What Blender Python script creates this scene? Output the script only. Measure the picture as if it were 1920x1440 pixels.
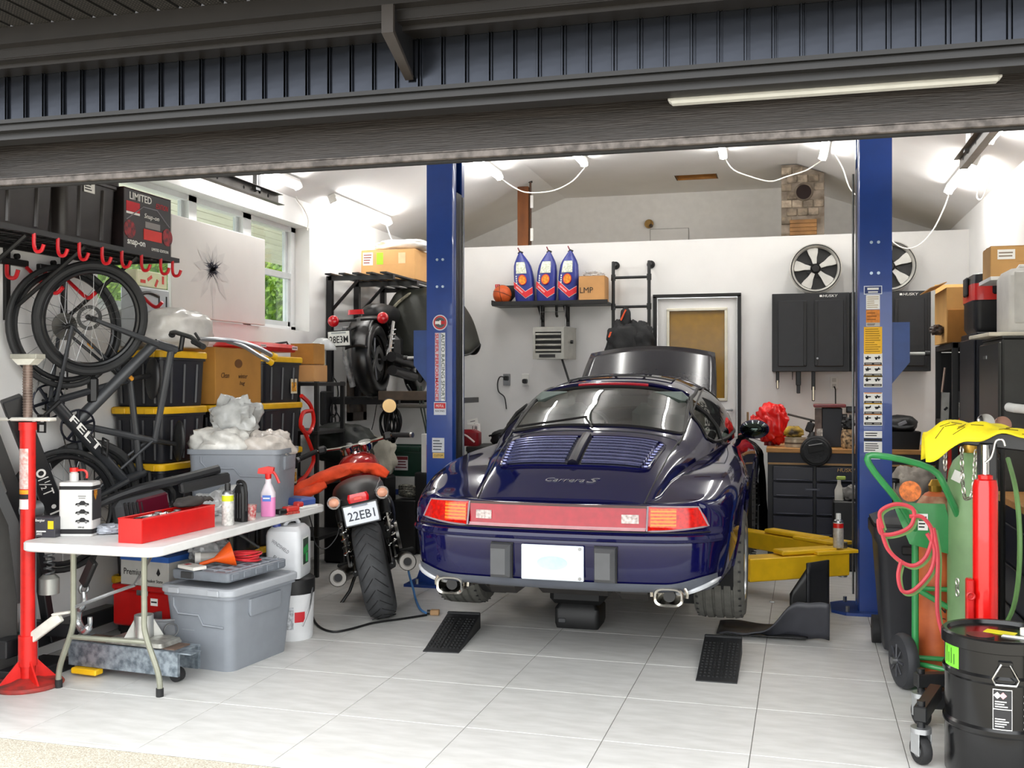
import bpy, bmesh, math, random
from mathutils import Vector, Matrix, Euler, noise
random.seed(7)
PI = math.pi
SC = bpy.context.scene
for o in list(bpy.data.objects): bpy.data.objects.remove(o, do_unlink=True)
COL = SC.collection
# ---------------------------------------------------------------- camera, world, exposure
F = 1920.0; TH = math.radians(15.0); H = 1.5
cT, sT = math.cos(TH), math.sin(TH)
cam_d = bpy.data.cameras.new('camera'); cam = bpy.data.objects.new('camera', cam_d); COL.objects.link(cam)
cam.location = (0, 0, H); cam.rotation_euler = (PI/2, 0, TH)
cam_d.sensor_width = 36.0; cam_d.lens = 36.0*F/1920.0; cam_d.clip_start = 0.05; cam_d.clip_end = 200
SC.camera = cam
world = bpy.data.worlds.new('overcast_sky'); SC.world = world; world.use_nodes = True
wn = world.node_tree
wn.nodes['Background'].inputs[0].default_value = (0.97, 0.99, 1.0, 1)
wn.nodes['Background'].inputs[1].default_value = 3.8
TUBE = 32.0                      # emission of the fluorescent tubes
vs = SC.view_settings
vs.view_transform = 'Standard'; vs.look = 'None'; vs.gamma = 1.0; vs.use_curve_mapping = False
vs.exposure = 0.16

def W(x, y, d):                  # photo pixel + depth along the view axis -> point
    u = (x-960)/F*d
    return Vector((u*cT-d*sT, u*sT+d*cT, H+(720-y)/F*d))
def PZ(x, y, z=0.0): return W(x, y, F*(H-z)/(y-720.0))     # on a horizontal plane
def PY(x, y, Y): u = (x-960)/F; return W(x, y, Y/(u*sT+cT))  # on a plane parallel to the back wall
def PX(x, y, X): u = (x-960)/F; return W(x, y, X/(u*cT-sT))  # on a plane parallel to the side walls

# ---------------------------------------------------------------- materials
_m = {}
def lin(h):
    h = h.lstrip('#')
    if len(h) == 3: h = ''.join(c*2 for c in h)
    r = []
    for i in (0, 2, 4):
        v = int(h[i:i+2], 16)/255
        r.append(v/12.92 if v <= .04045 else ((v+.055)/1.055)**2.4)
    return tuple(r)+(1,)
def mt(hexc, r=.5, m=0., n=.06, s=12., b=0., bs=60., coat=0., em=0., tr=0., al=1., hex2=None, st=(1,1,1), ior=1.45, spec=.5):
    """procedural surface: base colour varied by noise, optional fine bump, metal, coat, emission"""
    k = (hexc, r, m, n, s, b, bs, coat, em, tr, al, hex2, st, ior, spec)
    if k in _m: return _m[k]
    M = bpy.data.materials.new('surface_%03d' % len(_m)); M.use_nodes = True
    nt = M.node_tree; p = nt.nodes['Principled BSDF']
    c = lin(hexc)
    p.inputs['Roughness'].default_value = r; p.inputs['Metallic'].default_value = m
    p.inputs['Specular IOR Level'].default_value = spec
    if coat: p.inputs['Coat Weight'].default_value = coat; p.inputs['Coat Roughness'].default_value = .03
    if tr: p.inputs['Transmission Weight'].default_value = tr; p.inputs['IOR'].default_value = ior
    if al < 1: p.inputs['Alpha'].default_value = al
    if em: p.inputs['Emission Color'].default_value = c; p.inputs['Emission Strength'].default_value = em
    tc = nt.nodes.new('ShaderNodeTexCoord'); mp = nt.nodes.new('ShaderNodeMapping')
    mp.inputs['Scale'].default_value = st
    nt.links.new(tc.outputs['Object'], mp.inputs['Vector'])
    no = nt.nodes.new('ShaderNodeTexNoise'); no.inputs['Scale'].default_value = s; no.inputs['Detail'].default_value = 4
    nt.links.new(mp.outputs[0], no.inputs['Vector'])
    cr = nt.nodes.new('ShaderNodeValToRGB')
    c2 = lin(hex2) if hex2 else tuple(max(0, min(1, v*(1-n*1.6))) for v in c[:3])+(1,)
    c1 = c if hex2 else tuple(max(0, min(1, v*(1+n))) for v in c[:3])+(1,)
    cr.color_ramp.elements[0].position = .35; cr.color_ramp.elements[1].position = .65
    cr.color_ramp.elements[0].color = c2; cr.color_ramp.elements[1].color = c1
    nt.links.new(no.outputs[0], cr.inputs[0]); nt.links.new(cr.outputs[0], p.inputs['Base Color'])
    if b:
        n2 = nt.nodes.new('ShaderNodeTexNoise'); n2.inputs['Scale'].default_value = bs; n2.inputs['Detail'].default_value = 3
        nt.links.new(mp.outputs[0], n2.inputs['Vector'])
        bu = nt.nodes.new('ShaderNodeBump'); bu.inputs['Strength'].default_value = b; bu.inputs['Distance'].default_value = .01
        nt.links.new(n2.outputs[0], bu.inputs['Height']); nt.links.new(bu.outputs[0], p.inputs['Normal'])
    _m[k] = M
    return M
BLK = mt('#141415', .45, n=.1); BLKM = mt('#18181a', .35, n=.08, b=.05); RUB = mt('#1d1d1e', .75, n=.15, b=.2)
WHT = mt('#ecebe8', .5, n=.02); GRYP = mt('#858a91', .5, n=.03); YEL = mt('#e9b916', .45, n=.05)
RED = mt('#d01b12', .35, n=.05, coat=.3); CHR = mt('#d8d8d6', .12, 1., n=.03); STL = mt('#9a9b9c', .35, .9, n=.12)
GALV = mt('#a9b4bd', .45, .7, n=.25, s=30, hex2='#6c7780'); CARD = mt('#c2905a', .8, n=.07, s=4); WOOD = mt('#b98548', .55, n=.12, s=6, st=(1,8,8))
PAPER = mt('#efeee9', .7, n=.02); INK = mt('#1a1a1c', .7, n=.02); REDI = mt('#c8202a', .6, n=.03); DKG = mt('#3a3b3d', .5, n=.08)
GLS = mt('#ffffff', .02, n=0., tr=1., ior=1.45)

def thin_glass(hexc, refl=.5):
    """thin pane: tinted see-through mixed with a fresnel mirror"""
    M = bpy.data.materials.new('thin_glass'); M.use_nodes = True; nt = M.node_tree; nt.nodes.remove(nt.nodes['Principled BSDF'])
    out = nt.nodes['Material Output']; mx = nt.nodes.new('ShaderNodeMixShader'); tr = nt.nodes.new('ShaderNodeBsdfTransparent'); gl = nt.nodes.new('ShaderNodeBsdfGlossy'); fr = nt.nodes.new('ShaderNodeLayerWeight'); pw = nt.nodes.new('ShaderNodeMath'); ad = nt.nodes.new('ShaderNodeMath')
    no = nt.nodes.new('ShaderNodeTexNoise'); no.inputs['Scale'].default_value = 3; mr = nt.nodes.new('ShaderNodeMix'); mr.data_type = 'RGBA'; c = lin(hexc)
    mr.inputs[6].default_value = c; mr.inputs[7].default_value = tuple(v*.97 for v in c[:3])+(1,); nt.links.new(no.outputs[0], mr.inputs[0]); nt.links.new(mr.outputs[2], tr.inputs[0])
    gl.inputs['Roughness'].default_value = .01; fr.inputs[0].default_value = .5; pw.operation = 'POWER'; pw.inputs[1].default_value = 4.; ad.operation = 'MULTIPLY_ADD'; ad.inputs[1].default_value = .9; ad.inputs[2].default_value = refl*.12
    nt.links.new(fr.outputs['Facing'], pw.inputs[0]); nt.links.new(pw.outputs[0], ad.inputs[0])
    nt.links.new(ad.outputs[0], mx.inputs[0]); nt.links.new(tr.outputs[0], mx.inputs[1]); nt.links.new(gl.outputs[0], mx.inputs[2]); nt.links.new(mx.outputs[0], out.inputs[0])
    return M

# ---------------------------------------------------------------- mesh builder
def frame(d):
    d = Vector(d).normalized(); a = Vector((0, 0, 1)) if abs(d.z) < .9 else Vector((1, 0, 0))
    x = a.cross(d).normalized(); return x, d.cross(x), d
def rotm(rx=0, ry=0, rz=0): return Euler((math.radians(rx), math.radians(ry), math.radians(rz))).to_matrix().to_4x4()
class B:
    def __init__(s): s.v = []; s.f = []; s.t = None
    def add(s, vs, fs):
        o = len(s.v)
        s.v += [(s.t @ Vector(v)) if s.t else Vector(v) for v in vs]
        s.f += [tuple(i+o for i in f) for f in fs]; return s
    def box(s, c, sz, r=0., R=None):
        hx, hy, hz = (k/2 for k in sz); r = min(r, hx*.98, hy*.98, hz*.98)
        if r <= 0:
            vs = [(x, y, z) for x in (-hx, hx) for y in (-hy, hy) for z in (-hz, hz)]
            fs = [(0,1,3,2), (4,6,7,5), (0,4,5,1), (2,3,7,6), (0,2,6,4), (1,5,7,3)]
        else:
            vs = []; ix = {}
            for a in range(3):
                for sx in (-1, 1):
                    for sy in (-1, 1):
                        for sg in (-1, 1):
                            q = [sx*hx, sy*hy, sg*hz]; sgn = (sx, sy, sg)
                            for k in range(3):
                                if k != a: q[k] -= sgn[k]*r
                            ix[(a,)+sgn] = len(vs); vs.append(tuple(q))
            fs = []
            for a in range(3):
                b_, c_ = [k for k in range(3) if k != a]
                for sg in (-1, 1):
                    loop = []
                    for (p, q) in ((-1,-1), (1,-1), (1,1), (-1,1)):
                        t = [0, 0, 0]; t[a] = sg; t[b_] = p; t[c_] = q; loop.append(ix[(a,)+tuple(t)])
                    fs.append(tuple(loop))
            for a, b_ in ((0,1), (0,2), (1,2)):
                c_ = 3-a-b_
                for p in (-1, 1):
                    for q in (-1, 1):
                        t0 = [0,0,0]; t0[a] = p; t0[b_] = q; t1 = list(t0); t0[c_] = -1; t1[c_] = 1
                        fs.append((ix[(a,)+tuple(t0)], ix[(b_,)+tuple(t0)], ix[(b_,)+tuple(t1)], ix[(a,)+tuple(t1)]))
            for sx in (-1, 1):
                for sy in (-1, 1):
                    for sg in (-1, 1): fs.append(tuple(ix[(a, sx, sy, sg)] for a in range(3)))
        M = Matrix.Translation(Vector(c))
        if R is not None: M = M @ R
        return s.add([M @ Vector(v) for v in vs], fs)
    def cyl(s, p0, p1, r0, r1=None, n=16, cap=True):
        r1 = r0 if r1 is None else r1; p0 = Vector(p0); p1 = Vector(p1); x, y, d = frame(p1-p0)
        vs = []; fs = []
        for p, r in ((p0, r0), (p1, r1)):
            for i in range(n): a = 2*PI*i/n; vs.append(p+x*(r*math.cos(a))+y*(r*math.sin(a)))
        for i in range(n): j = (i+1) % n; fs.append((i, j, n+j, n+i))
        if cap: fs.append(tuple(range(n))[::-1]); fs.append(tuple(range(n, 2*n)))
        return s.add(vs, fs)
    def tube(s, pts, r, n=8, closed=False, cap=True):
        P = [Vector(p) for p in pts]; N = len(P); rr = r if isinstance(r, (list, tuple)) else [r]*N
        vs = []; fs = []; x = None
        for k in range(N):
            a = P[(k-1) % N] if (closed or k > 0) else P[k]; b = P[(k+1) % N] if (closed or k < N-1) else P[k]
            d = (b-a); d = d.normalized() if d.length > 1e-9 else Vector((0, 0, 1))
            if x is None: x, y, _ = frame(d)
            else:
                x = x-d*x.dot(d); x = x.normalized() if x.length > 1e-6 else frame(d)[0]; y = d.cross(x)
            for i in range(n): t = 2*PI*i/n; vs.append(P[k]+x*(rr[k]*math.cos(t))+y*(rr[k]*math.sin(t)))
        for k in range(N if closed else N-1):
            k2 = (k+1) % N
            for i in range(n): j = (i+1) % n; fs.append((k*n+i, k*n+j, k2*n+j, k2*n+i))
        if cap and not closed: fs.append(tuple(range(n))[::-1]); fs.append(tuple((N-1)*n+i for i in range(n)))
        return s.add(vs, fs)
    def lathe(s, prof, o=(0,0,0), ax=(0,0,1), n=24, sx=1., sy=1., cap=True):
        x, y, d = frame(ax); o = Vector(o); vs = []; fs = []
        if tuple(ax) == (0,0,1): x, y = Vector((1,0,0)), Vector((0,1,0))
        for r, z in prof:
            for i in range(n): a = 2*PI*i/n; vs.append(o+x*(r*sx*math.cos(a))+y*(r*sy*math.sin(a))+d*z)
        m = len(prof)
        for k in range(m-1):
            for i in range(n): j = (i+1) % n; fs.append((k*n+i, k*n+j, (k+1)*n+j, (k+1)*n+i))
        if cap and prof[0][0] > 1e-6: fs.append(tuple(range(n))[::-1])
        if cap and prof[-1][0] > 1e-6: fs.append(tuple((m-1)*n+i for i in range(n)))
        return s.add(vs, fs)
    def prism(s, poly, o, ux, uy, th):
        """polygon in the plane (ux,uy) at o, extruded by th along ux x uy"""
        ux = Vector(ux); uy = Vector(uy); nn = ux.cross(uy).normalized()*th; o = Vector(o); n = len(poly)
        vs = [o+ux*a+uy*b for a, b in poly]; vs += [v+nn for v in vs]
        fs = [tuple(range(n))[::-1], tuple(range(n, 2*n))]+[(i, (i+1) % n, n+(i+1) % n, n+i) for i in range(n)]
        return s.add(vs, fs)
    def sph(s, c, r, n=16, m=10, R=None):
        rx, ry, rz = r if isinstance(r, (list, tuple)) else (r, r, r)
        vs = []; fs = []
        for k in range(m+1):
            p = PI*k/m
            for i in range(n):
                a = 2*PI*i/n; q = Vector((rx*math.sin(p)*math.cos(a), ry*math.sin(p)*math.sin(a), rz*math.cos(p)))
                if R is not None: q = R @ q
                vs.append(Vector(c)+q)
        for k in range(m):
            for i in range(n): j = (i+1) % n; fs.append((k*n+i, (k+1)*n+i, (k+1)*n+j, k*n+j))
        return s.add(vs, fs)
    def tor(s, c, R, r, ax=(0,0,1), n=40, m=10, a0=0., a1=2*PI, rx=None):
        x, y, d = frame(ax); c = Vector(c)
        full = abs(a1-a0-2*PI) < 1e-6; k = n if full else n+1
        return s.tube([c+x*(R*math.cos(a0+(a1-a0)*i/n))+y*((rx or R)*math.sin(a0+(a1-a0)*i/n)) for i in range(k)], r, m, closed=full)
    def grid(s, fn, nu, nv, cu=False, cv=False):
        vs = [fn(i/nu, j/nv) for i in range(nu+(0 if cu else 1)) for j in range(nv+(0 if cv else 1))]
        A = nu if cu else nu+1; C = nv if cv else nv+1; fs = []
        for i in range(nu):
            for j in range(nv):
                fs.append((i*C+j, ((i+1) % A)*C+j, ((i+1) % A)*C+(j+1) % C, i*C+(j+1) % C))
        return s.add(vs, fs)
    def rr(s, rings, o=(0,0,0), k=4, cap=(True, True)):
        """stack of rounded rectangles (w, d, r, z[, dx, dy])"""
        o = Vector(o); vs = []; fs = []; n = 4*(k+1)
        for q in rings:
            w, d, r, z = q[:4]; dx, dy = (q[4], q[5]) if len(q) > 4 else (0, 0); r = min(r, w/2-1e-4, d/2-1e-4)
            for (sx, sy, a0) in ((1, 1, 0), (-1, 1, PI/2), (-1, -1, PI), (1, -1, 1.5*PI)):
                for i in range(k+1):
                    a = a0+PI/2*i/k; vs.append(o+Vector((sx*(w/2-r)+r*math.cos(a)+dx, sy*(d/2-r)+r*math.sin(a)+dy, z)))
        m = len(rings)
        for j in range(m-1):
            for i in range(n): i2 = (i+1) % n; fs.append((j*n+i, j*n+i2, (j+1)*n+i2, (j+1)*n+i))
        if cap[0]: fs.append(tuple(range(n))[::-1])
        if cap[1]: fs.append(tuple((m-1)*n+i for i in range(n)))
        return s.add(vs, fs)
    def blob(s, c, r, amp=.15, fr=3., seed=0, n=36, m=22, e=.75, flat=True):
        """crumpled bag: superellipsoid pushed about by noise, flat underneath"""
        c = Vector(c); vs = []; fs = []; so = Vector((seed*7.3, seed*3.1, seed*1.7))
        pw = lambda v: math.copysign(abs(v)**e, v)
        for k in range(m+1):
            p = PI*k/m
            for i in range(n):
                a = 2*PI*i/n; q = Vector((pw(math.sin(p))*pw(math.cos(a)), pw(math.sin(p))*pw(math.sin(a)), pw(math.cos(p))))
                nz = noise.noise(q*fr+so)+.5*noise.noise(q*fr*2.3+so)+.3*(1-2*abs(noise.noise(q*fr*1.6+so*2)))
                g = q*(1+amp*nz); v = Vector((g.x*r[0], g.y*r[1], g.z*r[2]))
                if flat: v.z = max(v.z, -r[2]*.92)
                vs.append(c+v)
        for k in range(m):
            for i in range(n): j = (i+1) % n; fs.append((k*n+i, (k+1)*n+i, (k+1)*n+j, k*n+j))
        return s.add(vs, fs)
    def ob(s, name, mat, parent=None, sm=.6, th=0.):
        me = bpy.data.meshes.new(name); me.from_pydata(s.v, [], s.f)
        bm = bmesh.new(); bm.from_mesh(me)
        bmesh.ops.remove_doubles(bm, verts=bm.verts, dist=1e-5)
        bmesh.ops.recalc_face_normals(bm, faces=bm.faces); bm.to_mesh(me); bm.free()
        if sm: me.shade_smooth(); me.set_sharp_from_angle(angle=sm)
        me.materials.append(mat)
        o = bpy.data.objects.new(name, me); COL.objects.link(o)
        if parent is not None: o.parent = parent
        if th: md = o.modifiers.new('thickness', 'SOLIDIFY'); md.thickness = th; md.offset = 0
        return o
def tag(o, label=None, cat=None, group=None, kind=None):
    if label: o['label'] = label
    if cat: o['category'] = cat
    if group: o['group'] = group
    if kind: o['kind'] = kind
    return o
def T(name, label, cat, loc=(0,0,0), rz=0, group=None, R=None, kind=None):
    o = bpy.data.objects.new(name, None); COL.objects.link(o); o.empty_display_size = .05
    o.location = loc; o.rotation_euler = R if R else (0, 0, math.radians(rz))
    return tag(o, label, cat, group, kind)
def S(name, b, mat, parent=None, sm=.6):
    o = b.ob(name, mat, parent, sm)
    if parent is None: o['kind'] = 'structure'
    return o
def bx(c, sz, r=0., R=None): return B().box(c, sz, r, R)
def cy(p0, p1, r0, r1=None, n=16): return B().cyl(p0, p1, r0, r1, n)
def tb(pts, r, n=8, closed=False): return B().tube(pts, r, n, closed)
def dup(root, loc, rz=None, label=None, group=None):
    r = root.copy(); COL.objects.link(r); r.location = loc
    if rz is not None: r.rotation_euler = (0, 0, math.radians(rz))
    if label: r['label'] = label
    if group: r['group'] = group
    for ch in list(root.children):
        c = ch.copy(); COL.objects.link(c); c.parent = r
        for g in list(ch.children): d = g.copy(); COL.objects.link(d); d.parent = c
    return r
def spl(pts, k=6):
    """Catmull-Rom through points"""
    P = [Vector(p) for p in pts]; out = []
    for i in range(len(P)-1):
        a = P[max(i-1, 0)]; b = P[i]; c = P[i+1]; d = P[min(i+2, len(P)-1)]
        for j in range(k):
            t = j/k; out.append(.5*((2*b)+(c-a)*t+(2*a-5*b+4*c-d)*t*t+(3*b-a-3*c+d)*t*t*t))
    return out+[P[-1]]
def pl(xs, ys, x):
    """piecewise smooth interpolation (monotone-ish cosine-free Hermite)"""
    if x <= xs[0]: return ys[0]
    if x >= xs[-1]: return ys[-1]
    n = len(xs)
    for i in range(n-1):
        if x <= xs[i+1]:
            def sl(j):
                if j <= 0 or j >= n-1:
                    j0 = max(j-1, 0); j1 = min(j+1, n-1); return (ys[j1]-ys[j0])/(xs[j1]-xs[j0])
                a = (ys[j]-ys[j-1])/(xs[j]-xs[j-1]); b = (ys[j+1]-ys[j])/(xs[j+1]-xs[j])
                return 0 if a*b <= 0 else 2*a*b/(a+b)
            h = xs[i+1]-xs[i]; t = (x-xs[i])/h
            return (1+2*t)*(1-t)**2*ys[i]+t*(1-t)**2*h*sl(i)+t*t*(3-2*t)*ys[i+1]+t*t*(t-1)*h*sl(i+1)
_fc = {}
def txt(s, parent, loc, R, h=.02, w=None, mat=None, name='lettering', shear=0., ext=.0006, bold=0.):
    """flat lettering, centred at loc in the parent's space; R turns the XY text plane"""
    k = (s, shear, bold)
    if k not in _fc:
        cu = bpy.data.curves.new('t', 'FONT'); cu.body = s; cu.align_x = 'CENTER'; cu.align_y = 'CENTER'; cu.shear = shear
        cu.size = 1; cu.extrude = .01; cu.resolution_u = 2; cu.offset = bold
        to = bpy.data.objects.new('t', cu); COL.objects.link(to); dg = bpy.context.evaluated_depsgraph_get()
        me = bpy.data.meshes.new_from_object(to.evaluated_get(dg)); bpy.data.objects.remove(to, do_unlink=True)
        xs = [v.co.x for v in me.vertices]; ys = [v.co.y for v in me.vertices]
        _fc[k] = ([v.co.copy() for v in me.vertices], [tuple(p.vertices) for p in me.polygons], min(xs), max(xs), min(ys), max(ys))
    vs, fs, x0, x1, y0, y1 = _fc[k]
    sy = h/(y1-y0); sx = (w/(x1-x0)) if w else sy
    b = B(); b.add([((v.x-(x0+x1)/2)*sx, (v.y-(y0+y1)/2)*sy, v.z/.01*ext) for v in vs], fs)
    o = b.ob(name, mat or INK, parent, sm=0)
    o.matrix_local = Matrix.Translation(Vector(loc)) @ (R if R is not None else Matrix())
    return o
RF = Matrix(((1,0,0,0), (0,0,-1,0), (0,1,0,0), (0,0,0,1)))          # text facing -Y (towards the camera)
RR = Matrix(((0,0,1,0), (1,0,0,0), (0,1,0,0), (0,0,0,1)))           # text facing +X
RL = Matrix(((0,0,-1,0), (-1,0,0,0), (0,1,0,0), (0,0,0,1)))         # text facing -X
def sticker(parent, loc, R, w, h, mat, lines=0, ink=None, name='sticker', t=.0008, seed=0):
    """a flat printed label: a thin plate with rows of fine print"""
    b = bx((0,0,0), (w, h, t)); o = b.ob(name, mat, parent); o.matrix_local = Matrix.Translation(Vector(loc)) @ (R if R is not None else Matrix())
    if lines:
        rn = random.Random(seed); b = B(); sp = h/(lines+1)
        for i in range(lines):
            ww = w*(.5+.35*rn.random()); b.box((-(w*.85-ww)/2, h/2-sp*(i+1), t*.7), (ww, sp*.42, t*.6))
        b.ob('fine_print', ink or INK, o)
    return o
# ================================================================ STRUCTURE
XL, XR, YB, YF = -3.96, 1.61, 10.1, 3.64
def zc(X):                        # vaulted ceiling height
    if X < -2.45: return 3.05+(X-XL)*(.58/1.51)
    if X > .10: return 3.63-(X-.10)*(.56/1.51)
    return 3.63
WALLM = mt('#e9e8e6', .75, n=.015, s=3, b=.06, bs=90)
CEILM = mt('#f2f1f0', .8, n=.02, s=2, b=.05, bs=60)
# floor and its tiles
grout = mt('#6d6b66', .9)
fl = S('floor', bx(((XL+XR)/2, (YF+YB+1.6)/2, -.055), (XR-XL+.3, YB-YF+1.6, .104)), grout)
tilem = mt('#d9d8d5', .42, n=.05, s=5, hex2='#cac9c5', b=.05, bs=120, st=(1, 3.5, 1))
O0 = Vector((-.132, 4.864)); e2 = Vector((.0158, .99988)); e1 = Vector((.99988, -.0158)); TW, TL = .607, .612
shared = None
for i in range(-8, 4):
    for j in range(-3, 10):
        cs = [O0+e1*((i+a)*TW)+e2*((j+b)*TL) for a, b in ((0,0), (1,0), (1,1), (0,1))]
        g = .0016
        cs = [cs[k]+e1*(g*(1, -1, -1, 1)[k])+e2*(g*(1, 1, -1, -1)[k]) for k in range(4)]
        cl = [Vector((min(max(c.x, XL+.004), XR-.004), min(max(c.y, YF), YB-.004))) for c in cs]
        if (cl[1]-cl[0]).length < .02 or (cl[3]-cl[0]).length < .02: continue
        ce = sum(cl, Vector((0, 0)))/4
        full = all((a-b).length < 1e-6 for a, b in zip(cs, cl))
        if full and shared:
            o = bpy.data.objects.new('floor_tile', shared); COL.objects.link(o); o.parent = fl
        else:
            top = [(c.x-ce.x, c.y-ce.y, 0) for c in cl]; inn = [(x*.997, y*.997, 0) for x, y, _ in top]
            lo = [(x, y, -.0015) for x, y, _ in top]; bt = [(x, y, -.006) for x, y, _ in top]
            vs = inn+lo+bt; fs = [(0,1,2,3)]+[(k, (k+1) % 4, 4+(k+1) % 4, 4+k)[::-1] for k in range(4)]+[(4+k, 4+(k+1) % 4, 8+(k+1) % 4, 8+k)[::-1] for k in range(4)]
            b = B(); b.add(vs, fs); o = b.ob('floor_tile', tilem, fl, sm=0)
            if full: shared = o.data
        o.location = (ce.x, ce.y, 0)
drive = mt('#d8d2c4', .85, n=.2, s=160, hex2='#a59b88', b=.4, bs=180)
S('driveway', bx((-1, -18, -.054), (60, 2*(18+YF)-.002, .1)), drive)
# side walls
S('wall_right', bx((XR+.1, (YF+12.2)/2, 1.7), (.2, 12.2-YF, 3.5)), WALLM)
wl = B(); WY0, WY1, WZ0, WZ1 = 5.25, 8.05, 1.95, 2.84; th = .2
for (y0, y1, z0, z1) in ((YF-.04, 12.2, 0, WZ0), (YF-.04, 12.2, WZ1, 3.45), (YF-.04, WY0, WZ0, WZ1), (WY1, 12.2, WZ0, WZ1)):
    wl.box((XL-th/2, (y0+y1)/2, (z0+z1)/2), (th, y1-y0, z1-z0))
S('wall_left', wl, WALLM)
# back wall (low partition with an open loft behind it) and gable
bw = B(); DX0, DX1, DZ = -1.235, -.45, 2.355
for (x0, x1, z0, z1) in ((XL, DX0, 0, 2.91), (DX1, XR, 0, 2.91), (DX0, DX1, DZ, 2.91), (DX0, DX1, 0, .3)):
    bw.box(((x0+x1)/2, YB+.06, (z0+z1)/2), (x1-x0, .12, z1-z0))
S('wall_back', bw, WALLM)
S('floor_loft', bx(((XL+XR)/2, YB+.12+.65, 2.83), (XR-XL, 1.3, .1)), mt('#b9a98c', .8))
gb = B(); gpoly = [(XL-.2, 2.7), (XR+.2, 2.7), (XR+.2, zc(XR)), (XR, zc(XR)), (.1, 3.63), (-2.45, 3.63), (XL, zc(XL)), (XL-.2, zc(XL))]
gb.prism(gpoly, (0, 11.5+.1, 0), (1,0,0), (0,0,1), .1)
S('wall_gable', gb, mt('#ebeae8', .8, n=.02))
# ceiling, three planes with a hatch opening
cb = B(); CY0, CY1 = 3.7, 11.5
def ceil_piece(x0, x1, y0, y1):
    cb.add([(x0, y0, zc(x0)), (x1, y0, zc(x1)), (x1, y1, zc(x1)), (x0, y1, zc(x0)), (x0, y0, zc(x0)+.06), (x1, y0, zc(x1)+.06), (x1, y1, zc(x1)+.06), (x0, y1, zc(x0)+.06)],
           [(3,2,1,0), (4,5,6,7), (0,1,5,4), (1,2,6,5), (2,3,7,6), (3,0,4,7)])
VX0, VX1, VY0, VY1 = -1.10, -.69, 10.55, 10.8
ceil_piece(XL-.2, -2.45, CY0, CY1); ceil_piece(.1, XR+.2, CY0, CY1)
ceil_piece(-2.45, VX0, CY0, CY1); ceil_piece(VX1, .1, CY0, CY1); ceil_piece(VX0, VX1, CY0, VY0); ceil_piece(VX0, VX1, VY1, CY1)
S('ceiling', cb, CEILM)
h = T('ceiling_hatch', 'bare wooden vent opening framed in the flat white ceiling', 'vent', ((VX0+VX1)/2, (VY0+VY1)/2, 3.63))
wd = mt('#a06b2c', .7, n=.15, s=5)
for k in (-1, 1):
    bx((0, k*(VY1-VY0)/2, .05), (VX1-VX0+.02, .015, .1)).ob('frame_board', wd, h); bx((k*(VX1-VX0)/2, 0, .05), (.015, VY1-VY0, .1)).ob('frame_board', wd, h)
bx((0, 0, .09), (VX1-VX0, VY1-VY0, .02)).ob('cover_board', mt('#7a5222', .8, n=.2), h)
# ---- front wall: header with vertical metal siding, trims, overhang
SID = mt('#383b42', .22, .9, n=.15, s=2.2, b=.12, bs=6); BRN = mt('#1f1c1a', .4, .1, n=.08); BRN2 = mt('#332e2b', .45, n=.08)
fw = B(); fw.box(((XL+XR)/2, 3.68, 3.1), (XR-XL+.6, .12, 1.1))
fw.box((XL+.12, 3.68, 1.3), (.44, .12, 2.6)); fw.box((XR-.12, 3.68, 1.3), (.44, .12, 2.6))
fwo = S('wall_front', fw, BRN)
b = B(); sp = .092
b.add([(0,0,0), (.070,0,0), (.074,-.012,0), (.0795,-.012,0), (.082,.002,0), (.086,.002,0), (.0885,-.012,0), (.0905,-.012,0), (.092,0,0)]+
      [(0,0,.3), (.070,0,.3), (.074,-.012,.3), (.0795,-.012,.3), (.082,.002,.3), (.086,.002,.3), (.0885,-.012,.3), (.0905,-.012,.3), (.092,0,.3)],
      [(k, k+1, k+10, k+9) for k in range(8)])
pan = None
for k in range(64):
    if pan is None: o = b.ob('siding_panel', SID, fwo, sm=0); pan = o.data
    else: o = bpy.data.objects.new('siding_panel', pan); COL.objects.link(o); o.parent = fwo
    o.location = (XL-.3+k*sp, 3.612, 2.597)
t1 = B(); x0, x1 = XL-.4, XR+.4; L = x1-x0; xc = (x0+x1)/2
t1.box((xc, 3.585, 2.592), (L, .035, .016)).box((xc, 3.60, 2.572), (L, .03, .028)).box((xc, 3.575, 2.553), (L, .06, .012)).box((xc, 3.61, 2.535), (L, .05, .03)).box((xc, 3.625, 2.522), (L, .09, .008))
S('trim_1', t1, mt('#1d1c1c', .35, .2, n=.06))
t2 = B(); t2.box((xc, 3.395, 2.873), (L, .03, .066)).box((xc, 3.405, 2.842), (L, .055, .005)).box((xc, 3.45, 2.822), (L, .03, .036)).box((xc, 3.475, 2.803), (L, .07, .006)).box((xc, 3.505, 2.792), (L, .03, .018)).box((xc, 3.56, 2.80), (L, .1, .02))
S('trim_2', t2, BRN)
br = T('overhang_bracket', 'triangular dark steel bracket under the roof overhang above the door', 'bracket', (-1.36, 3.6, 2.64))
B().prism([(-.22, .20), (-.22, .105), (0, 0), (0, .20)], (-.012, 0, 0), (0,1,0), (0,0,1), .024).ob('gusset_plate', BLKM, br)
B().add([(-.022,-.225,.20), (.022,-.225,.20), (.022,-.225,.10), (-.022,-.225,.10), (-.016,-.004,-.005), (.016,-.004,-.005), (-.016,-.004,.01), (.016,-.004,.01), (-.022,-.21,.2), (.022,-.21,.2), (.022,-.21,.11), (-.022,-.21,.11)],
        [(0,1,2,3), (3,2,5,4), (0,3,11,8), (1,9,10,2), (2,10,7,5), (3,4,6,11), (4,5,7,6), (8,11,10,9), (11,6,7,10), (0,8,9,1)]).ob('flange', BRN2, br)
sf = S('ceiling_overhang', bx((xc, 3.13, 2.95), (L, .52, .06)), BLKM)
sofm = mt('#3a3836', .45, .2, n=.05)
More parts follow.
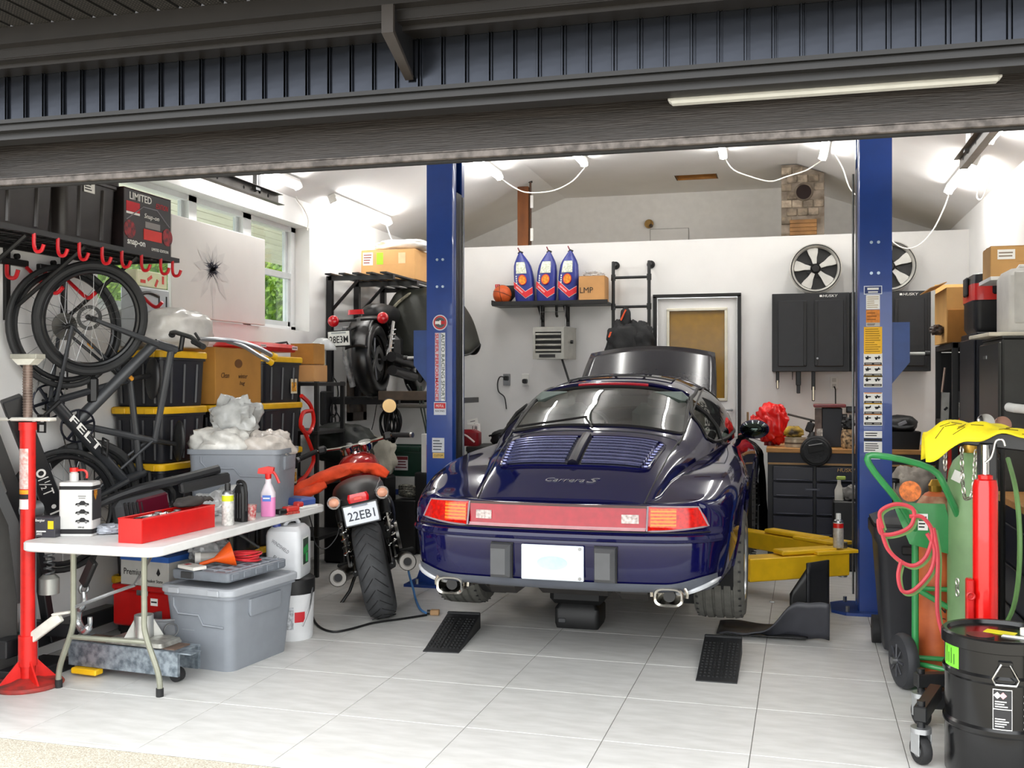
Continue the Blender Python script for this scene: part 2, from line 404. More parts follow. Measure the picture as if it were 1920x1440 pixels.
nt = sofm.node_tree; p = nt.nodes['Principled BSDF']         # punched vent holes of the soffit strips
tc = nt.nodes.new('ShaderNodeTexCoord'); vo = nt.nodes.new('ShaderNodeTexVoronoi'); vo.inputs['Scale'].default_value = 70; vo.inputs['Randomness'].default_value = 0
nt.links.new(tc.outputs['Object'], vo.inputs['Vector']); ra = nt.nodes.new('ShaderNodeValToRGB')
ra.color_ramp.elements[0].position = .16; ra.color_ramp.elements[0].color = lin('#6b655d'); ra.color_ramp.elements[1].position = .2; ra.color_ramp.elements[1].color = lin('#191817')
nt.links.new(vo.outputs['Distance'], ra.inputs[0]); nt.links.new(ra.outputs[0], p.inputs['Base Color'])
b = B(); b.add([(0,-.5,0), (.078,-.5,0), (.082,-.5,.012), (.094,-.5,.012), (0,0,0), (.078,0,0), (.082,0,.012), (.094,0,.012)], [(0,1,5,4), (1,2,6,5), (2,3,7,6)])
pan = None
for k in range(46):
    if pan is None: o = b.ob('soffit_strip', sofm, sf, sm=0); pan = o.data
    else: o = bpy.data.objects.new('soffit_strip', pan); COL.objects.link(o); o.parent = sf
    o.location = (XL-.1+k*.094, 3.378, 2.905)
# sectional overhead door, rolled up: its lowest section hangs in the opening
dmat = mt('#292422', .4, n=.22, s=9, b=.25, bs=40, st=(.25, 1, 6))
d1 = tag(T('door_1', None, None, (xc, 3.83, 2.375)), kind='structure')
bx((0, 0, .28), (L-.5, .045, .5), .004).ob('door_section', dmat, d1)
B().box((0, -.004, .018), (L-.5, .055, .03), .004).box((0, -.012, .034), (L-.5, .03, .006)).ob('bottom_rail', mt('#5d5753', .4, .6, n=.3, s=25), d1)
B().cyl((-(L-.5)/2, 0, .006), ((L-.5)/2, 0, .006), .014, n=8).ob('rubber_seal', RUB, d1)
for k in range(1, 6): bx((-(L-.5)/2+k*(L-.5)/6, .05, .27), (.05, .05, .44), .004).ob('stile', mt('#b0b0ae', .5), d1)
li = T('strip_light', 'unlit white strip light fixed under the door header outside', 'light', (.14, 3.715, 2.513))
bx((0, 0, .013), (1.09, .05, .04), .008).ob('diffuser', mt('#c4c4be', .5, n=.03), li); bx((0, 0, .036), (1.08, .05, .012)).ob('housing', WHT, li)
for k in (-1, 1): bx((k*.546, 0, .02), (.01, .048, .036), .004).ob('end_cap', mt('#c9c8c4', .5), li)
# ---- window on the left wall: three sashes in one recess
wf = tag(T('window_1', None, None, (XL-.17, WY0, WZ0)), kind='structure')
vin = mt('#e3e4e4', .4, n=.02); LW = WY1-WY0; HW = WZ1-WZ0
fr = B(); fr.box((0, LW/2, .02), (.08, LW, .04)).box((0, LW/2, HW-.02), (.08, LW, .04))
fr.box((0, .03, HW/2), (.08, .06, HW)).box((0, LW-.04, HW/2), (.08, .08, HW)); fr.ob('window_frame', vin, wf)
cuts = [.06, 6.416-WY0, 6.516-WY0, 7.167-WY0, 7.29-WY0, LW-.08]
for a, c in ((1, 2), (3, 4)): bx((0, (cuts[a]+cuts[c])/2, HW/2), (.08, cuts[c]-cuts[a], HW)).ob('mullion', vin, wf)
glz = thin_glass('#f2f8fa', .2)
for k in range(3):
    y0, y1 = cuts[2*k], cuts[2*k+1]; ym = (y0+y1)/2; w = y1-y0
    s_ = B(); zm = .47
    for z0, z1, xo in ((.04, zm, .012), (zm, HW-.04, -.012)):
        for yy in (y0+.018, y1-.018): s_.box((xo, yy, (z0+z1)/2), (.03, .036, z1-z0))
    s_.box((.012, ym, zm), (.045, w, .05)).box((.012, ym, .06), (.03, w, .04))
    s_.ob('sash', mt('#c8cbcc', .45, n=.03), wf)
    bx((.012, ym, (zm+.06)/2), (.004, w-.06, zm-.09)).ob('pane', glz, wf); bx((-.012, ym, (zm+HW)/2), (.004, w-.06, HW-zm-.09)).ob('pane', glz, wf)
# what the window looks out on: eave boards and a clipped hedge
ev = S('eave_outside', bx((XL-.2-.85, 10, 2.97), (1.7, 14, .06)), mt('#e6e0cf', .6))
evm = mt('#ece6d4', .6, n=.03)
for k in range(17): bx((XL-.25-.1*k, 10, 2.932-(.004 if k % 2 else 0)), (.092, 14, .016), .003).ob('eave_board', evm, ev)
S('bounce_ground_outside', bx((XL-5.3, 10, -.1), (10, 22, .1)), mt('#c4bfb2', .9, n=.1))  # ground out of view, made pale to keep bounce light on the eave neutral
hb = B(); rn = random.Random(3)
for k in range(9000):
    y = 8.5+rn.random()*8.5; z = rn.random()**.6*3.3; x = -6.6-abs(rn.gauss(0, .12))+.12*math.sin(y*5)*math.sin(z*6)
    c = Vector((x, y, z)); a = Vector((rn.gauss(0,1), rn.gauss(0,1), rn.gauss(0,1))).normalized(); t = a.orthogonal().normalized(); q = a.cross(t); l = .03+rn.random()*.035
    hb.add([c-t*l, c+q*l*.5, c+t*l, c-q*l*.5], [(0,1,2,3)])
hd = hb.ob('hedge', mt('#8fae2f', .55, n=.5, s=9, hex2='#4c6d18'), sm=0)
tag(hd, 'dense clipped green hedge outside the side window', 'hedge', kind='stuff')
hc = bx((-7.0, 12.8, 1.6), (.5, 9, 3.2), .1).ob('hedge_core', mt('#587a1e', .9, n=.4, s=8), hd)
# ---- back door with amber glass
d2 = tag(T('door_2', None, None, (DX0, YB, .3)), kind='structure')
wdr = DX1-DX0; hdr = DZ-.3
jm = B(); jm.box((-.012, -.01, hdr/2), (.035, .06, hdr)).box((wdr+.012, -.01, hdr/2), (.035, .06, hdr)).box((wdr/2, -.01, hdr+.005), (wdr+.06, .06, .032)); jm.ob('door_frame', BLK, d2)
slab = B(); gx0, gx1, gz0, gz1 = .115, wdr-.115, 1.05, hdr-.13
for (a, c, e, f) in ((.01, gx0, 0, hdr-.015), (gx1, wdr-.01, 0, hdr-.015), (gx0, gx1, 0, gz0), (gx0, gx1, gz1, hdr-.015)): slab.box(((a+c)/2, .03, (e+f)/2), (c-a, .045, f-e))
slab.ob('door_leaf', WALLM, d2)
bd = B()
for (a, c, e, f) in ((gx0-.015, gx0+.012, gz0, gz1), (gx1-.012, gx1+.015, gz0, gz1), (gx0-.015, gx1+.015, gz0-.015, gz0+.012), (gx0-.015, gx1+.015, gz1-.012, gz1+.015)): bd.box(((a+c)/2, .004, (e+f)/2), (c-a, .02, f-e), .004)
bd.ob('glazing_bead', mt('#e2ddca', .5), d2)
bx(((gx0+gx1)/2, .03, (gz0+gz1)/2), (gx1-gx0, .01, gz1-gz0)).ob('pane', mt('#8c6712', .25, n=.05), d2)
hn = cy((wdr-.06, .0, .95), (wdr-.06, -.045, .95), .012).ob('door_handle', STL, d2); bx((wdr-.10, -.05, .95), (.11, .014, .02), .005).ob('lever', STL, hn)
# ---- loft things seen over the partition: stud, chimney, pipe, panel
st = T('wooden_stud', 'bare brown wooden stud standing behind the partition at the left', 'stud', (-2.63, 10.27, 2.88))
bx((0, 0, .33), (.115, .05, .66), .003).ob('timber', mt('#8a4f1c', .7, n=.3, s=7, st=(1,1,.3), hex2='#5e3210'), st)
cy((.075, 0, 0), (.075, 0, .70), .012, n=8).ob('rod', mt('#4a2c18', .6), st); cy((.075, 0, .70), (.075, 0, .72), .022, n=10).ob('rod_cap', BLK, st)
for z in (.16, .5): bx((.095, -.02, z), (.03, .01, .13)).ob('plate', PAPER, st)
ch = T('chimney', 'weathered brick chimney with a round flue hole and wooden cleanout', 'chimney', (.152, 10.42, 2.88))
chm = mt('#93877a', .9, n=.35, s=7, hex2='#5e5244', b=.4, bs=25)
cb2 = B(); cb2.prism([(-.2, 0), (.2, 0), (.2, zc(.352)-2.88-.01), (-.05, .74), (-.2, .74)], (0, .15, 0), (1,0,0), (0,0,1), .3)
cb2.ob('stack', chm, ch)
rn = random.Random(5)
for r_ in range(9):
    for k in range(4):
        x = -.2+(k+(.5 if r_ % 2 else 0))*.1+.05
        if x > .17 or r_*.08+.07 > zc(.152+x)-2.88-.03 or math.hypot(x-.01, r_*.08+.04-.47) < .1: continue
        if r_ < 3 and -.14 < x < .16: continue
        bx((x, -.152-rn.random()*.004, r_*.08+.04), (.094, .02, .072), .006).ob('brick', mt(('#a0917f', '#8d7f6f', '#7d7060')[rn.randrange(3)], .95, n=.3, s=14, b=.4), ch)
fh = B(); fh.tor((.01, -.165, .47), .078, .01, (0,1,0)); fh.ob('flue_ring', mt('#6b5f52', .9, n=.3), ch)
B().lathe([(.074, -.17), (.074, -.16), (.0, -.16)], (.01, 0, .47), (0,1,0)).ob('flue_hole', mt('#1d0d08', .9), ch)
for k in range(5): bx((.005, -.165, .035+k*.038), (.25, .016, .035), .002).ob('cleanout_board', mt('#8a6134', .7, n=.2, s=6), ch)
pp = T('wall_pipe', 'small brass pipe stub poking out of the loft wall', 'pipe', PY(1217, 420, 11.49))
B().lathe([(0, 0), (.05, 0), (.05, .015), (.026, .02), (.026, .06), (.034, .06), (.034, .08), (.02, .08)], (0,0,0), (0,-1,0)).ob('flange', mt('#8a6b3a', .4, .7), pp)
cy((.03, -.05, -.03), (.03, -.08, -.03), .02).ob('cap', mt('#3a2b1a', .6), pp)
q = PY(1255, 446, 11.49); pn = T('wall_panel', 'flat white access panel on the loft wall behind the partition', 'panel', (q.x, q.y, q.z))
bx((0, 0, .02), (.42, .012, .16), .003).ob('cover', WALLM, pn); bx((0, .003, .02), (.43, .008, .17)).ob('rim', mt('#8f8d88', .8), pn)
# ---- ceiling lights
def clight(X, y0, y1, name):
    t = T('ceiling_light', name, 'light', (X, (y0+y1)/2, zc(X)-.012), group='fluorescent battens on the ceiling')
    L = y1-y0; sl = .384 if X < -2.45 else (-.371 if X > .1 else 0)
    t.rotation_euler = (0, -math.atan(sl), 0)
    bx((0, 0, -.012), (.07, L, .035), .004).ob('housing', WHT, t)
    B().cyl((0, -L/2+.015, -.045), (0, L/2-.015, -.045), .030, n=14).ob('tube', mt('#fffdf9', .5, n=0, em=TUBE), t)
    for k in (-1, 1): bx((0, k*(L/2-.006), -.035), (.072, .014, .07), .006).ob('end_cap', mt('#eceae4', .4), t)
clight(-3.765, 6.2, 7.425, 'fluorescent batten over the side window, nearest on the left slope')
clight(-3.76, 8.05, 9.34, 'fluorescent batten on the left slope above the covered motorcycle')
clight(-2.68, 8.25, 9.49, 'fluorescent batten just right of the left lift column')
clight(-1.84, 8.27, 9.5, 'fluorescent batten on flat ceiling, second from the left lift column')
clight(-.555, 8.27, 9.51, 'fluorescent batten on flat ceiling between the vent and the chimney')
clight(.324, 8.18, 9.41, 'fluorescent batten right of the chimney, close to the right lift column')
clight(1.33, 8.05, 9.25, 'fluorescent batten on the right slope, over the wheels')
clight(1.32, 6.19, 7.41, 'fluorescent batten on the right slope beside the door rail, nearest')
def cord(name, label, pts, r=.006, mat=None, k=6, group=None):
    return tag(tb(spl(pts, k), r, 6).ob(name, mat or mt('#e9e7e0', .5), None), label, 'cord', group)
cord('light_cord', 'white cord looping between two battens beside the wooden stud', [PY(x, y, 9.55) for x, y in ((937, 333), (965, 352), (990, 361), (1035, 358), (1070, 342), (1090, 322), (1100, 309))])
cord('light_cord', 'white cord sagging in front of the chimney between two battens', [PY(x, y, 9.56) for x, y in ((1358, 294), (1375, 318), (1410, 332), (1445, 340), (1475, 331), (1510, 320), (1530, 308), (1547, 297))])
cord('light_cord', 'white cord dropping from a batten to the right lift column', [PY(x, y, 9.4) for x, y in ((1566, 290), (1580, 315), (1590, 345), (1597, 358), (1612, 372))])
cord('light_cord', 'white cord hanging from the right slope batten across the white wall', [PY(x, y, 9.3) for x, y in ((1780, 362), (1770, 390), (1750, 430), (1725, 458), (1700, 466), (1676, 455), (1660, 430))])
cord('light_cord', 'white cord down the left wall beside the window recess', [PX(x, y, XL+.02) for x, y in ((553, 354), (556, 372), (570, 392), (578, 412), (576, 432))])
cord('light_cord', 'short white cord curving from the left batten to the wall', [PX(x, y, XL+.03) for x, y in ((616, 382), (615, 400), (606, 418), (597, 428))])
cord('light_cord', 'white cord falling from the left batten onto the cardboard box', [PY(x, y, 9.25) for x, y in ((725, 422), (733, 446), (745, 468), (760, 478), (780, 486), (792, 480))])
cord('light_cord', 'white cord looping beside the right door rail', [PX(x, y, 1.5) for x, y in ((1859, 268), (1860, 300), (1852, 345), (1842, 372), (1832, 370), (1836, 345), (1832, 318))])
# door rails
for nm, X, y0, y1, z in (('left', -3.5, 3.95, 6.62, 2.81), ('right', 1.15, 3.95, 7.58, 3.01)):
    t = T('door_track', 'steel overhead door rail hanging on the %s side of the ceiling' % nm, 'rail', (X, (y0+y1)/2, z)); L = y1-y0
    B().box((0, 0, 0), (.004, L, .075)).box((.02, 0, .036), (.04, L, .004)).box((.025, 0, -.036), (.05, L, .004)).box((-.02, 0, .03), (.04, L, .004)).ob('rail', mt('#6d6a66', .4, .8, n=.1), t)
    for k in range(8): cy((.003, -L/2+.2+k*(L-.35)/7, .005), (-.003, -L/2+.2+k*(L-.35)/7, .005), .012, n=8).ob('punched_hole', INK, t)
    zz = zc(X)-z; yy = L/2-.33
    B().box((0, yy, zz/2), (.03, .004, zz)).box((0, yy+.06, zz/2), (.004, .03, zz)).ob('hanger', STL, t); bx((0, yy, .02), (.05, .06, .02)).ob('clip', STL, t)
# ================================================================ THE CAR (rear-engined coupe raised on the lift)
CARZ = .27
car = T('sports_car', 'dark blue sports coupe seen from behind, raised on the blue lift', 'car', (-1.145, 5.08, CARZ), -0.7)
car.scale = (1.02, 1, 1)
PAINT = mt('#0b0b38', .06, 0., n=.03, spec=.5); GRYV = mt('#4d515a', .45, n=.04)
SEAL = mt('#0c0c0d', .5)
def smst(a, b, x): t = max(0, min(1, (x-a)/(b-a))); return t*t*(3-2*t)
FY = [.1, .3, .6, 1.0, 1.4, 1.9, 2.6, 3.0, 3.4, 3.8, 4.2]; FZ = [.615, .655, .73, .785, .815, .84, .84, .825, .78, .70, .58]
def Hf(x, y):
    x = abs(x); f = pl(FY, FZ, y); xf = .70 if y < 3.6 else .70-.25*(y-3.6)/.6
    k = (.36 if y < 3 else .36-.2*smst(3, 3.4, y))*smst(.12, .6, y)
    return f-(k*(xf-x)**2 if x < xf else .5*(x-xf)**2)
half = spl([(0,0,0), (.3,.010,0), (.55,.042,0), (.70,.10,0), (.79,.19,0), (.845,.33,0), (.88,.6,0), (.897,.98,0), (.885,1.3,0), (.845,1.7,0), (.82,2.1,0), (.82,2.6,0),
            (.838,2.95,0), (.855,3.25,0), (.845,3.6,0), (.78,3.9,0), (.62,4.1,0), (.35,4.21,0), (0,4.245,0)], 9)
NRM = []
for i, p in enumerate(half):
    a = half[max(i-1, 0)]; b = half[min(i+1, len(half)-1)]; d = (b-a).normalized(); NRM.append(Vector((d.y, -d.x, 0)))
NRM[0] = Vector((0,-1,0)); NRM[-1] = Vector((0,1,0))
RZ = [.17, .18, .205, .24, .30, .46, .485, .505, .60, .63]; RI = [.12, .065, .03, .015, .004, 0, .012, .05, .062, .085]
SZ = [.17, .2, .3, .45, .6]; SI = [.10, .06, .03, .006, 0]
def inset(i, z):
    r = smst(.25, .75, -NRM[i].y); return r*pl(RZ, RI, z)+(1-r)*pl(SZ, SI, z)
ZL = [.60, .55, .507, .503, .485, .46, .40, .30, .24, .205, .18, .17]
secs = []
for i, q in enumerate(half):
    n = NRM[i]; r = smst(.25, .75, -n.y); rho = .12-.095*r; drop = .13-.115*r
    C = Vector((0, .30+(q.y/4.245)*3.55, 0)); Qi = q-n*(rho+inset(i, .62)); sec = []
    for k in range(13):
        p = C.lerp(Qi, k/12); sec.append(Vector((p.x, p.y, Hf(p.x, p.y))))
    z0 = sec[-1].z; Qo = q-n*inset(i, z0-drop)
    for k in range(1, 7):
        f = PI/2*k/6; p = Qi.lerp(Qo, math.sin(f)); sec.append(Vector((p.x, p.y, z0-drop*(1-math.cos(f)))))
    zt = z0-drop
    for z in ZL:
        zz = min(z, zt); p = q-n*inset(i, zz); sec.append(Vector((p.x, p.y, zz)))
    secs.append(sec)
ARCH = [(.98, .33, .365), (3.25, .32, .345)]
def shell_build():
    b = B(); N = len(secs); K = len(secs[0]); ok = {}
    def V(i, k, s): p = secs[i][k]; return Vector((p.x*s, p.y, p.z))
    for s in (1, -1):
        vs = [V(i, k, s) for i in range(N) for k in range(K)]
        inn = []
        for v in vs:
            t = False
            if abs(v.x) > .6:
                for (ay, az, ar) in ARCH:
                    if math.hypot(v.y-ay, v.z-az) < ar: t = True
            inn.append(t)
        fs = []
        for i in range(N-1):
            for k in range(K-1):
                q = (i*K+k, (i+1)*K+k, (i+1)*K+k+1, i*K+k+1)
                if all(inn[j] for j in q): continue
                fs.append(q)
        use = set(j for q in fs for j in q)
        for j in use:
            if inn[j]:
                v = vs[j]
                for (ay, az, ar) in ARCH:
                    d = math.hypot(v.y-ay, v.z-az)
                    if d < ar and d > 1e-4: v.y = ay+(v.y-ay)*ar/d; v.z = az+(v.z-az)*ar/d
        b.add(vs, fs)
    return b
body = shell_build().ob('body_shell', PAINT, car, sm=1.2)
def rear(x, z, off=0.):
    """point on the rear face at lateral x, height z"""
    s = 1 if x >= 0 else -1; x = abs(x); prev = None
    for i in range(len(half)):
        p = half[i]-NRM[i]*(inset(i, z)-off)
        if p.x >= x:
            if prev is None: break
            t = (x-prev.x)/max(1e-6, p.x-prev.x); p = prev.lerp(p, t); break
        prev = p
    return Vector((p.x*s, p.y, z))
# -- cabin / fastback loft
CY_ = [.13, .2, .4, .7, 1.05, 1.4, 1.75, 2.1, 2.35, 2.6, 2.8, 3.05]; CZ_ = [.636, .668, .757, .868, .965, 1.105, 1.225, 1.29, 1.308, 1.28, 1.185, .90]
def zr(y): return pl(CY_, CZ_, y)
def wc(y): return pl([.13, .5, 1.0, 1.5, 2.0, 2.6, 3.05], [.475, .525, .625, .70, .73, .73, .70], y)
def zb(y): return pl([.13, .5, 1.0, 1.5, 3.05], [.56, .62, .71, .77, .79], y)
def ex(y): return pl([.13, .8, 1.3, 2.0], [4.2, 3.2, 2.6, 2.5], y)
def cab(y, f, off=0.):
    n = ex(y); s_ = math.sin(abs(f)); c_ = math.cos(f)
    x = (wc(y)+off)*s_**(2/n); z = zb(y)+(zr(y)-zb(y)+off)*max(0, c_)**(2/n)
    return Vector((x if f >= 0 else -x, y, z))
def cab_x(x, y, off=0.):
    n = ex(y); t = min(1, abs(x)/wc(y)); f = math.asin(t**(n/2)); return cab(y, f if x >= 0 else -f, off)
def cab_z(z, y, s, off=0.):
    n = ex(y); t = max(0, min(1, (z-zb(y))/(zr(y)-zb(y)))); f = math.acos(t**(n/2)); return cab(y, f*s, off)
def roundpoly(P, r=.3, k=5):
    out = []; n = len(P)
    for i in range(n):
        a, b, c = Vector(P[i-1]), Vector(P[i]), Vector(P[(i+1) % n]); p = b.lerp(a, r); q = b.lerp(c, r)
        for j in range(k+1): t = j/k; out.append(p*(1-t)**2+b*2*t*(1-t)+q*t*t)
    return out
def inside(poly, x, y):
    c = False; n = len(poly)
    for i in range(n):
        a, b = poly[i], poly[i-1]
        if (a[1] > y) != (b[1] > y) and x < (b[0]-a[0])*(y-a[1])/(b[1]-a[1])+a[0]: c = not c
    return c
def densify(P, d=.03):
    o = []
    for i in range(len(P)):
        a = Vector(P[i]); b = Vector(P[(i+1) % len(P)]); m = max(1, int((b-a).length/d))
        o += [a.lerp(b, j/m) for j in range(m)]
    return o
RW = densify(roundpoly([(-.53, 1.085), (.53, 1.085), (.50, 1.70), (-.50, 1.70)], .16))      # rear window, plan outline
SW = densify(roundpoly([(1.30, .90), (1.44, 1.035), (1.72, 1.135), (2.1, 1.195), (2.42, 1.20), (2.60, 1.15), (2.93, .92), (2.80, .885), (1.42, .865)], .22))  # side glass (y,z)
FW = densify(roundpoly([(-.60, 2.93), (.60, 2.93), (.47, 2.52), (-.47, 2.52)], .15))
def cabin_build():
    b = B(); NY, NF = 190, 110
    ys = [.13+(3.05-.13)*i/NY for i in range(NY+1)]; fsn = [-PI/2+PI*j/NF for j in range(NF+1)]
    vs = [cab(y, f) for y in ys for f in fsn]; fs = []
    for i in range(NY):
        for j in range(NF):
            q = (i*(NF+1)+j, (i+1)*(NF+1)+j, (i+1)*(NF+1)+j+1, i*(NF+1)+j+1); c = (vs[q[0]]+vs[q[2]])/2
            if inside(RW, c.x, c.y) or inside(FW, c.x, c.y) or (abs(c.x) > .3 and inside(SW, c.y, c.z)): continue
            fs.append(q)
    b.add(vs, fs)
    # closing lip below the trailing edge
    lip = [cab(.13, f) for f in fsn]; b.add(lip+[v+Vector((0, .02, -.06)) for v in lip], [(j, j+1, NF+2+j, NF+1+j) for j in range(NF)])
    return b
cabin_build().ob('roof_and_lid', PAINT, car, sm=1.2)
TINT = thin_glass('#8a968d', .28)
def glass(name, P, fn, cen):
    n = len(P); c = sum(P, Vector((0,)*len(P[0])))/n; b = B(); R_ = 8
    vs = []
    for k in range(R_+1):
        for p in P: q = c.lerp(p, k/R_); vs.append(fn(q))
    b.add(vs, [(k*n+i, k*n+(i+1) % n, (k+1)*n+(i+1) % n, (k+1)*n+i) for k in range(R_) for i in range(n)])
    g = b.ob(name, TINT, car, sm=1.2)
    B().tube([fn(p) for p in P], .012, 6, closed=True).ob('window_seal', SEAL, g)
    return g
glass('rear_window', RW, lambda q: cab_x(q.x, q.y, .001), None)
glass('windscreen', FW, lambda q: cab_x(q.x, q.y, .001), None)
for s in (1, -1):
    g = glass('side_window', SW, lambda q: cab_z(q.y, q.x, s, .001), None)
    pil = B(); pil.tube([cab_z(z, 1.62+.0*z, s, .004) for z in (.85, .95, 1.03, 1.085)], .016, 6); pil.ob('window_post', SEAL, g)
# roof rail seams, lid seams
for s in (1, -1):
    B().tube([cab_x(s*(.51+.035*math.sin(PI*(y-.9)/1.8)), y, .002) for y in [.95+.05*k for k in range(34)]], .006, 6).ob('roof_gutter', SEAL, car)
    B().tube([cab_x(s*(.435+.075*(y-.14)/.86), y, .001) for y in [.135+.05*k for k in range(18)]], .004, 5).ob('lid_seam', SEAL, car)
B().tube([cab_x(-.5+.05*k, 1.0+.0*k, .001) for k in range(21)], .004, 5).ob('lid_seam', SEAL, car)
B().tube([cab_x(-.23+.46*k/14, 1.745, .004) for k in range(15)], .014, 8).ob('high_brake_light', mt('#b1122a', .25, n=.03, coat=.5), car)
B().tube([cab_x(-.49+.98*k/24, 1.78, .004) for k in range(25)], [.006]+[.016]*23+[.006], 8).ob('roof_lip', PAINT, car)
# engine lid grille: lip frame, two banks of slats
GP = densify(roundpoly([(-.40, .44), (.40, .44), (.455, .87), (-.455, .87)], .12), .03)
gr = B().tube([cab_x(p.x, p.y, .006) for p in GP], .009, 6, closed=True).ob('lid_grille', PAINT, car)
gb_ = B(); rows = 12
for i in range(rows):
    y = .455+i*.0335; xx = .36+.055*(y-.44)/.46
    gb_.add([cab_x(-xx+2*xx*k/16, y, .002) for k in range(17)]+[cab_x(-xx+2*xx*k/16, y+.0335, .002) for k in range(17)], [(k, k+1, 18+k, 17+k) for k in range(16)])
gb_.ob('grille_recess', mt('#07070f', .5), gr)
SLAT = mt('#a2a6da', .12, .9, n=.02)  # slats are body blue; their bright reflections are put into this pale metal colour
for i in range(9):
    y = .487+i*.042; xx = .36+.055*(y-.44)/.46
    for s in (1, -1):
        B().tube([cab_x(s*(.045+(xx-.045)*k/10), y, .012) for k in range(11)], .0105, 8).ob('slat', SLAT, gr)
    for s in (1, -1): B().sph(cab_x(s*(xx+.022), y, .008), (.016, .009, .008), 10, 6).ob('vent_bead', SLAT, gr)
B().tube([cab_x(0, .46+.05*k, .008) for k in range(9)], .03, 8).ob('grille_rib', mt('#0b0b1e', .3), gr)
# lettering on the lid
ta = math.atan((zr(.34)-zr(.26))/.08)
p = cab_x(.04, .30, .003)
txt('Carrera', car, (p.x-.045, p.y, p.z), rotm(math.degrees(ta)), .038, .21, CHR, shear=.35); txt('S', car, (p.x+.105, p.y, p.z), rotm(math.degrees(ta)), .05, .07, CHR, shear=.4, bold=.01)
# ---- light band
def patch(name, mat, x0, x1, z0f, z1f, off, nx=14, nz=4, parent=car, th=.0):
    b = B(); b.grid(lambda u, v: rear(x0+(x1-x0)*u, z0f(u)+(z1f(u)-z0f(u))*v, off), nx, nz); return b.ob(name, mat, parent, sm=1.)
zlo = lambda u: .502; zhi = lambda u: .604
LRED = mt('#98041a', .12, n=.08, s=30); LRED2 = mt('#cf1408', .15, n=.2, s=60, hex2='#a30f0b'); LAMB = mt('#f0600a', .15, n=.3, s=70, hex2='#d2330a')
rp = patch('reflector_panel', LRED, -.455, .455, zlo, zhi, .018, 24); patch('chrome_strip', mt('#d9a9ae', .2, .3), -.455, .455, lambda u: .494, lambda u: .508, .023, 24, 2, rp)
patch('top_trim', mt('#5d4c49', .4), -.46, .46, lambda u: .604, lambda u: .616, .02, 24, 2, rp)
for s in (-1, 1):
    wl_ = patch('fog_lens', mt('#b9aaa4', .15, n=.3, s=60), s*.335, s*.42, lambda u: .528, lambda u: .572, .022, 4, 2, rp)
    lamp = B().grid(lambda u, v: rear(s*(.465+(.282-.05*v*v)*u), .495+.02*u*u+(.117-.024*u*u)*v, .02), 16, 5).ob('tail_lamp', LRED2, car, sm=1.)
    patch('turn_lens', LAMB, s*.475, s*.60, lambda u: .512, lambda u: .604, .024, 8, 3, lamp)
    for k in range(5): patch('lens_rib', mt('#f28a20', .2), s*.478, s*.60, lambda u, k=k: .52+.017*k, lambda u, k=k: .526+.017*k, .0265, 8, 1, lamp)
    P = [rear(s*(.462+.288*u), .494+.02*u*u, .02) for u in [k/12 for k in range(13)]]+[rear(s*(.462+.238*u), .614-.004*u*u, .02) for u in [1-k/12 for k in range(13)]]
    B().tube(P, .005, 6, closed=True).ob('lamp_seal', mt('#8d7f86', .3), lamp)
# ---- bumper details: plate, bumperettes, valance, exhausts
bz = PAINT
B().tube([rear(-.76+1.52*k/40, .487, .004) for k in range(41)], .004, 5).ob('bumper_seam', SEAL, car)
B().tube([rear(-.80+1.6*k/40, .455, -.004) for k in range(41)], .022, 8).ob('bumper_ridge', PAINT, car)
B().grid(lambda u, v: rear(-.315+.63*u, .245+.165*v, .004), 16, 3).ob('plate_recess', bz, car)
pt = B().box((0, -.016, .325), (.318, .012, .178), .004).ob('number_plate', mt('#cdd5dc', .4, n=.02), car)
bp = mt('#c6dcea', .5, n=.03)
q = B(); q.lathe([(0, 0), (.045, 0), (.045, .0012), (0, .0012)], (.0, -.0235, .325), (0,-1,0), 24, 1.7, .75); q.ob('blurred_print', mt('#b4cbdc', .6, n=.1, s=20, hex2='#a3c2d6'), pt)
for x, z in ((.14, .40), (.14, .25)): cy((x, -.02, z), (x, -.026, z), .009, n=10).ob('plate_screw', STL, pt)
for s in (-1, 1):
    c = rear(s*.265, .325, .0); b = B()
    b.add([(c.x+dx*.052*w+s*o, c.y-.01-d, .325+dz) for (w, o, d, z_) in ((1, 0, 0, .088), (.98, 0, .035, .084), (.72, s*0-.006*s, .062, .066)) for dx, dz in ((-1, -z_), (1, -z_), (1, z_), (-1, z_))],
          [(8,9,10,11)]+[(k*4+i, k*4+(i+1) % 4, k*4+4+(i+1) % 4, k*4+4+i) for k in range(2) for i in range(4)])
    bo = b.ob('bumper_guard', mt('#4c4d4f', .5, n=.05), car, sm=.3)
    B().tube([(c.x-.054, c.y-.008, .235), (c.x+.054, c.y-.008, .235), (c.x+.056, c.y-.008, .415), (c.x-.056, c.y-.008, .415)], .004, 5, closed=True).ob('guard_seal', SEAL, bo)
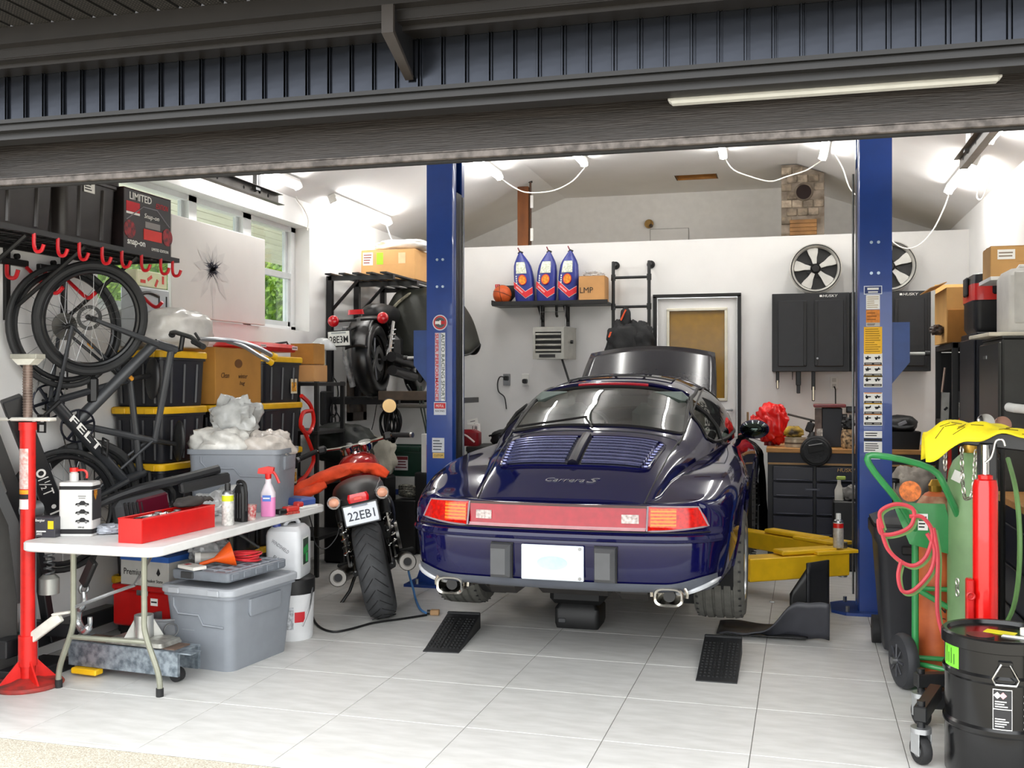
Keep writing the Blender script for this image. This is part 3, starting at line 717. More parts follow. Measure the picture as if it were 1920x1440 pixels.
# lower valance: grey band with cut-outs for the tail pipes
va = B(); va.grid(lambda u, v: rear(-.79+1.58*u, .168+.062*v+.045*smst(.55, .79, abs(-.79+1.58*u))*v, .009), 60, 4)
va.ob('valance', GRYV, car, sm=1.)
for s in (-1, 1): B().tube([rear(s*x, .175+.07*smst(.6, .84, x), .012) for x in [.56+.02*k for k in range(13)]], [.004]+[.012]*11+[.004], 6).ob('valance_lip', mt('#c9ccd0', .3, .3), car)
for s in (-1, 1):
    c = rear(s*.565, .19, 0); x = c.x
    ep = T('x', None, None); bpy.data.objects.remove(ep)
    b = B()
    def sq(a, w, h): n = 3.2; ca, sa = math.cos(a), math.sin(a); return (w*math.copysign(abs(ca)**(2/n), ca), h*math.copysign(abs(sa)**(2/n), sa))
    ring = []
    for (w, h, yy) in ((.068, .043, .18), (.072, .047, .0), (.074, .049, -.035), (.070, .045, -.042), (.060, .036, -.036), (.058, .034, .02), (.05, .03, .15)):
        ring.append([(x+sq(2*PI*k/28, w, h)[0], c.y+yy, .165+sq(2*PI*k/28, w, h)[1]) for k in range(28)])
    b.add([v for r_ in ring for v in r_], [(k*28+i, k*28+(i+1) % 28, (k+1)*28+(i+1) % 28, (k+1)*28+i) for k in range(len(ring)-1) for i in range(28)]+[tuple((len(ring)-1)*28+i for i in range(28))])
    ex_ = b.ob('tail_pipe', mt('#d6d2c8', .16, 1., n=.06), car)
    cy((x, c.y+.0, .165), (x, c.y+.16, .165), .03).ob('pipe_bore', BLK, ex_)
    B().tube([(x+.088*math.cos(t), c.y+.004, .172+.07*math.sin(t)) for t in [-.2+(PI+.4)*k/14 for k in range(15)]], .008, 6).ob('heat_shield_rim', mt('#c9c3b6', .25, .8), ex_)
# ---- wheels, arches
TYRE = mt('#55544f', .8, n=.12, s=20, b=.15); ALLOY = mt('#b9bcbf', .28, .85, n=.05)
def wheel(x, y, z, s, R=.318, wd_=.27, name='wheel'):
    b = B(); h = wd_/2
    prof = [(R-.105, -h+.015), (R-.09, -h), (R-.03, -h), (R-.008, -h+.02)]
    gv = [-.075, -.025, .025, .075]
    for g in gv: prof += [(R, g-.008), (R-.007, g-.005), (R-.007, g+.005), (R, g+.008)]
    prof += [(R-.008, h-.02), (R-.03, h), (R-.09, h), (R-.105, h-.015)]
    b.lathe(prof, (x, y, z), (1,0,0), 48); w = b.ob('wheel', TYRE, car, sm=.5)
    tb_ = B()
    for k in range(36):
        a = 2*PI*k/36
        for xx in (-.105, .105): tb_.box((x+xx, y+math.cos(a)*(R-.008), z+math.sin(a)*(R-.008)), (.035, .003, .012), 0, Matrix.Rotation(a, 4, 'X'))
    o = tb_.ob('tread_grooves', INK, w); o['kind'] = 'stuff'
    B().lathe([(R-.10, -h+.02), (R-.10, h-.005), (R-.112, h), (R-.12, h-.005), (R-.13, h-.03), (R-.125, -h+.03), (R-.11, -h+.02)], (x, y, z), (s,0,0), 40).ob('rim', ALLOY, w)
    for k in range(5):
        a = 2*PI*k/5+.2; d = Vector((0, math.cos(a), math.sin(a))); o_ = Vector((x+s*(h-.035), y, z)); t = Vector((0, -math.sin(a), math.cos(a))); X = Vector((s,0,0))
        B().add([o_+d*.05-t*.032+X*.02, o_+d*.05+t*.032+X*.02, o_+d*(R-.122)+t*.045+X*.012, o_+d*(R-.122)-t*.045+X*.012]+[o_+d*.05-t*.032-X*.02, o_+d*.05+t*.032-X*.02, o_+d*(R-.122)+t*.045-X*.01, o_+d*(R-.122)-t*.045-X*.01],
                [(0,1,2,3), (7,6,5,4), (0,4,5,1), (1,5,6,2), (2,6,7,3), (3,7,4,0)]).ob('spoke', ALLOY, w)
    cy((x+s*(h-.06), y, z), (x+s*(h-.008), y, z), .06, .05, 20).ob('hub_cap', ALLOY, w)
    cy((x-s*(h-.06), y, z), (x+s*(h-.09), y, z), R-.14, n=24).ob('brake_disc', mt('#4a4a4c', .4, .8), w)
for s in (-1, 1):
    wheel(s*.755, .98, .20, s); wheel(s*.735, 3.25, .19, s, .31, .21)
    for ay, az, ar in ARCH:
        b = B(); pts = []
        for k in range(25):
            a = PI*(-.12+1.24*k/24); yy = ay+math.cos(a)*ar; zz = az+math.sin(a)*ar
            i = min(range(len(half)), key=lambda j: abs(half[j].y-yy)+(9 if half[j].x < .3 else 0)); xx = half[i].x-inset(i, min(zz, .6))
            pts.append((s*(xx-.004), yy, max(zz, .2)))
        b.tube(pts, .012, 6); b.ob('arch_lip', PAINT, car)
        b = B(); b.lathe([(ar+.01, 0), (ar+.01, .34)], (s*.84, ay, az), (-s,0,0), 28); b.ob('wheel_well', mt('#0e0e0f', .9), car)
# ---- underside, engine, suspension
ub = B(); ub.box((0, 2.1, .215), (1.25, 3.6, .06), .02); ub.box((0, .55, .24), (.62, .75, .14), .03); ub.ob('underbody', mt('#121212', .8, n=.2), car)
eg = B(); eg.box((.02, .62, .135), (.42, .42, .12), .03); eg.box((-.35, .45, .15), (.22, .3, .13), .04); eg.box((.36, .45, .15), (.22, .3, .13), .04); eg.ob('engine', mt('#17120f', .55, n=.3), car)
for s in (-1, 1):
    cy((s*.58, .42, .175), (s*.40, .46, .175), .07, n=14).ob('muffler', mt('#4b4038', .5, .5, n=.3), car)
    B().tube([(s*.32, .95, .2), (s*.5, .97, .2), (s*.66, .98, .2)], .025, 8).ob('axle_arm', BLK, car)
# ---- interior
seat_m = mt('#78837f', .75, n=.05, b=.1); dash_m = mt('#1b1f1f', .7)
for s in (-1, 1):
    st_ = bx((s*.37, 2.0, .58), (.46, .5, .16), .05).ob('seat', seat_m, car)
    bx((s*.37, 1.72, .86), (.47, .14, .50), .06, rotm(12)).ob('seat_back', seat_m, st_); bx((s*.37, 1.66, 1.12), (.26, .10, .12), .04, rotm(12)).ob('head_rest', seat_m, st_)
B().box((0, 2.0, .44), (1.3, 2.4, .12)).box((0, 1.2, .70), (1.1, .6, .14), .04).box((0, 2.95, .78), (1.2, .2, .18), .05).ob('cabin_trim', dash_m, car)
sw = B(); sw.tor((-.36, 2.6, .86), .19, .014, (0, -.9, .42), 32, 8); sw = sw.ob('steering_wheel', BLK, car); B().cyl((-.36, 2.6, .86), (-.36, 2.85, .76), .04).ob('steering_column', BLK, sw)
for s in (-1, 1): B().cyl((-.36+s*.18, 2.6, .86), (-.36, 2.6, .86), .015, n=6).ob('wheel_spoke', BLK, sw)
bx((.02, 2.55, 1.17), (.22, .03, .06), .015).ob('inner_mirror', BLK, car)
# rear wiper
wp = B(); wp.tube([cab_x(-.46, 1.10, .03), cab_x(-.05, 1.13, .035)], .008, 6); wp.tube([cab_x(-.06, 1.13, .03), cab_x(.0, 1.02, .012)], .008, 6); wp.ob('rear_wiper', BLK, car)
# door mirrors
for s in (-1, 1):
    m_ = B().sph((s*.87, 2.62, .90), (.105, .07, .07), 18, 12).ob('door_mirror', PAINT, car)
    B().sph((s*.87, 2.6, .90), (.092, .062, .058), 18, 12).ob('mirror_glass', mt('#39443f', .03, .9), m_); B().cyl((s*.76, 2.7, .83), (s*.86, 2.64, .87), .022, n=8).ob('mirror_foot', BLK, m_)
# raised front lid
def lidp(u, v):
    w_ = .56-.05*v**2; x = (-1+2*u)*w_; y = 3.02+.62*v; z = .93+.60*v-.05*(x/w_)**2*1.2+.03*math.sin(v*PI); return Vector((x, y, z))
fl_ = B(); fl_.grid(lidp, 16, 10); fl_ = fl_.ob('front_lid', mt('#232329', .15, 0.), car, sm=1.); md = fl_.modifiers.new('thickness', 'SOLIDIFY'); md.thickness = .03
B().tube([lidp(k/16, 1) for k in range(17)], .012, 6).ob('lid_edge', mt('#8b8b84', .35), fl_)
for x in (-.3, .05): bx((x, 3.0, .925), (.03, .07, .03), .004).ob('washer_nozzle', BLK, car)
sr = B(); 
for s in (-1, 1): sr.tube([cab_x(s*.35+.0, 2.0+.0, .012), cab_x(s*.35, 2.5, .012)], .006, 5)
sr.tube([cab_x(-.35+.07*k, 2.0, .012) for k in range(11)], .006, 5); sr.ob('sunroof_seam', SEAL, car)
# ================================================================ BUILDERS FOR COMMON THINGS
def RY(x0, y0, x1, y1, Y):
    """pixel rectangle on a plane Y: centre X, bottom z, width, height"""
    a = PY(x0, (y0+y1)/2, Y); b = PY(x1, (y0+y1)/2, Y); m = (x0+x1)/2
    return (a.x+b.x)/2, PY(m, y1, Y).z, b.x-a.x, PY(m, y0, Y).z-PY(m, y1, Y).z
TAPE = mt('#b98d57', .35, n=.05)
def carton(label, loc, w, d, h, rz=0, mat=CARD, flaps=0, tape=True, group=None, cat='box', name='cardboard_box'):
    t = T(name, label, cat, loc, rz, group)
    if flaps:
        e = .006; b = B()
        for sx in (-1, 1): b.box((sx*(w-e)/2, 0, h/2), (e, d, h))
        for sy in (-1, 1): b.box((0, sy*(d-e)/2, h/2), (w-2*e, e, h))
        b.box((0, 0, e/2), (w-2*e, d-2*e, e)); b.ob('body', mat, t)
        for sx in (-1, 1): bx((sx*(w/2+flaps*.45), 0, h+.02), (flaps, d*.96, e), 0, rotm(0, sx*20, 0)).ob('flap', mat, t)
        bx((0, d/2+flaps*.3, h+flaps*.3), (w*.96, flaps, e), 0, rotm(50, 0, 0)).ob('flap', mat, t)
    else:
        bx((0, 0, h/2), (w, d, h), .004).ob('body', mat, t)
        for k in (-1, 1): bx((0, k*d/4, h+.002), (w*.99, d*.49, .003)).ob('flap', mat, t)
        if tape:
            tp = bx((0, 0, h+.0045), (w*1.002, .05, .001)).ob('tape', TAPE, t); bx((0, -d/2-.0006, h/2), (.05 if w < d else w*.3, .001, .001+h*.0)).ob('seam', TAPE, tp)
    return t
def tote(label, loc, w, d, h, rz=0, body=None, lid=None, ribs=0, group=None, rec=True, name='storage_tote', lidh=.045, r=.04, taper=.9):
    """tapered plastic bin; w,d,h outer size at the rim"""
    t = T(name, label, 'tote', loc, rz, group); body = body or BLK; hb = h-(lidh*.6 if lid else 0); e = .006
    rg = [(w*taper*.985, d*taper*.985, r, 0), (w*taper, d*taper, r, .012), (w*.955, d*.955, r, hb*.93), (w*.96, d*.96, r, hb-.03), (w, d, r, hb-.028), (w, d, r, hb), (w-.03, d-.03, r*.8, hb)]
    if not lid: rg += [(w*.93, d*.93, r*.8, hb-.03), (w*taper*.95, d*taper*.95, r*.8, .012)]
    b = B().rr(rg, cap=(True, True)); b = b.ob('bin', body, t, sm=.5)
    def side(z): return taper+(.955-taper)*min(1, z/(hb*.93))
    for k in range(ribs):
        f = -.5+(k+.5)/ribs
        for sy in (-1, 1):
            z0, z1 = .02, hb-.05; B().tube([(f*w*.85, sy*(d*side(z0)/2+.0), z0), (f*w*.88, sy*(d*side(z1)/2+.001), z1)], .011, 6).ob('rib', body, b)
        if k < max(1, ribs-1):
            g = -.5+(k+.5)/max(1, ribs-1)
            for sx in (-1, 1): B().tube([(sx*(w*side(.02)/2), g*d*.8, .02), (sx*(w*side(hb-.05)/2+.001), g*d*.83, hb-.05)], .011, 6).ob('rib', body, b)
    if rec:
        for sx in (-1, 1): B().rr([(.012, d*.42, .005, hb*.66), (.022, d*.46, .008, hb*.72), (.026, d*.46, .008, hb*.88)], (sx*w*.478, 0, 0)).ob('handle', body, b)
        B().tube([(-w*.33, -d*side(hb*.8)/2-.004, hb-.04), (-w*.33, -d*side(hb*.8)/2-.002, hb*.80), (-w*.27, -d*side(hb*.7)/2-.003, hb*.70), (w*.02, -d*side(hb*.7)/2-.003, hb*.70), (w*.08, -d*side(hb*.62)/2-.003, hb*.58), (w*.36, -d*side(hb*.6)/2-.002, hb*.57)], .006, 6).ob('moulded_ridge', body, b) if rec == 2 else None
    if lid:
        l = B().rr([(w*1.02, d*1.02, r, hb-.012), (w*1.03, d*1.03, r, hb-.006), (w*1.03, d*1.03, r, hb+lidh*.45), (w*1.0, d*1.0, r, hb+lidh*.6), (w*.93, d*.93, r, hb+lidh*.6), (w*.9, d*.9, r, hb+lidh*.35)]).ob('lid', lid, t, sm=.5)
        for sx in (-1, 1):
            for f in (-.28, .28): bx((f*w, sx*(d*.515+.004), hb+lidh*.1), (.07, .014, lidh*.7), .004).ob('latch', lid, l)
    return t
def can(label, loc, r, h, mats, rz=0, name='spray_can', cat='can', group=None, noz=True):
    """aerosol can: body with coloured bands, dome, cap"""
    t = T(name, label, cat, loc, rz, group); body, band, cap_ = mats
    B().lathe([(r*.94, 0), (r, .004), (r, h*.72), (r*.97, h*.74)], n=24).ob('body', body, t)
    B().lathe([(r*1.005, h*.58), (r*1.005, h*.715)], n=24, cap=False).ob('band', band, t)
    B().lathe([(r*.97, h*.735), (r*.9, h*.79), (r*.62, h*.83), (r*.55, h*.83)], n=24).ob('dome', STL, t)
    c = B().lathe([(r*.5, h*.83), (r*.5, h*.96), (r*.46, h), (0, h)], n=20).ob('cap', cap_, t)
    return t
def plug(b, p, mat=BLK): return None

# ================================================================ THE TWO-POST LIFT
BLUE = mt('#1a3f8c', .32, n=.04, coat=.4); BLUE2 = mt('#24437f', .4, n=.05)
def column(x, y, s, label):
    """s=+1 when the car lies to its right"""
    t = T('lift_column', label, 'lift', (x, y, 0), group='columns of the two-post lift'); h = 3.3; w = .21; d = .26
    b = B()                                                     # C-section open towards the car
    prof = [(-s*w/2, -d/2), (s*w/2*.9, -d/2), (s*w/2, -d/2+.02), (s*w/2, -d/2+.06), (s*(w/2-.014), -d/2+.06), (s*(w/2-.014), -d/2+.014), (-s*(w/2-.014), -d/2+.014), (-s*(w/2-.014), d/2-.014), (s*(w/2-.014), d/2-.014), (s*(w/2-.014), d/2-.06), (s*w/2, d/2-.06), (s*w/2, d/2), (-s*w/2, d/2)]
    b.prism(prof, (0, 0, .02), (1,0,0), (0,1,0), h); b.ob('mast', BLUE, t)
    pl_ = B().prism([(-.26, -.2), (.18, -.2), (.27, -.12), (.27, .12), (.18, .2), (-.26, .2)] if s > 0 else [(.26, -.2), (-.18, -.2), (-.27, -.12), (-.27, .12), (-.18, .2), (.26, .2)], (0, 0, .0), (1,0,0), (0,1,0), .02).ob('base_plate', BLUE, t)
    for k in (-1, 1):
        for j in (-1, 1): cy((k*.17, j*.16, .02), (k*.17, j*.16, .055), .014, n=6).ob('anchor_bolt', STL, pl_)
    for k in (-1, 1): B().prism([(0, 0), (.1, 0), (0, .28)], (-s*w/2, k*.1, .02), (-s, 0, 0), (0,0,1), .012).ob('foot_gusset', BLUE, t)
    for z in (.02,): B().prism([(0, 0), (.07, 0), (0, .3)], (s*w/2*.2, -d/2, z), (0,-1,0), (0,0,1), .012).ob('foot_gusset', BLUE, t) if s > 0 else None
    bx((s*.0, 0, 1.4), (.12, .16, 2.3), .01).ob('slide_carriage', mt('#1a1b1e', .5), t)
    bx((s*(w/2-.004), 0, 1.5), (.01, .13, 2.85)).ob('cable_cover', BLK, t)
    # trapezoid cover on the outer side
    B().prism([(0, 0), (s*.02-s*.13, .14), (s*.02-s*.13, .40), (0, .40)], (-s*w/2, d/2-.02, 1.50), (1,0,0), (0,0,1), .22).ob('safety_cover', BLUE2, t)
    hb_ = cy((-s*(w/2+.09), .05, 1.70), (-s*(w/2+.22), .05, 1.70), .011).ob('release_bar', mt('#c9c9c5', .35, .5), t); cy((-s*(w/2+.22), .05, 1.70), (-s*(w/2+.25), .05, 1.70), .017).ob('bar_knob', BLK, hb_)
    bx((0, 0, h+.03), (.24, .3, .03), .004).ob('top_plate', BLUE, t)
    for zz in (2.22, 2.42):
        for k in (-1, 1): cy((k*.022, -d/2, zz), (k*.022, -d/2-.006, zz), .010, n=10).ob('bolt', mt('#cfe3f5', .3, .5), t)
    cy((s*(w/2+.02), .03, .1), (s*(w/2+.02), .03, 2.9), .008, n=6).ob('hoist_cable', STL, t)
    return t, -d/2
LCX, RCX = -2.475, .555
cl_, fy = column(LCX, 7.31, 1, 'blue lift column on the left with the round racing sticker')
cr_, fy = column(RCX, 7.16, -1, 'blue lift column on the right covered in warning decals')
# decals right column
DEC = PAPER; ORG = mt('#d98324', .5, n=.15, s=30); YLW = mt('#f2b90f', .5, n=.03)
def zR(y): return PY(1632, y, 7.16+fy).z
def dec(y0, y1, w, mat, lines=0, ink=None, x=-.012, sd=0): return sticker(cr_, (x, fy-.0012, (zR(y0)+zR(y1))/2), RF, w, zR(y0)-zR(y1), mat, lines, ink, seed=sd)
o = dec(536, 552, .112, mt('#dfe6f2', .5)); bx((0, 0, .0005), (.102, zR(536)-zR(552)-.01, .001)).ob('blue_field', mt('#16306e', .5), o)
[bx((0, dz_, .0014), (ww_, hh_, .0006)).ob('caption', PAPER, o) for dz_, ww_, hh_ in ((.008, .07, .014), (-.013, .06, .009))]
dec(553, 580, .085, PAPER, 6, mt('#b9a98f', .7), sd=2); dec(581, 605, .085, ORG, 3, mt('#a4611a', .7), sd=3); dec(605, 612, .085, mt('#bcb7b0', .6), 2, sd=4); dec(613, 663, .112, YLW, 11, mt('#a8800b', .7), sd=5)
rows_ = [(664, 678, 0), (686, 699, 1), (706, 718, 2), (738, 750, 3), (758, 770, 3), (778, 790, 1)]
for i, (a, c, k) in enumerate(rows_):
    o = dec(a-2, c+8, .115, PAPER); hh = zR(a)-zR(c)
    bx((0, -(hh*.5+.004), .0008), (.107, .016, .001)).ob('caption_bar', INK, o); bx((0, hh*.5+.014, .0008), (.107, .006, .001)).ob('colour_bar', (YLW, ORG)[i % 2], o)
    rn = random.Random(i+11); 
    for q in (-.03, .028):
        g = B(); g.box((q, .012, .0008), (.035, .008, .001)); g.box((q+.01*rn.uniform(-1, 1), .012, .0008), (.007, .024, .001), 0, rotm(0, 0, rn.uniform(-40, 40))); g.box((q-.008, .004, .0008), (.012, .009, .001)); g.ob('pictogram', INK, o)
    for q in (-.027, .027): bx((q, -(hh*.5+.004), .0014), (.04, .005, .0006)).ob('caption', mt('#b9b5ac', .6), o)
dec(800, 806, .112, mt('#6f7fb0', .5)); dec(808, 821, .112, PAPER, 2, sd=9); dec(822, 827, .11, INK); dec(828, 848, .112, PAPER, 4, sd=12); dec(850, 861, .088, mt('#d5dcec', .6), 2, mt('#5a6aa0', .6), sd=10)
# decals left column
def zL(y): return PY(820, y, 7.31+fy).z
sl = B().lathe([(0, 0), (.058, 0), (.058, .001), (0, .001)], (.0, fy-.0002, zL(605)), (0,-1,0), 32).ob('round_sticker', mt('#cfd3da', .4), cl_)
B().lathe([(.050, .0012), (.050, .002), (.040, .002), (.040, .0012)], (.0, fy-.0002, zL(605)), (0,-1,0), 32, cap=False).ob('red_ring', REDI, sl); B().lathe([(0, .0012), (.039, .0012), (.039, .0018), (0, .0018)], (.0, fy-.0002, zL(605)), (0,-1,0), 32).ob('dark_disc', mt('#4c5357', .5), sl)
bx((-.02, fy-.0028, zL(605)), (.035, .001, .022)).ob('white_block', PAPER, sl); bx((.022, fy-.0028, zL(605)), (.03, .001, .024)).ob('red_block', REDI, sl); txt('1', sl, (.002, fy-.0032, zL(605)), RF, .034, .012, PAPER)
RV = RF @ rotm(0, 0, -90)
s1 = sticker(cl_, (-.024, fy-.0012, (zL(624)+zL(752))/2), RF, .030, zL(624)-zL(752), mt('#d3b9c2', .5)); txt('SUPER PERFORMANCE', s1, (0, 0, .0012), rotm(0, 0, -90), .024, (zL(624)-zL(752))*.97, REDI, bold=.01)
s2 = sticker(cl_, (-.0015, fy-.0012, (zL(624)+zL(752))/2), RF, .010, zL(624)-zL(752), mt('#b9c3d6', .5))
s3 = sticker(cl_, (.024, fy-.0012, (zL(624)+zL(752))/2), RF, .034, zL(624)-zL(752), mt('#dfe2e2', .5)); txt('AUTO RACING SPORT', s3, (0, 0, .0012), rotm(0, 0, -90), .026, (zL(624)-zL(752))*.97, mt('#2a3d35', .5))
s4 = sticker(cl_, (.0, fy-.0012, (zL(754)+zL(778))/2), RF, .095, zL(754)-zL(778), mt('#c9ced6', .5)); bx((0, .02, .0008), (.085, .04, .001)).ob('red_patch', REDI, s4); txt('MOTUL', s4, (0, .02, .0016), None, .02, .06, PAPER); txt('RACING', s4, (0, -.018, .001), None, .014, .07, INK)
s5 = sticker(cl_, (-.014, fy-.0012, (zL(821)+zL(848))/2), RF, .095, zL(821)-zL(848), mt('#cdd1d6', .5), 4, mt('#4f555c', .6), seed=21); s6 = sticker(cl_, (-.012, fy-.0012, (zL(849)+zL(859))/2), RF, .09, zL(849)-zL(859), mt('#d5b566', .5)); txt('CUSTOM', s6, (0, 0, .001), None, .018, .07, mt('#5a4310', .6))
# yellow swing arms
def arm(label, p0, p1, w=.15, hgt=.145, group='swing arms of the lift', mat=YEL):
    p0 = Vector(p0); p1 = Vector(p1); L = (p1-p0).length; a = math.degrees(math.atan2(p1.y-p0.y, p1.x-p0.x))
    t = T('lift_arm', label, 'lift arm', p0, a, group)
    bx((L*.36, 0, 0), (L*.72, w, hgt), .006).ob('outer_beam', mat, t); bx((L*.75, 0, .0), (L*.5, w-.03, hgt-.03), .005).ob('inner_beam', mat, t)
    bx((L*.1, 0, hgt/2+.012), (L*.3, w*1.3, .022), .004).ob('cheek_plate', mat, t); bx((L*.28, .0, hgt/2+.02), (L*.4, w*.8, .03), .008).ob('stiffener', mat, t)
    cy((L-.06, 0, -hgt/2), (L-.06, 0, hgt/2+.05), .035).ob('pad_screw', STL, t); cy((L-.06, 0, hgt/2+.05), (L-.06, 0, hgt/2+.075), .065, n=20).ob('rubber_pad', RUB, t)
    bx((L*.62, -w/2-.006, .0), (.12, .012, .06), .003).ob('stop_block', mt('#70757c', .4, .6), t); cy((L*.55, -w/2, -.02), (L*.55, -w/2-.012, -.02), .013).ob('bolt', mt('#8c4a16', .4, .5), t); cy((0, 0, -hgt/2-.02), (0, 0, hgt/2+.06), .03).ob('pivot_pin', STL, t)
    return t
arm('yellow swing arm reaching from the right column under the car, nearer one', (RCX-.20, 7.02, .335), (-.50, 6.45, .335))
arm('yellow swing arm reaching forward from the right column, farther one', (RCX-.22, 7.24, .36), (-.62, 8.1, .36), .13, .12)
arm('dark swing arm reaching from the left column under the car', (LCX+.20, 7.2, .32), (-1.72, 6.35, .32), .13, .1, mat=mt('#3a2a20', .5, n=.3))
arm('yellow swing arm from the left column towards the front wheel', (LCX+.20, 7.36, .34), (-1.7, 8.2, .34), .13, .11)
# ---- drive-on ramps
def ramp(label, loc, rz):
    t = T('car_ramp', label, 'ramp', loc, rz, 'pair of low car ramps'); w, L, h = .205, .60, .085; m = mt('#1f2022', .6, n=.1)
    B().prism([(0, 0), (L, 0), (L, h), (L-.03, h), (.05, .008), (0, .006)], (w/2, 0, 0), (0,1,0), (0,0,1), -w).ob('wedge', m, t)
    b = B(); sl_ = (h-.008)/(L-.08)
    for i in range(13):
        for j in range(9):
            y = .07+i*.036; b.box((-.085+j*.0212, y, .008+(y-.05)*sl_+.002), (.013, .02, .008), .002, rotm(math.degrees(math.atan(sl_))))
    o = b.ob('tread_blocks', mt('#151617', .7), t); o['kind'] = 'stuff'
    for k in (-1, 1): bx((k*.02, .29, .012+.24*sl_), (.006, .48, .006), 0, rotm(math.degrees(math.atan(sl_)))).ob('tread_rail', m, t)
    bx((0, L-.012, h+.006), (w, .024, .014), .004).ob('stop_lip', m, t)
    return t
ramp('black plastic wedge ramp lying on the tiles left of the car', (-1.865, 5.42, 0), 5); ramp('black plastic wedge ramp lying on the tiles behind the right tyre', (-.34, 5.235, 0), 0)
# ---- plastic undertray by the right wheel
ut = T('undertray', 'black moulded plastic undertray lying on the floor beside the right tyre', 'car part', (-.08, 6.3, 0))
UM = mt('#34353b', .45, n=.08)
def up_(u, v): x = -.30+.62*u; return Vector((x, -.12+.05*math.sin(u*3)-.06*v, .02+(.02+.2*smst(.35, .75, u))*v+.006*math.sin(u*22)))
b = B(); b.grid(up_, 24, 6); b.ob('front_flange', UM, ut, sm=1., th=.008)
b = B(); b.grid(lambda u, v: Vector((-.32+.52*u, -.12+.34*v, .022+.012*math.sin(u*9)*math.sin(v*7))), 14, 10); b.ob('tray_floor', mt('#1a1a1c', .5), ut, sm=1., th=.006)
b = B(); b.grid(lambda u, v: Vector((.20+.13*u, .12+.16*u, .0+.42*v*(1-.0*u))), 6, 6); b.ob('upright_wall', mt('#222327', .45), ut, sm=1., th=.012)
b = B(); b.grid(lambda u, v: Vector((.10+.12*u, .12+.02*u, .0+.42*v*(.55+.45*u))), 6, 6); b.ob('upright_wall', BLK, ut, sm=1., th=.012); bx((.0, -.16, .235), (.03, .02, .012), .004).ob('clip', STL, ut)
# ---- jack under the engine
jk = T('engine_jack', 'black box-shaped jack standing on the floor under the engine', 'jack', (-1.24, 6.28, 0))
B().rr([(.26, .24, .02, 0), (.28, .26, .03, .03), (.28, .26, .03, .12), (.24, .22, .03, .15)]).ob('base', mt('#131314', .5, n=.2), jk); bx((0, 0, .2), (.34, .28, .1), .03).ob('saddle', mt('#0d0d0e', .6, n=.2), jk); cy((0, 0, .14), (0, 0, .34), .05).ob('ram', STL, jk)
bx((-.09, -.125, .05), (.05, .02, .03), .005).ob('valve', DKG, jk); bx((0, 0, .34), (.22, .18, .02), .005).ob('pad', RUB, jk)
# ================================================================ BACK WALL
sx0, sz_, swd, _ = RY(923, 560, 1140, 568, 9.82)
SHZ = 2.30
sh = T('wall_shelf', 'black wall shelf holding a basketball and three blue bags', 'shelf', (sx0, YB, SHZ))
bx((0, -.15, -.012), (swd, .30, .024), .003).ob('board', BLK, sh); bx((0, -.298, .004), (swd, .008, .03)).ob('front_lip', BLK, sh); bx((-swd/2, -.15, .01), (.008, .3, .045)).ob('side_lip', BLK, sh)
for x in (-.13, .13):
    b = B(); b.box((x-.0, -.006, -.12), (.035, .012, .2)); b.prism([(0, 0), (-.2, 0), (0, -.16)], (x-.012, 0, -.024), (0,1,0), (0,0,1), .024); b.ob('bracket', BLK, sh)
for x in (-.09, .055): b = B(); b.tube([(x, -.2, -.024), (x, -.2, -.11), (x, -.17, -.13)], .014, 6); b.ob('hook', BLK, sh)
# basketball
q = RY(923, 530, 959, 566, 9.9); bb = T('basketball', 'orange basketball on the left end of the wall shelf', 'ball', (q[0]+.0, 9.925, SHZ))
B().sph((0, 0, .098), .096, 28, 18).ob('ball', mt('#c9541c', .55, n=.12, s=18, b=.25, bs=140), bb)
for ax in ((1,0,.2), (0,1,.1), (.3,.2,1)): B().tor((0, 0, .098), .0965, .0025, ax, 40, 5).ob('seam', BLK, bb)
tr = T('ball_carton', 'black and white display carton behind the basketball', 'box', (q[0]+.05, 10.06, SHZ)); bx((0, 0, .10), (.17, .06, .20), .004).ob('body', BLK, tr); B().prism([(-.02, 0), (.085, 0), (.085, .12)], (0, -.0305, 0), (1,0,0), (0,0,1), -.001).ob('white_panel', PAPER, tr)
qq = bx((-.14, .0, .20), (.05, .004, .035)).ob('red_tag', REDI, tr); txt('11', qq, (-.14, -.003, .2), RF, .022, .02, PAPER)
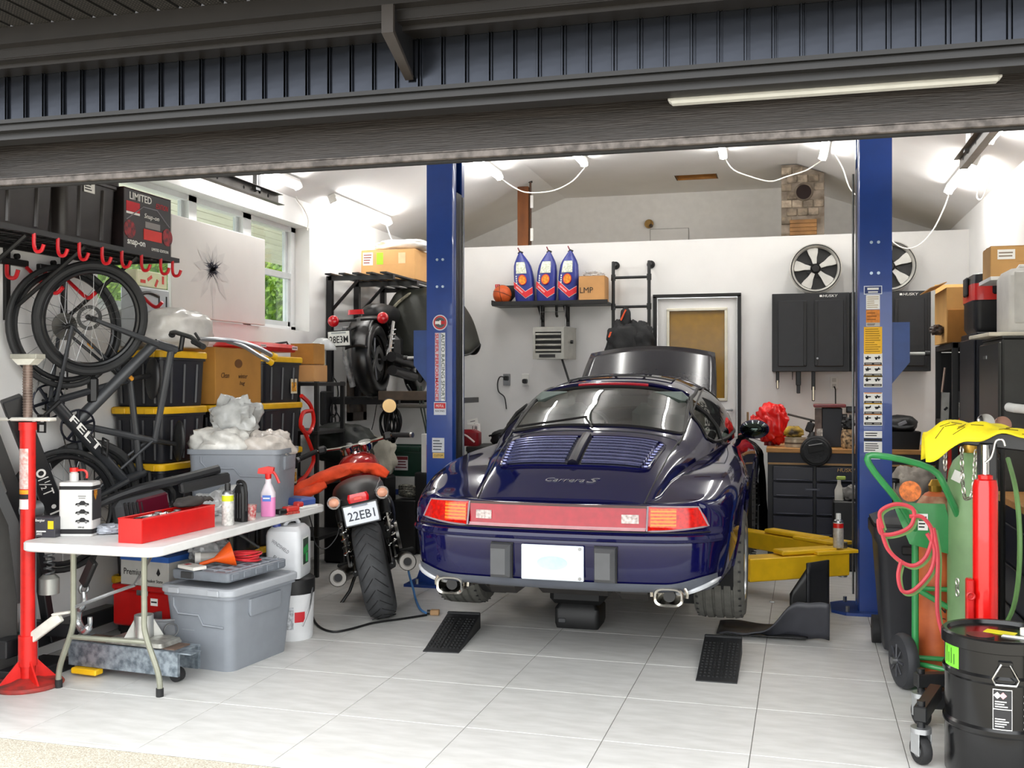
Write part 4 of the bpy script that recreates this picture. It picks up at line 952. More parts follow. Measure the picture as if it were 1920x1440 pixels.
# three tied bags
BB = mt('#2b3585', .35, n=.08, s=8); EMB = mt('#e9a51c', .5, n=.25, s=60, hex2='#c9621a'); BRD = mt('#d3202c', .5, n=.05)
def bag(label, x, tilt):
    t = T('feed_bag', label, 'bag', (x, 9.94, SHZ), group='tied blue bags on the wall shelf')
    lean = tilt
    def fr_(u, z, off=0):       # front face
        w = pl([0, .05, .25, .38, .46, .52], [.085, .098, .10, .088, .05, .012], z); dp = pl([0, .05, .25, .38, .46, .52], [.06, .075, .07, .055, .03, .01], z)
        return Vector(((u*w)+lean*z*z*1.6, -dp*(1-.35*u*u)-off, z))
    b = B()
    zs = [0, .02, .08, .16, .25, .32, .38, .42, .46, .49, .52]
    def ring(v, u):
        z = zs[min(10, int(v*10+.5))]; a = 2*PI*u; w = pl([0, .05, .25, .38, .46, .52], [.085, .098, .10, .088, .05, .012], z); dp = pl([0, .05, .25, .38, .46, .52], [.06, .075, .07, .055, .03, .01], z)
        c_, s_ = math.cos(a), math.sin(a); e = .7
        wob = 1+.03*noise.noise(Vector((c_*2+x*9, s_*2, z*12)))
        return Vector((math.copysign(abs(c_)**e, c_)*w*wob+lean*z*z*1.6, math.copysign(abs(s_)**e, s_)*dp*wob, z))
    b.grid(ring, 10, 28, cv=True); body_ = b.ob('sack', BB, t, sm=1.)
    def dcl(name, pts, mat, off=.006):
        g = B(); g.add([fr_(u, z, off) for u, z in pts], [tuple(range(len(pts)))]); return g.ob(name, mat, t, sm=0)
    g = B(); g.grid(lambda u, v: fr_(-.62+1.1*u, .30+.115*v, .007), 6, 5); lb = g.ob('white_label', mt('#e6e8dd', .5, n=.12, s=60, hex2='#b9c0a8'), t, sm=1.)
    em = B(); em.grid(lambda u, v: fr_(.0+.36*v*math.cos(2*PI*u), .235+.045*v*math.sin(2*PI*u), .009), 20, 3, cu=True); em.ob('round_emblem', EMB, t, sm=1.)
    rg = B().tube([fr_(.40*math.cos(2*PI*k/20), .235+.049*math.sin(2*PI*k/20), .008) for k in range(20)], .004, 5, closed=True).ob('emblem_ring', BRD, t)
    for k in range(4): bx((fr_(-.62, .205+.022*k, .011)), (.012, .002, .014)).ob('side_lettering', PAPER, t)
    def chev(off, half_, o2): 
        g = B(); P = []
        for (u, z) in ((-.95, .19), (.25, .085), (.95, .13)): P += [fr_(u, z+half_+off, o2), fr_(u, z-half_+off, o2)]
        n_ = []; 
        for i in range(2):
            for k in range(7):
                f = k/6; n_ += [P[2*i].lerp(P[2*i+2], f), P[2*i+1].lerp(P[2*i+3], f)]
        m_ = []
        for i, (a_, c_) in enumerate((((-.95, .19), (.25, .085)), ((.25, .085), (.95, .13)))):
            for k in range(7):
                f = k/6; u = a_[0]+(c_[0]-a_[0])*f; z = a_[1]+(c_[1]-a_[1])*f; m_ += [fr_(u, z+half_+off, o2), fr_(u, z-half_+off, o2)]
        g.add(m_, [(2*k, 2*k+1, 2*k+3, 2*k+2) for k in range(13)]); return g
    chev(0, .036, .008).ob('white_chevron', PAPER, t, sm=1.); ch_ = chev(0, .031, .0105).ob('red_chevron', BRD, t, sm=1.)
    p_ = fr_(-.35, .138, .014); o_ = bx((0, 0, 0), (.09, .016, .001)).ob('caption', mt('#f3d0cc', .6, n=.5, s=160, hex2='#d8404a'), ch_); o_.matrix_local = Matrix.Translation(p_) @ RF @ rotm(0, 0, -42)
    g = B(); g.tube([(lean*.52**2*1.6-.02, 0, .505), (lean*.43, 0, .525), (lean*.43+.025, .0, .512)], .012, 6); g.ob('twist_tie', BLK, t); bx((lean*.43-.015, 0, .545), (.012, .01, .05), .003, rotm(0, -25, 0)).ob('bag_ear', mt('#7a3038', .6), t)
    return t
for px, tl, nm in ((983, -.12, 'blue bag tied at the top, leaning beside the basketball'), (1023, .06, 'blue bag tied at the top, the middle one of three'), (1064, .05, 'blue bag tied at the top, next to the LMP carton')):
    bag(nm, PY(px, 520, 9.9).x, tl)
q = RY(1084, 517, 1136, 566, 9.85); lm = carton('brown LMP carton on the right end of the wall shelf', (q[0], 9.95, SHZ), q[2]*.93, .24, .25, 0)
txt('LMP', lm, (-.05, -.122, .115), RF, .055, .13, INK); bl = B().blob((0, .0, .275), (.09, .07, .03), .4, 4, 3); bl.ob('clear_wrap', mt('#d9d9d9', .15, n=.1, al=.6), lm)
# unit heater
q = RY(998, 622, 1058, 673, 9.72); hx, hz, hw, hh = q
ht = T('unit_heater', 'grey louvred electric heater hanging under the wall shelf', 'heater', (hx+.03, 9.86, hz)); HM = mt('#a7a69f', .4, .5, n=.06)
hb_ = B()
for (a, c, e, f) in ((-.185, -.16, 0, .30), (.10, .125, 0, .30), (-.16, .10, 0, .06), (-.16, .10, .265, .30)): hb_.box(((a+c)/2, -.13, (e+f)/2), (c-a, .02, f-e))
hb_.prism([(-.185, 0), (.125, 0), (.195, .26), (-.115, .26)], (0, -.125, .30), (1,0,0), (0,1,0), .012); hb_.prism([(0, 0), (.26, .07*0), (.26, .30), (0, .30)], (.125, -.125, 0), (.26, .97, 0), (0,0,1), -.01)
hb_.box((-.03, .0, .01), (.3, .24, .02)); hb_.ob('casing', HM, ht); bx((-.03, -.06, .16), (.27, .1, .24)).ob('dark_core', BLK, ht)
for k in range(4): bx((-.03, -.138, .085+k*.052), (.255, .03, .016), .003, rotm(25)).ob('louvre', HM, ht)
bx((-.04, -.142, .03), (.16, .006, .03)).ob('name_plate', BLK, ht); cy((.16, .02, .17), (.185, .02, .17), .018).ob('knob', BLK, ht)
for x in (-.15, .1): cy((x, .03, .30), (x, .03, SHZ-hz-.03), .004, n=6).ob('hanger_rod', STL, ht)
cy((-.15, .03, .47), (.1, .03, .47), .003, n=6).ob('hanger_rod', STL, ht)
bx((.12, .0, -.13), (.02, .02, .3), .005, rotm(0, -18)).ob('black_strut', BLK, ht)
# pipe ladder
lx0 = PY(1150, 560, 9.95).x; lx1 = PY(1217, 560, 9.95).x; ld = T('pipe_ladder', 'black iron pipe ladder rack fixed to the white wall', 'ladder', ((lx0+lx1)/2, YB, 1.4)); PIP = mt('#2e2f30', .45, .5, n=.1); hw_ = (lx1-lx0)/2
ztop = PY(1150, 495, 9.95).z-1.4
for s in (-1, 1):
    B().tube(spl([(s*hw_, -.15, .0), (s*hw_, -.15, .4), (s*hw_, -.15, ztop-.06), (s*hw_, -.13, ztop-.01), (s*hw_, -.05, ztop), (s*hw_, -.005, ztop)], 5), .017, 10).ob('rail', PIP, ld)
    cy((s*hw_, -.012, ztop), (s*hw_, 0, ztop), .04, n=20).ob('wall_flange', PIP, ld); cy((s*hw_, -.15, .0), (s*hw_, 0, 0), .017, n=10).ob('stand_off', PIP, ld)
for py_ in (520, 575, 640):
    z = PY(1183, py_, 9.95).z-1.4; cy((-hw_, -.15, z), (hw_, -.15, z), .014, n=10).ob('rung', PIP, ld)
    for s in (-1, 1): cy((s*hw_, -.15, z-.03), (s*hw_, -.15, z+.03), .023, n=12).ob('tee_fitting', PIP, ld)
jx = PY(1172, 640, 9.85); ja = T('jacket', 'black jacket with orange trim hanging on the pipe ladder', 'jacket', (jx.x, 9.84, jx.z-.2)); JM = mt('#17181a', .7, n=.15, b=.3, bs=30)
B().blob((.0, 0, .18), (.17, .10, .22), .25, 2.2, 4, 40, 26, .85, False).ob('body', JM, ja, sm=1.); B().blob((.15, .0, .22), (.12, .09, .16), .25, 2.5, 6, 30, 20, .85, False).ob('sleeve', JM, ja, sm=1.)
B().blob((-.12, .0, .02), (.09, .07, .15), .25, 2.5, 7, 30, 20, .85, False).ob('sleeve', JM, ja, sm=1.); B().blob((.01, -.02, .42), (.05, .04, .10), .2, 2.5, 2, 24, 16, .85, False).ob('hood', JM, ja, sm=1.)
OT = mt('#e2562b', .6); bx((.215, -.07, .10), (.07, .02, .09), .01, rotm(0, 35)).ob('orange_lining', OT, ja); B().tube([(-.03, -.055, .40), (.0, -.07, .46), (.02, -.07, .50)], .008, 6).ob('orange_piping', OT, ja); bx((-.13, -.06, .26), (.03, .02, .06), .006, rotm(0, 20)).ob('orange_patch', OT, ja)
# outlets on the back wall
for px, py_, nm in ((950, 712, 'black'), (985, 712, 'white')):
    p = PY(px, py_, YB-.01); t = T('wall_outlet', 'wall socket with a %s plug below the heater' % nm, 'outlet', (p.x, YB, p.z)); bx((0, -.006, 0), (.075, .01, .12), .003).ob('plate', PAPER if nm == 'white' else STL, t)
    B().rr([(.05, .05, .015, 0), (.045, .045, .015, .045)], (0, 0, 0)).ob('plug', BLK, t).matrix_local = Matrix.Translation((0, -.012, -.015 if nm == 'white' else .015)) @ rotm(90)
    if nm == 'black': B().tube(spl([(0, -.05, .02), (-.06, -.04, .03), (-.09, -.03, -.03), (-.08, -.03, -.12), (-.02, -.02, -.18), (0, -.02, -.3)], 6), .006, 6).ob('cable', BLK, t)
# wall cabinets
CABM = mt('#1c1d20', .45, n=.06, b=.03)
def wcab(label, x0, x1, rightdoor=True):
    zb_, zt_ = 1.615, 2.335; w = x1-x0; h_ = zt_-zb_; t = T('wall_cabinet', label, 'cabinet', ((x0+x1)/2, YB, zb_), group='black steel wall cabinets')
    bx((0, -.15, h_/2), (w-.004, .30, h_), .004).ob('carcass', CABM, t)
    for s in (-1, 1):
        dw = w*.37; d_ = bx((s*(w*.235), -.309, h_/2-.01), (dw, .018, h_-.11), .006).ob('door', CABM, t)
        bx((s*.05, -.316, h_/2-.01), (.03, .012, h_-.13), .004).ob('pull_strip', BLK, d_)
    cy((.06, -.318, .12), (.06, -.326, .12), .009).ob('lock', STL, t)
    for k in (-1, 1): bx((k*(w/2-.025), -.305, h_/2), (.012, .012, h_-.06)).ob('stile', BLK, t)
    txt('HUSKY', t, (w*.25, -.3025, h_-.028), RF, .024, .13, PAPER, shear=.2); bx((w*.25-.082, -.302, h_-.028), (.022, .002, .018), .004).ob('badge', PAPER, t)
    return t
xa = PY(1447, 620, 9.8).x; xb = PY(1594, 620, 9.8).x; xc2 = PY(1746, 620, 9.8).x
wcab('black steel wall cabinet left of the right lift column', xa, xb); wcab('black steel wall cabinet half hidden behind the right lift column', xb, xc2)
# alloy wheels on top
def alloy(label, px, py_, R_):
    p = PY(px, py_, 9.9); zt_ = 2.335; t = T('alloy_wheel', label, 'wheel', (p.x, 9.92, zt_), group='display wheels on the cabinets'); z = R_; R0 = R_
    B().lathe([(R0*.82, .0), (R0*.93, -.05), (R0, -.06), (R0, -.075), (R0*.955, -.085), (R0*.90, -.07), (R0*.84, -.05), (R0*.82, .06), (R0, .07), (R0, .09), (R0*.84, .09)], (0, 0, z), (0,1,0), 48, cap=False).ob('rim', mt('#cfcdc6', .3, .3, n=.04), t)
    B().lathe([(R0*.955, -.086), (R0*.915, -.0865)], (0, 0, z), (0,1,0), 48, cap=False).ob('rim_line', BLK, t); B().lathe([(0, -.02), (R0*.84, -.015), (R0*.84, .0), (0, .0)], (0, 0, z), (0,1,0), 40).ob('dark_centre', mt('#1b1c1d', .5), t)
    for k in range(5):
        a = PI/2+.15+2*PI*k/5; d = Vector((math.cos(a), 0, math.sin(a))); tt = Vector((-math.sin(a), 0, math.cos(a))); c = Vector((0, -.05, z))
        pr = [(.20, .075), (.42, .11), (.62, .18), (.78, .21), (.82, .12), (.82, -.12), (.78, -.21), (.62, -.18), (.42, -.11), (.20, -.075)]
        B().prism([(a_*R0, b_*R0) for a_, b_ in pr], c, d, tt, -.03 if d.cross(tt).y < 0 else .03).ob('spoke', mt('#cfcec8', .4, .2, n=.06), t)
        a2 = a+PI/5; cy((math.cos(a2)*R0*.3, -.03, z+math.sin(a2)*R0*.3), (math.cos(a2)*R0*.3, -.05, z+math.sin(a2)*R0*.3), R0*.05, n=10).ob('wheel_bolt', BLK, t)
    cy((0, -.03, z), (0, -.085, z), R0*.17, R0*.13, 20).ob('centre_cap', BLK, t)
    bx((0, 0, .004), (.2, .1, .008)).ob('stand', BLK, t)
    return t
alloy('five-spoke black and silver wheel on the left wall cabinet', 1529, 504, .232); alloy('five-spoke wheel on the cabinet, half behind the right lift column', 1668, 500, .232)
# brushes and tools hanging below the cabinets
for i, (px, y0, y1, w, nm) in enumerate(((1458, 697, 730, .03, 'short black scraper with a pale tip hanging under the cabinet'), (1486, 697, 713, .008, 'thin black hex key hanging under the cabinet'), (1497, 697, 739, .045, 'broad black brush holder hanging under the cabinet'), (1525, 697, 754, .035, 'long black handle with silver shaft hanging under the cabinet'))):
    a = PY(px, y0, 9.9); c = PY(px, y1, 9.9); L = a.z-c.z; t = T('hanging_tool', nm, 'tool', (a.x, 9.9, 1.615), group='tools hung below the wall cabinets')
    bx((0, 0, -L*.3), (w, .03, L*.6+.01), .006).ob('grip', BLK, t); bx((0, 0, -L*.72), (w*.75, .02, L*.5), .004).ob('shank', BLK if i in (1, 2) else BLK, t)
    if i in (0, 3): bx((0, -.012, -L*.72), (w*.45, .012, L*.46), .003).ob('blade', mt('#d8cdb4', .3, .5), t)
p = PY(1564, 718, YB-.01); t = T('wall_outlet', 'white double socket on the wall below the cabinets', 'outlet', (p.x, YB, p.z)); bx((0, -.006, 0), (.075, .012, .12), .004).ob('plate', PAPER, t)
for dz in (.028, -.028): bx((0, -.013, dz), (.034, .004, .036), .006).ob('socket', mt('#cfcdc6', .4), t)
B().tube([(0, -.02, -.035), (.01, -.05, -.06), (.012, -.04, -.2), (.015, -.06, -.35)], .006, 6).ob('cable', BLK, t)
# ---- workbench
BZ = .95; bx0, bx1, by0 = PY(1437, 840, 9.15).x, 1.30, 9.12
wb = T('workbench', 'long black drawer workbench with a wooden top along the back wall', 'workbench', ((bx0+bx1)/2, by0, 0)); bw_ = bx1-bx0; dk = mt('#14151c', .4, n=.06); dn = mt('#15182b', .38, n=.05)
bx((0, .38, BZ-.02), (bw_, .80, .04), .004).ob('wooden_top', WOOD, wb); bx((0, .42, .45), (bw_-.02, .70, .86)).ob('carcass', dk, wb); bx((0, .02, .875), (bw_-.02, .04, .11)).ob('apron', mt('#1b1c29', .5), wb)
for k in range(2): bx(((-.5+k)*bw_/2+.0, .0, .815), (bw_/2-.03, .012, .016)).ob('tan_trim', mt('#b08a58', .5), wb)
cw = .40; z_ = .80
for c_ in range(4):
    xx = -bw_/2+.05+c_*(cw+.008)*0.87+cw*.43
    for r_, (z0, z1) in enumerate(((.665, .795), (.53, .66), (.375, .525), (.2, .37))):
        d_ = bx((xx, -.006, (z0+z1)/2), (cw*.86-.012, .014, z1-z0-.006), .004).ob('drawer', dn, wb); bx((xx, -.018, z0+.012), (cw*.7, .012, .012), .003).ob('drawer_pull', mt('#2c2e3a', .3, .5), d_)
txt('HUSKY', wb, (-bw_/2+.66, -.0145, .77), RF, .03, .15, mt('#cfa262', .5), shear=.15); sticker(wb, (-bw_/2+.38, -.0145, .60), RF, .12, .02, mt('#3d404c', .5), 1, mt('#8a8c96', .5))
for k in range(4): cy((-bw_/2+.1+(bw_-.2)*(k % 2), .1+.5*(k//2), .0), (-bw_/2+.1+(bw_-.2)*(k % 2), .1+.5*(k//2), .05), .04, n=12).ob('caster', BLK, wb)
# things on the bench
rb = PY(1447, 800, 9.3); rg_ = T('red_bag', 'bright red crumpled plastic bag on the workbench', 'bag', (rb.x-.02, 9.42, BZ)); B().blob((.02, 0, .20), (.125, .11, .16), .3, 2., 3, 44, 28, .8, False).ob('sheet', mt('#e2140f', .3, n=.1, s=6), rg_, sm=1.)
cy((0, .05, 0), (0, .05, .12), .05).ob('red_tin', mt('#8a1414', .4), rg_); B().blob((-.1, -.02, .19), (.08, .07, .07), .35, 2.3, 5, 30, 18, .8, False).ob('loose_fold', mt('#cf120e', .3, n=.1), rg_, sm=1.)
p = PY(1402, 800, 9.35); st = T('black_stick', 'short black rod with a brass end standing by the red bag', 'rod', (p.x, 9.35, BZ)); cy((0, 0, 0), (0, 0, .22), .012, n=10).ob('rod', BLK, st); cy((0, 0, .22), (0, 0, .30), .010, n=10).ob('tip', mt('#b8a075', .3, .6), st)
p = PY(1482, 833, 9.2); tn = T('round_tin', 'pale round tin with a dark band on the workbench', 'tin', (p.x+.04, 9.24, BZ)); B().lathe([(.085, 0), (.088, .004), (.088, .075), (.092, .078), (.092, .088), (0, .09)]).ob('tin', mt('#b9ab95', .45, .3, n=.1), tn); B().lathe([(.089, .03), (.089, .045)], cap=False).ob('band', mt('#5a4a3a', .6), tn)
B().blob((-.01, 0, .13), (.08, .06, .05), .3, 2.5, 8, 24, 16, .9, False).ob('yellow_rag', mt('#d6ac2c', .7, n=.3, s=10, hex2='#3d3020'), tn, sm=1.)
p = PY(1508, 800, 9.6); lp = T('work_lamp', 'black swing-arm work lamp clamped to the bench', 'lamp', (p.x+.02, 9.62, BZ)); 
cy((.04, 0, 0), (.04, 0, .03), .05).ob('base', BLK, lp); B().tube([(.04, 0, .03), (.03, 0, .14), (.04, 0, .22)], .012, 6).ob('post', BLK, lp); bx((.0, 0, .235), (.34, .025, .018), .004, rotm(0, 14)).ob('arm', mt('#3d3a36', .4, .5), lp); bx((.03, -.02, .16), (.07, .03, .09), .01, rotm(0, 20)).ob('joint', BLK, lp); B().lathe([(.03, 0), (.06, -.05), (.055, -.05)], (.06, -.04, .12), (0,0,1), 18).ob('shade', BLK, lp)
p = PY(1530, 844, 9.05); fb = T('round_cover', 'round charcoal fabric cover hanging over the bench edge', 'cover', (p.x, 9.06, .83)); B().lathe([(0, -.05), (.10, -.05), (.125, -.03), (.13, 0), (.13, .03), (.0, .045)], (0, 0, .10), (0,1,0), 36).ob('disc', mt('#2c2d2f', .8, n=.15, b=.3), fb)
B().tor((0, -.035, .10), .115, .006, (0,1,0)).ob('rim_seam', BLK, fb); bx((.0, -.053, .12), (.13, .006, .05), .01, rotm(0, -12)).ob('pocket', mt('#242526', .8), fb); B().tube([(-.06, -.056, .15), (.05, -.058, .17)], .004, 5).ob('zip', mt('#8a8a88', .4, .5), fb); B().tube([(-.1, 0, .17), (-.03, .05, .22), (.05, .05, .22), (.1, 0, .17)], .008, 6).ob('strap', BLK, fb)
p = PY(1556, 833, 9.3); cf = T('coffee_tower', 'tall navy machine with a dark red top plate on the bench', 'machine', (p.x, 9.42, BZ)); bx((.02, 0, .17), (.17, .2, .34), .006).ob('body', mt('#12141f', .45), cf); bx((0, -.02, .36), (.27, .24, .03), .006).ob('top_plate', mt('#6b1016', .35, n=.1), cf)
bx((-.095, -.09, .19), (.06, .02, .30), .003).ob('side_panel', mt('#6b5a52', .5, n=.2, s=20), cf); bx((-.085, -.1, .08), (.05, .012, .16)).ob('white_scale', mt('#bdb9b2', .5, n=.3, s=60), cf); bx((.125, -.05, .24), (.045, .03, .10), .004).ob('switch_box', BLK, cf)
for k in range(3): bx((.125, -.068, .27-.03*k), (.028, .006, .012), .002).ob('switch', mt('#777', .4), cf)
p = PY(1587, 833, 9.2); bk = T('wicker_jar', 'patterned tan jar with a dark top on the bench', 'jar', (p.x+.01, 9.16, BZ)); B().lathe([(.045, 0), (.055, .02), (.058, .09), (.05, .15), (.042, .165)], n=18).ob('jar', mt('#d6b184', .6, n=.6, s=45, hex2='#3a2717'), bk); B().blob((0, 0, .21), (.05, .05, .05), .4, 3, 2, 20, 14, .9, False).ob('dark_top', BLK, bk); bx((.02, 0, .25), (.02, .02, .08), .005).ob('stem', BLK, bk)
p = PY(1596, 768, YB-.02); ck = T('wall_display', 'small black digital display on the wall beside the column', 'clock', (p.x, YB, p.z)); bx((0, -.015, 0), (.09, .03, .06), .005).ob('case', BLK, ck); bx((0, -.031, 0), (.07, .003, .035)).ob('screen', mt('#30343a', .2), ck)
# beyond the column: cap and boxes on the bench
p = PY(1690, 800, 9.2); hp = T('baseball_cap', 'black cap with a grey emblem sitting on a dark box', 'cap', (p.x, 9.25, BZ+.15)); B().blob((0, 0, .06), (.13, .12, .075), .12, 2, 3, 28, 18, .9).ob('crown', BLK, hp, sm=1.)
B().lathe([(.14, 0), (.145, .01), (.14, .016)], (0, -.02, .07), (0, -.35, 1), 30, 1, .8).ob('brim', DKG, hp); bx((0, -.13, .07), (.07, .006, .03), .003, rotm(0, -25)).ob('emblem', mt('#8d8d90', .4), hp)
p = PY(1695, 835, 9.15); db = T('open_black_box', 'black open-topped parts box with white labels on the bench', 'box', (p.x, 9.25, BZ)); B().rr([(.24, .2, .01, 0), (.27, .23, .01, .15), (.25, .21, .01, .15), (.23, .19, .01, .14)]).ob('box', BLK, db); bx((-.13, -.1, .08), (.012, .03, .12)).ob('label', PAPER, db)
for k in range(3): bx((-.115, -.113, .12-.035*k), (.03, .004, .014)).ob('label', PAPER, db)
# right part of bench shelf below: sacks and tubes
p = PY(1715, 920, 8.9); sk = T('canvas_sack', 'crumpled grey canvas sack stuffed below the bench top', 'sack', (p.x, 8.9, .42)); B().blob((0, 0, .19), (.17, .13, .20), .28, 2, 9, 40, 26, .85).ob('canvas', mt('#a39c92', .9, n=.12, s=8, b=.4, bs=25), sk, sm=1.); B().tube([(-.1, -.12, .05), (0, -.15, .03), (.1, -.12, .06)], .01, 6).ob('red_cord', REDI, sk)
p = PY(1677, 900, 8.85); ct = T('chrome_tube', 'upright chrome tube with a black collar beside the column', 'tube', (p.x, 8.85, .43)); B().lathe([(.045, 0), (.045, .06), (.03, .07), (.03, .27), (.05, .28), (.05, .3), (.0, .3)]).ob('tube', CHR, ct); B().lathe([(.052, .27), (.056, .285), (.052, .3)]).ob('collar', BLK, ct)
cr2 = T('black_crate', 'black plastic crate under the canvas sack beside the column', 'crate', (PY(1705, 960, 8.85).x, 8.85, 0)); B().rr([(.42, .34, .02, 0), (.46, .38, .02, .40), (.48, .40, .02, .40), (.48, .40, .02, .425), (.44, .36, .02, .42), (.4, .32, .02, .05)]).ob('crate', BLKM, cr2)
for k in range(5): B().tube(spl([(-.14+.0*k, -.19, .36-.02*k), (0, -.215, .41-.02*k), (.14, -.19, .36-.02*k)], 4), .006, 6).ob('wire_rib', STL, cr2)
# spray can on the arm, rag on a stand
p = PY(1572, 990, 6.95); sc_ = can('red-banded silver spray can standing on the yellow lift arm', (p.x, 6.95, .442), .033, .22, (mt('#b9b4ac', .4, .2, n=.1, s=60), RED, mt('#d8d8d4', .4))); 
p = PY(1588, 925, 8.7); bkt = T('spray_bottle_stand', 'white spray bottle and grey rag on a small stand behind the column', 'bottle', (p.x, 8.7, .0)); bx((0, 0, .28), (.22, .2, .56), .01).ob('stand', BLK, bkt); B().rr([(.07, .05, .015, .56), (.07, .05, .015, .64), (.03, .03, .014, .69), (.028, .028, .013, .72)], (-.06, 0, 0)).ob('bottle', mt('#d6d2c8', .4), bkt); bx((-.045, -.01, .74), (.07, .02, .03), .006).ob('trigger', mt('#9fb84a', .4), bkt); B().blob((.05, 0, .62), (.08, .06, .06), .3, 2.5, 3, 26, 16, .9).ob('rag', mt('#8d8a86', .9, n=.2), bkt, sm=1.)
# black sheet over a bike left of the bench
p = Vector((-.37, 0, 0)); cv = T('black_tarp', 'shiny black plastic sheet draped over a shape beside the workbench', 'tarp', (p.x, 9.72, 0)); 
def drape(u, v):
    a = 2*PI*u; r_ = .17+.07*v+.035*math.sin(a*9+v*2)*(.4+v)+.02*math.sin(a*17+5*v); z = .98*(1-v)**.8
    rr_ = r_*min(1, (v*5)**.5+.15); return Vector((rr_*math.cos(a)*.78, rr_*math.sin(a)*.9, z+.02*math.sin(a*5)*(1-v)))
b = B(); b.grid(drape, 72, 24, cu=True); b.ob('sheet', mt('#101011', .22, n=.1), cv, sm=1.2)
p = Vector((-.36, 0, 0)); rgl = T('red_clip_tool', 'red and white hand tool lying on top of the black sheet', 'tool', (p.x, 9.68, 1.0)); B().tube([(-.06, 0, .02), (0, -.02, .03), (.03, -.03, .015)], .022, 8).ob('handle', mt('#a01418', .4), rgl); B().tube([(.03, -.03, .015), (.16, -.06, -.02)], .009, 6).ob('rod', mt('#d9d2d0', .4), rgl); B().blob((.1, .06, .05), (.09, .05, .05), .3, 2, 4, 20, 14, .9, False).ob('grey_glove', mt('#a49c94', .8), rgl, sm=1.)
# left of the car: red canister, bench, notes
lb = T('side_bench', 'dark bench against the back wall left of the car', 'bench', (-2.62, 9.75, 0)); bx((0, 0, .87), (.75, .6, .05), .006).ob('top', mt('#1d1c1b', .6, n=.2), lb)
for k in (-1, 1): bx((k*.34, 0, .42), (.06, .55, .85)).ob('leg_frame', BLK, lb)
bx((0, .05, .3), (.66, .5, .03)).ob('lower_shelf', BLK, lb)
p = PY(880, 812, 9.6); rc = T('red_canister', 'dark red canister with a white handle on the side bench', 'canister', (p.x, 9.6, .895)); B().rr([(.20, .14, .03, 0), (.22, .15, .03, .02), (.22, .15, .03, .13), (.12, .10, .03, .16)]).ob('body', mt('#8a1420', .35, n=.1), rc); B().tube(spl([(-.1, -.03, .13), (.0, -.09, .10), (.08, -.09, .04)], 6), .009, 6).ob('handle', mt('#e3d3d0', .4), rc); cy((-.08, 0, .15), (-.08, 0, .21), .025).ob('spout', BLK, rc); sticker(rc, (-.07, -.0765, .04), RF, .06, .04, mt('#d9a0a8', .5), 2)
p = PY(886, 795, 9.7); nt_ = T('paper_note', 'white paper note taped upright behind the red canister', 'paper', (p.x, 9.72, .895)); bx((0, 0, .19), (.11, .004, .14), 0, rotm(-8, -12, 0)).ob('sheet', PAPER, nt_); bx((.01, -.01, .17), (.12, .06, .08), .003).ob('white_block', PAPER, nt_); txt('18', nt_, (.03, -.041, .17), RF, .04, .05, INK)
for k in range(2): bx((0, -.014, .235-.03*k), (.05, .002, .008), 0, rotm(-8, -12, 0)).ob('scribble', mt('#777', .6), nt_)
p = PY(915, 822, 9.4); bt = T('black_duffel', 'black duffel bag lying on the side bench behind the car', 'bag', (p.x+.12, 9.66, .896)); B().blob((0, 0, .078), (.16, .12, .08), .12, 2, 12, 36, 20, .8).ob('bag', mt('#191a1b', .6, n=.2), bt, sm=1.); B().tube([(-.15, -.12, .1), (0, -.15, .14), (.15, -.12, .1)], .01, 6).ob('strap', BLK, bt)
# ================================================================ LEFT WALL: overhead rack, bikes, totes, window ledge
YLID = mt('#e8b514', .45, n=.05); TB = mt('#1b1c22', .35, n=.06); FX = -3.45
rk = T('overhead_rack', 'black wire shelf rack high on the left wall with red hooks', 'rack', (XL, 3.78, 2.235)); RL = 1.52; RD = XL*-1+FX
b = B(); b.box((RD, RL/2, -.012), (.02, RL, .025)).box((.02, RL/2, -.012), (.02, RL, .025)).box((RD/2, .01, -.012), (RD, .02, .025)).box((RD/2, RL-.01, -.012), (RD, .02, .025)); b.ob('frame', BLK, rk)
for k in range(26): cy((.02, .05+k*.057, -.004), (RD, .05+k*.057, -.004), .005, n=6).ob('deck_wire', BLK, rk)
for k in range(3): cy((.12+.13*k, 0, -.012), (.12+.13*k, RL, -.012), .005, n=6).ob('deck_wire', BLK, rk)
for yy in (.30, .72, 1.16):
    bx((.012, yy, -.2), (.022, .03, .4)).ob('wall_upright', BLK, rk); B().tube([(RD-.02, yy, -.03), (.03, yy, -.36)], .011, 6).ob('brace', BLK, rk)
HK = mt('#c01a22', .35, n=.05)
def hook(parent, p, s=1., dirx=1, mat=HK):
    p = Vector(p); B().tube(spl([p, p+Vector((0, 0, -.055*s)), p+Vector((dirx*.012*s, 0, -.085*s)), p+Vector((dirx*.04*s, 0, -.085*s)), p+Vector((dirx*.055*s, 0, -.055*s))], 4), .009, 7).ob('hook', mat, parent)
for px, py_ in ((62, 432), (107, 441), (147, 451), (190, 459), (227, 468), (264, 475), (300, 483), (322, 485)):
    w_ = PX(px, py_, FX); hook(rk, (RD+.005, w_.y-3.78, -.02), 1.0)
for i, (y0, y1, lab) in enumerate(((3.84, 4.31, 'black lidded bin on the overhead rack, nearest the door'), (4.34, 4.79, 'black lidded bin on the overhead rack, beside the printed carton'))):
    tt = tote(lab, (-3.70, (y0+y1)/2, 2.236), .46, y1-y0-.005, .36, 0, mt('#2a2625', .4, n=.1), mt('#2a2625', .4, n=.1), 3, 'bins on the overhead rack', rec=False)
    if i: sticker(tt, (.222, -.02, .28), RR, .085, .055, PAPER, 3, seed=4)
pb = T('printed_carton', 'black and red printed carton with a red car on the overhead rack', 'box', (-3.675, 5.025, 2.236)); PBM = mt('#241a1b', .45, n=.25, s=7, hex2='#141213')
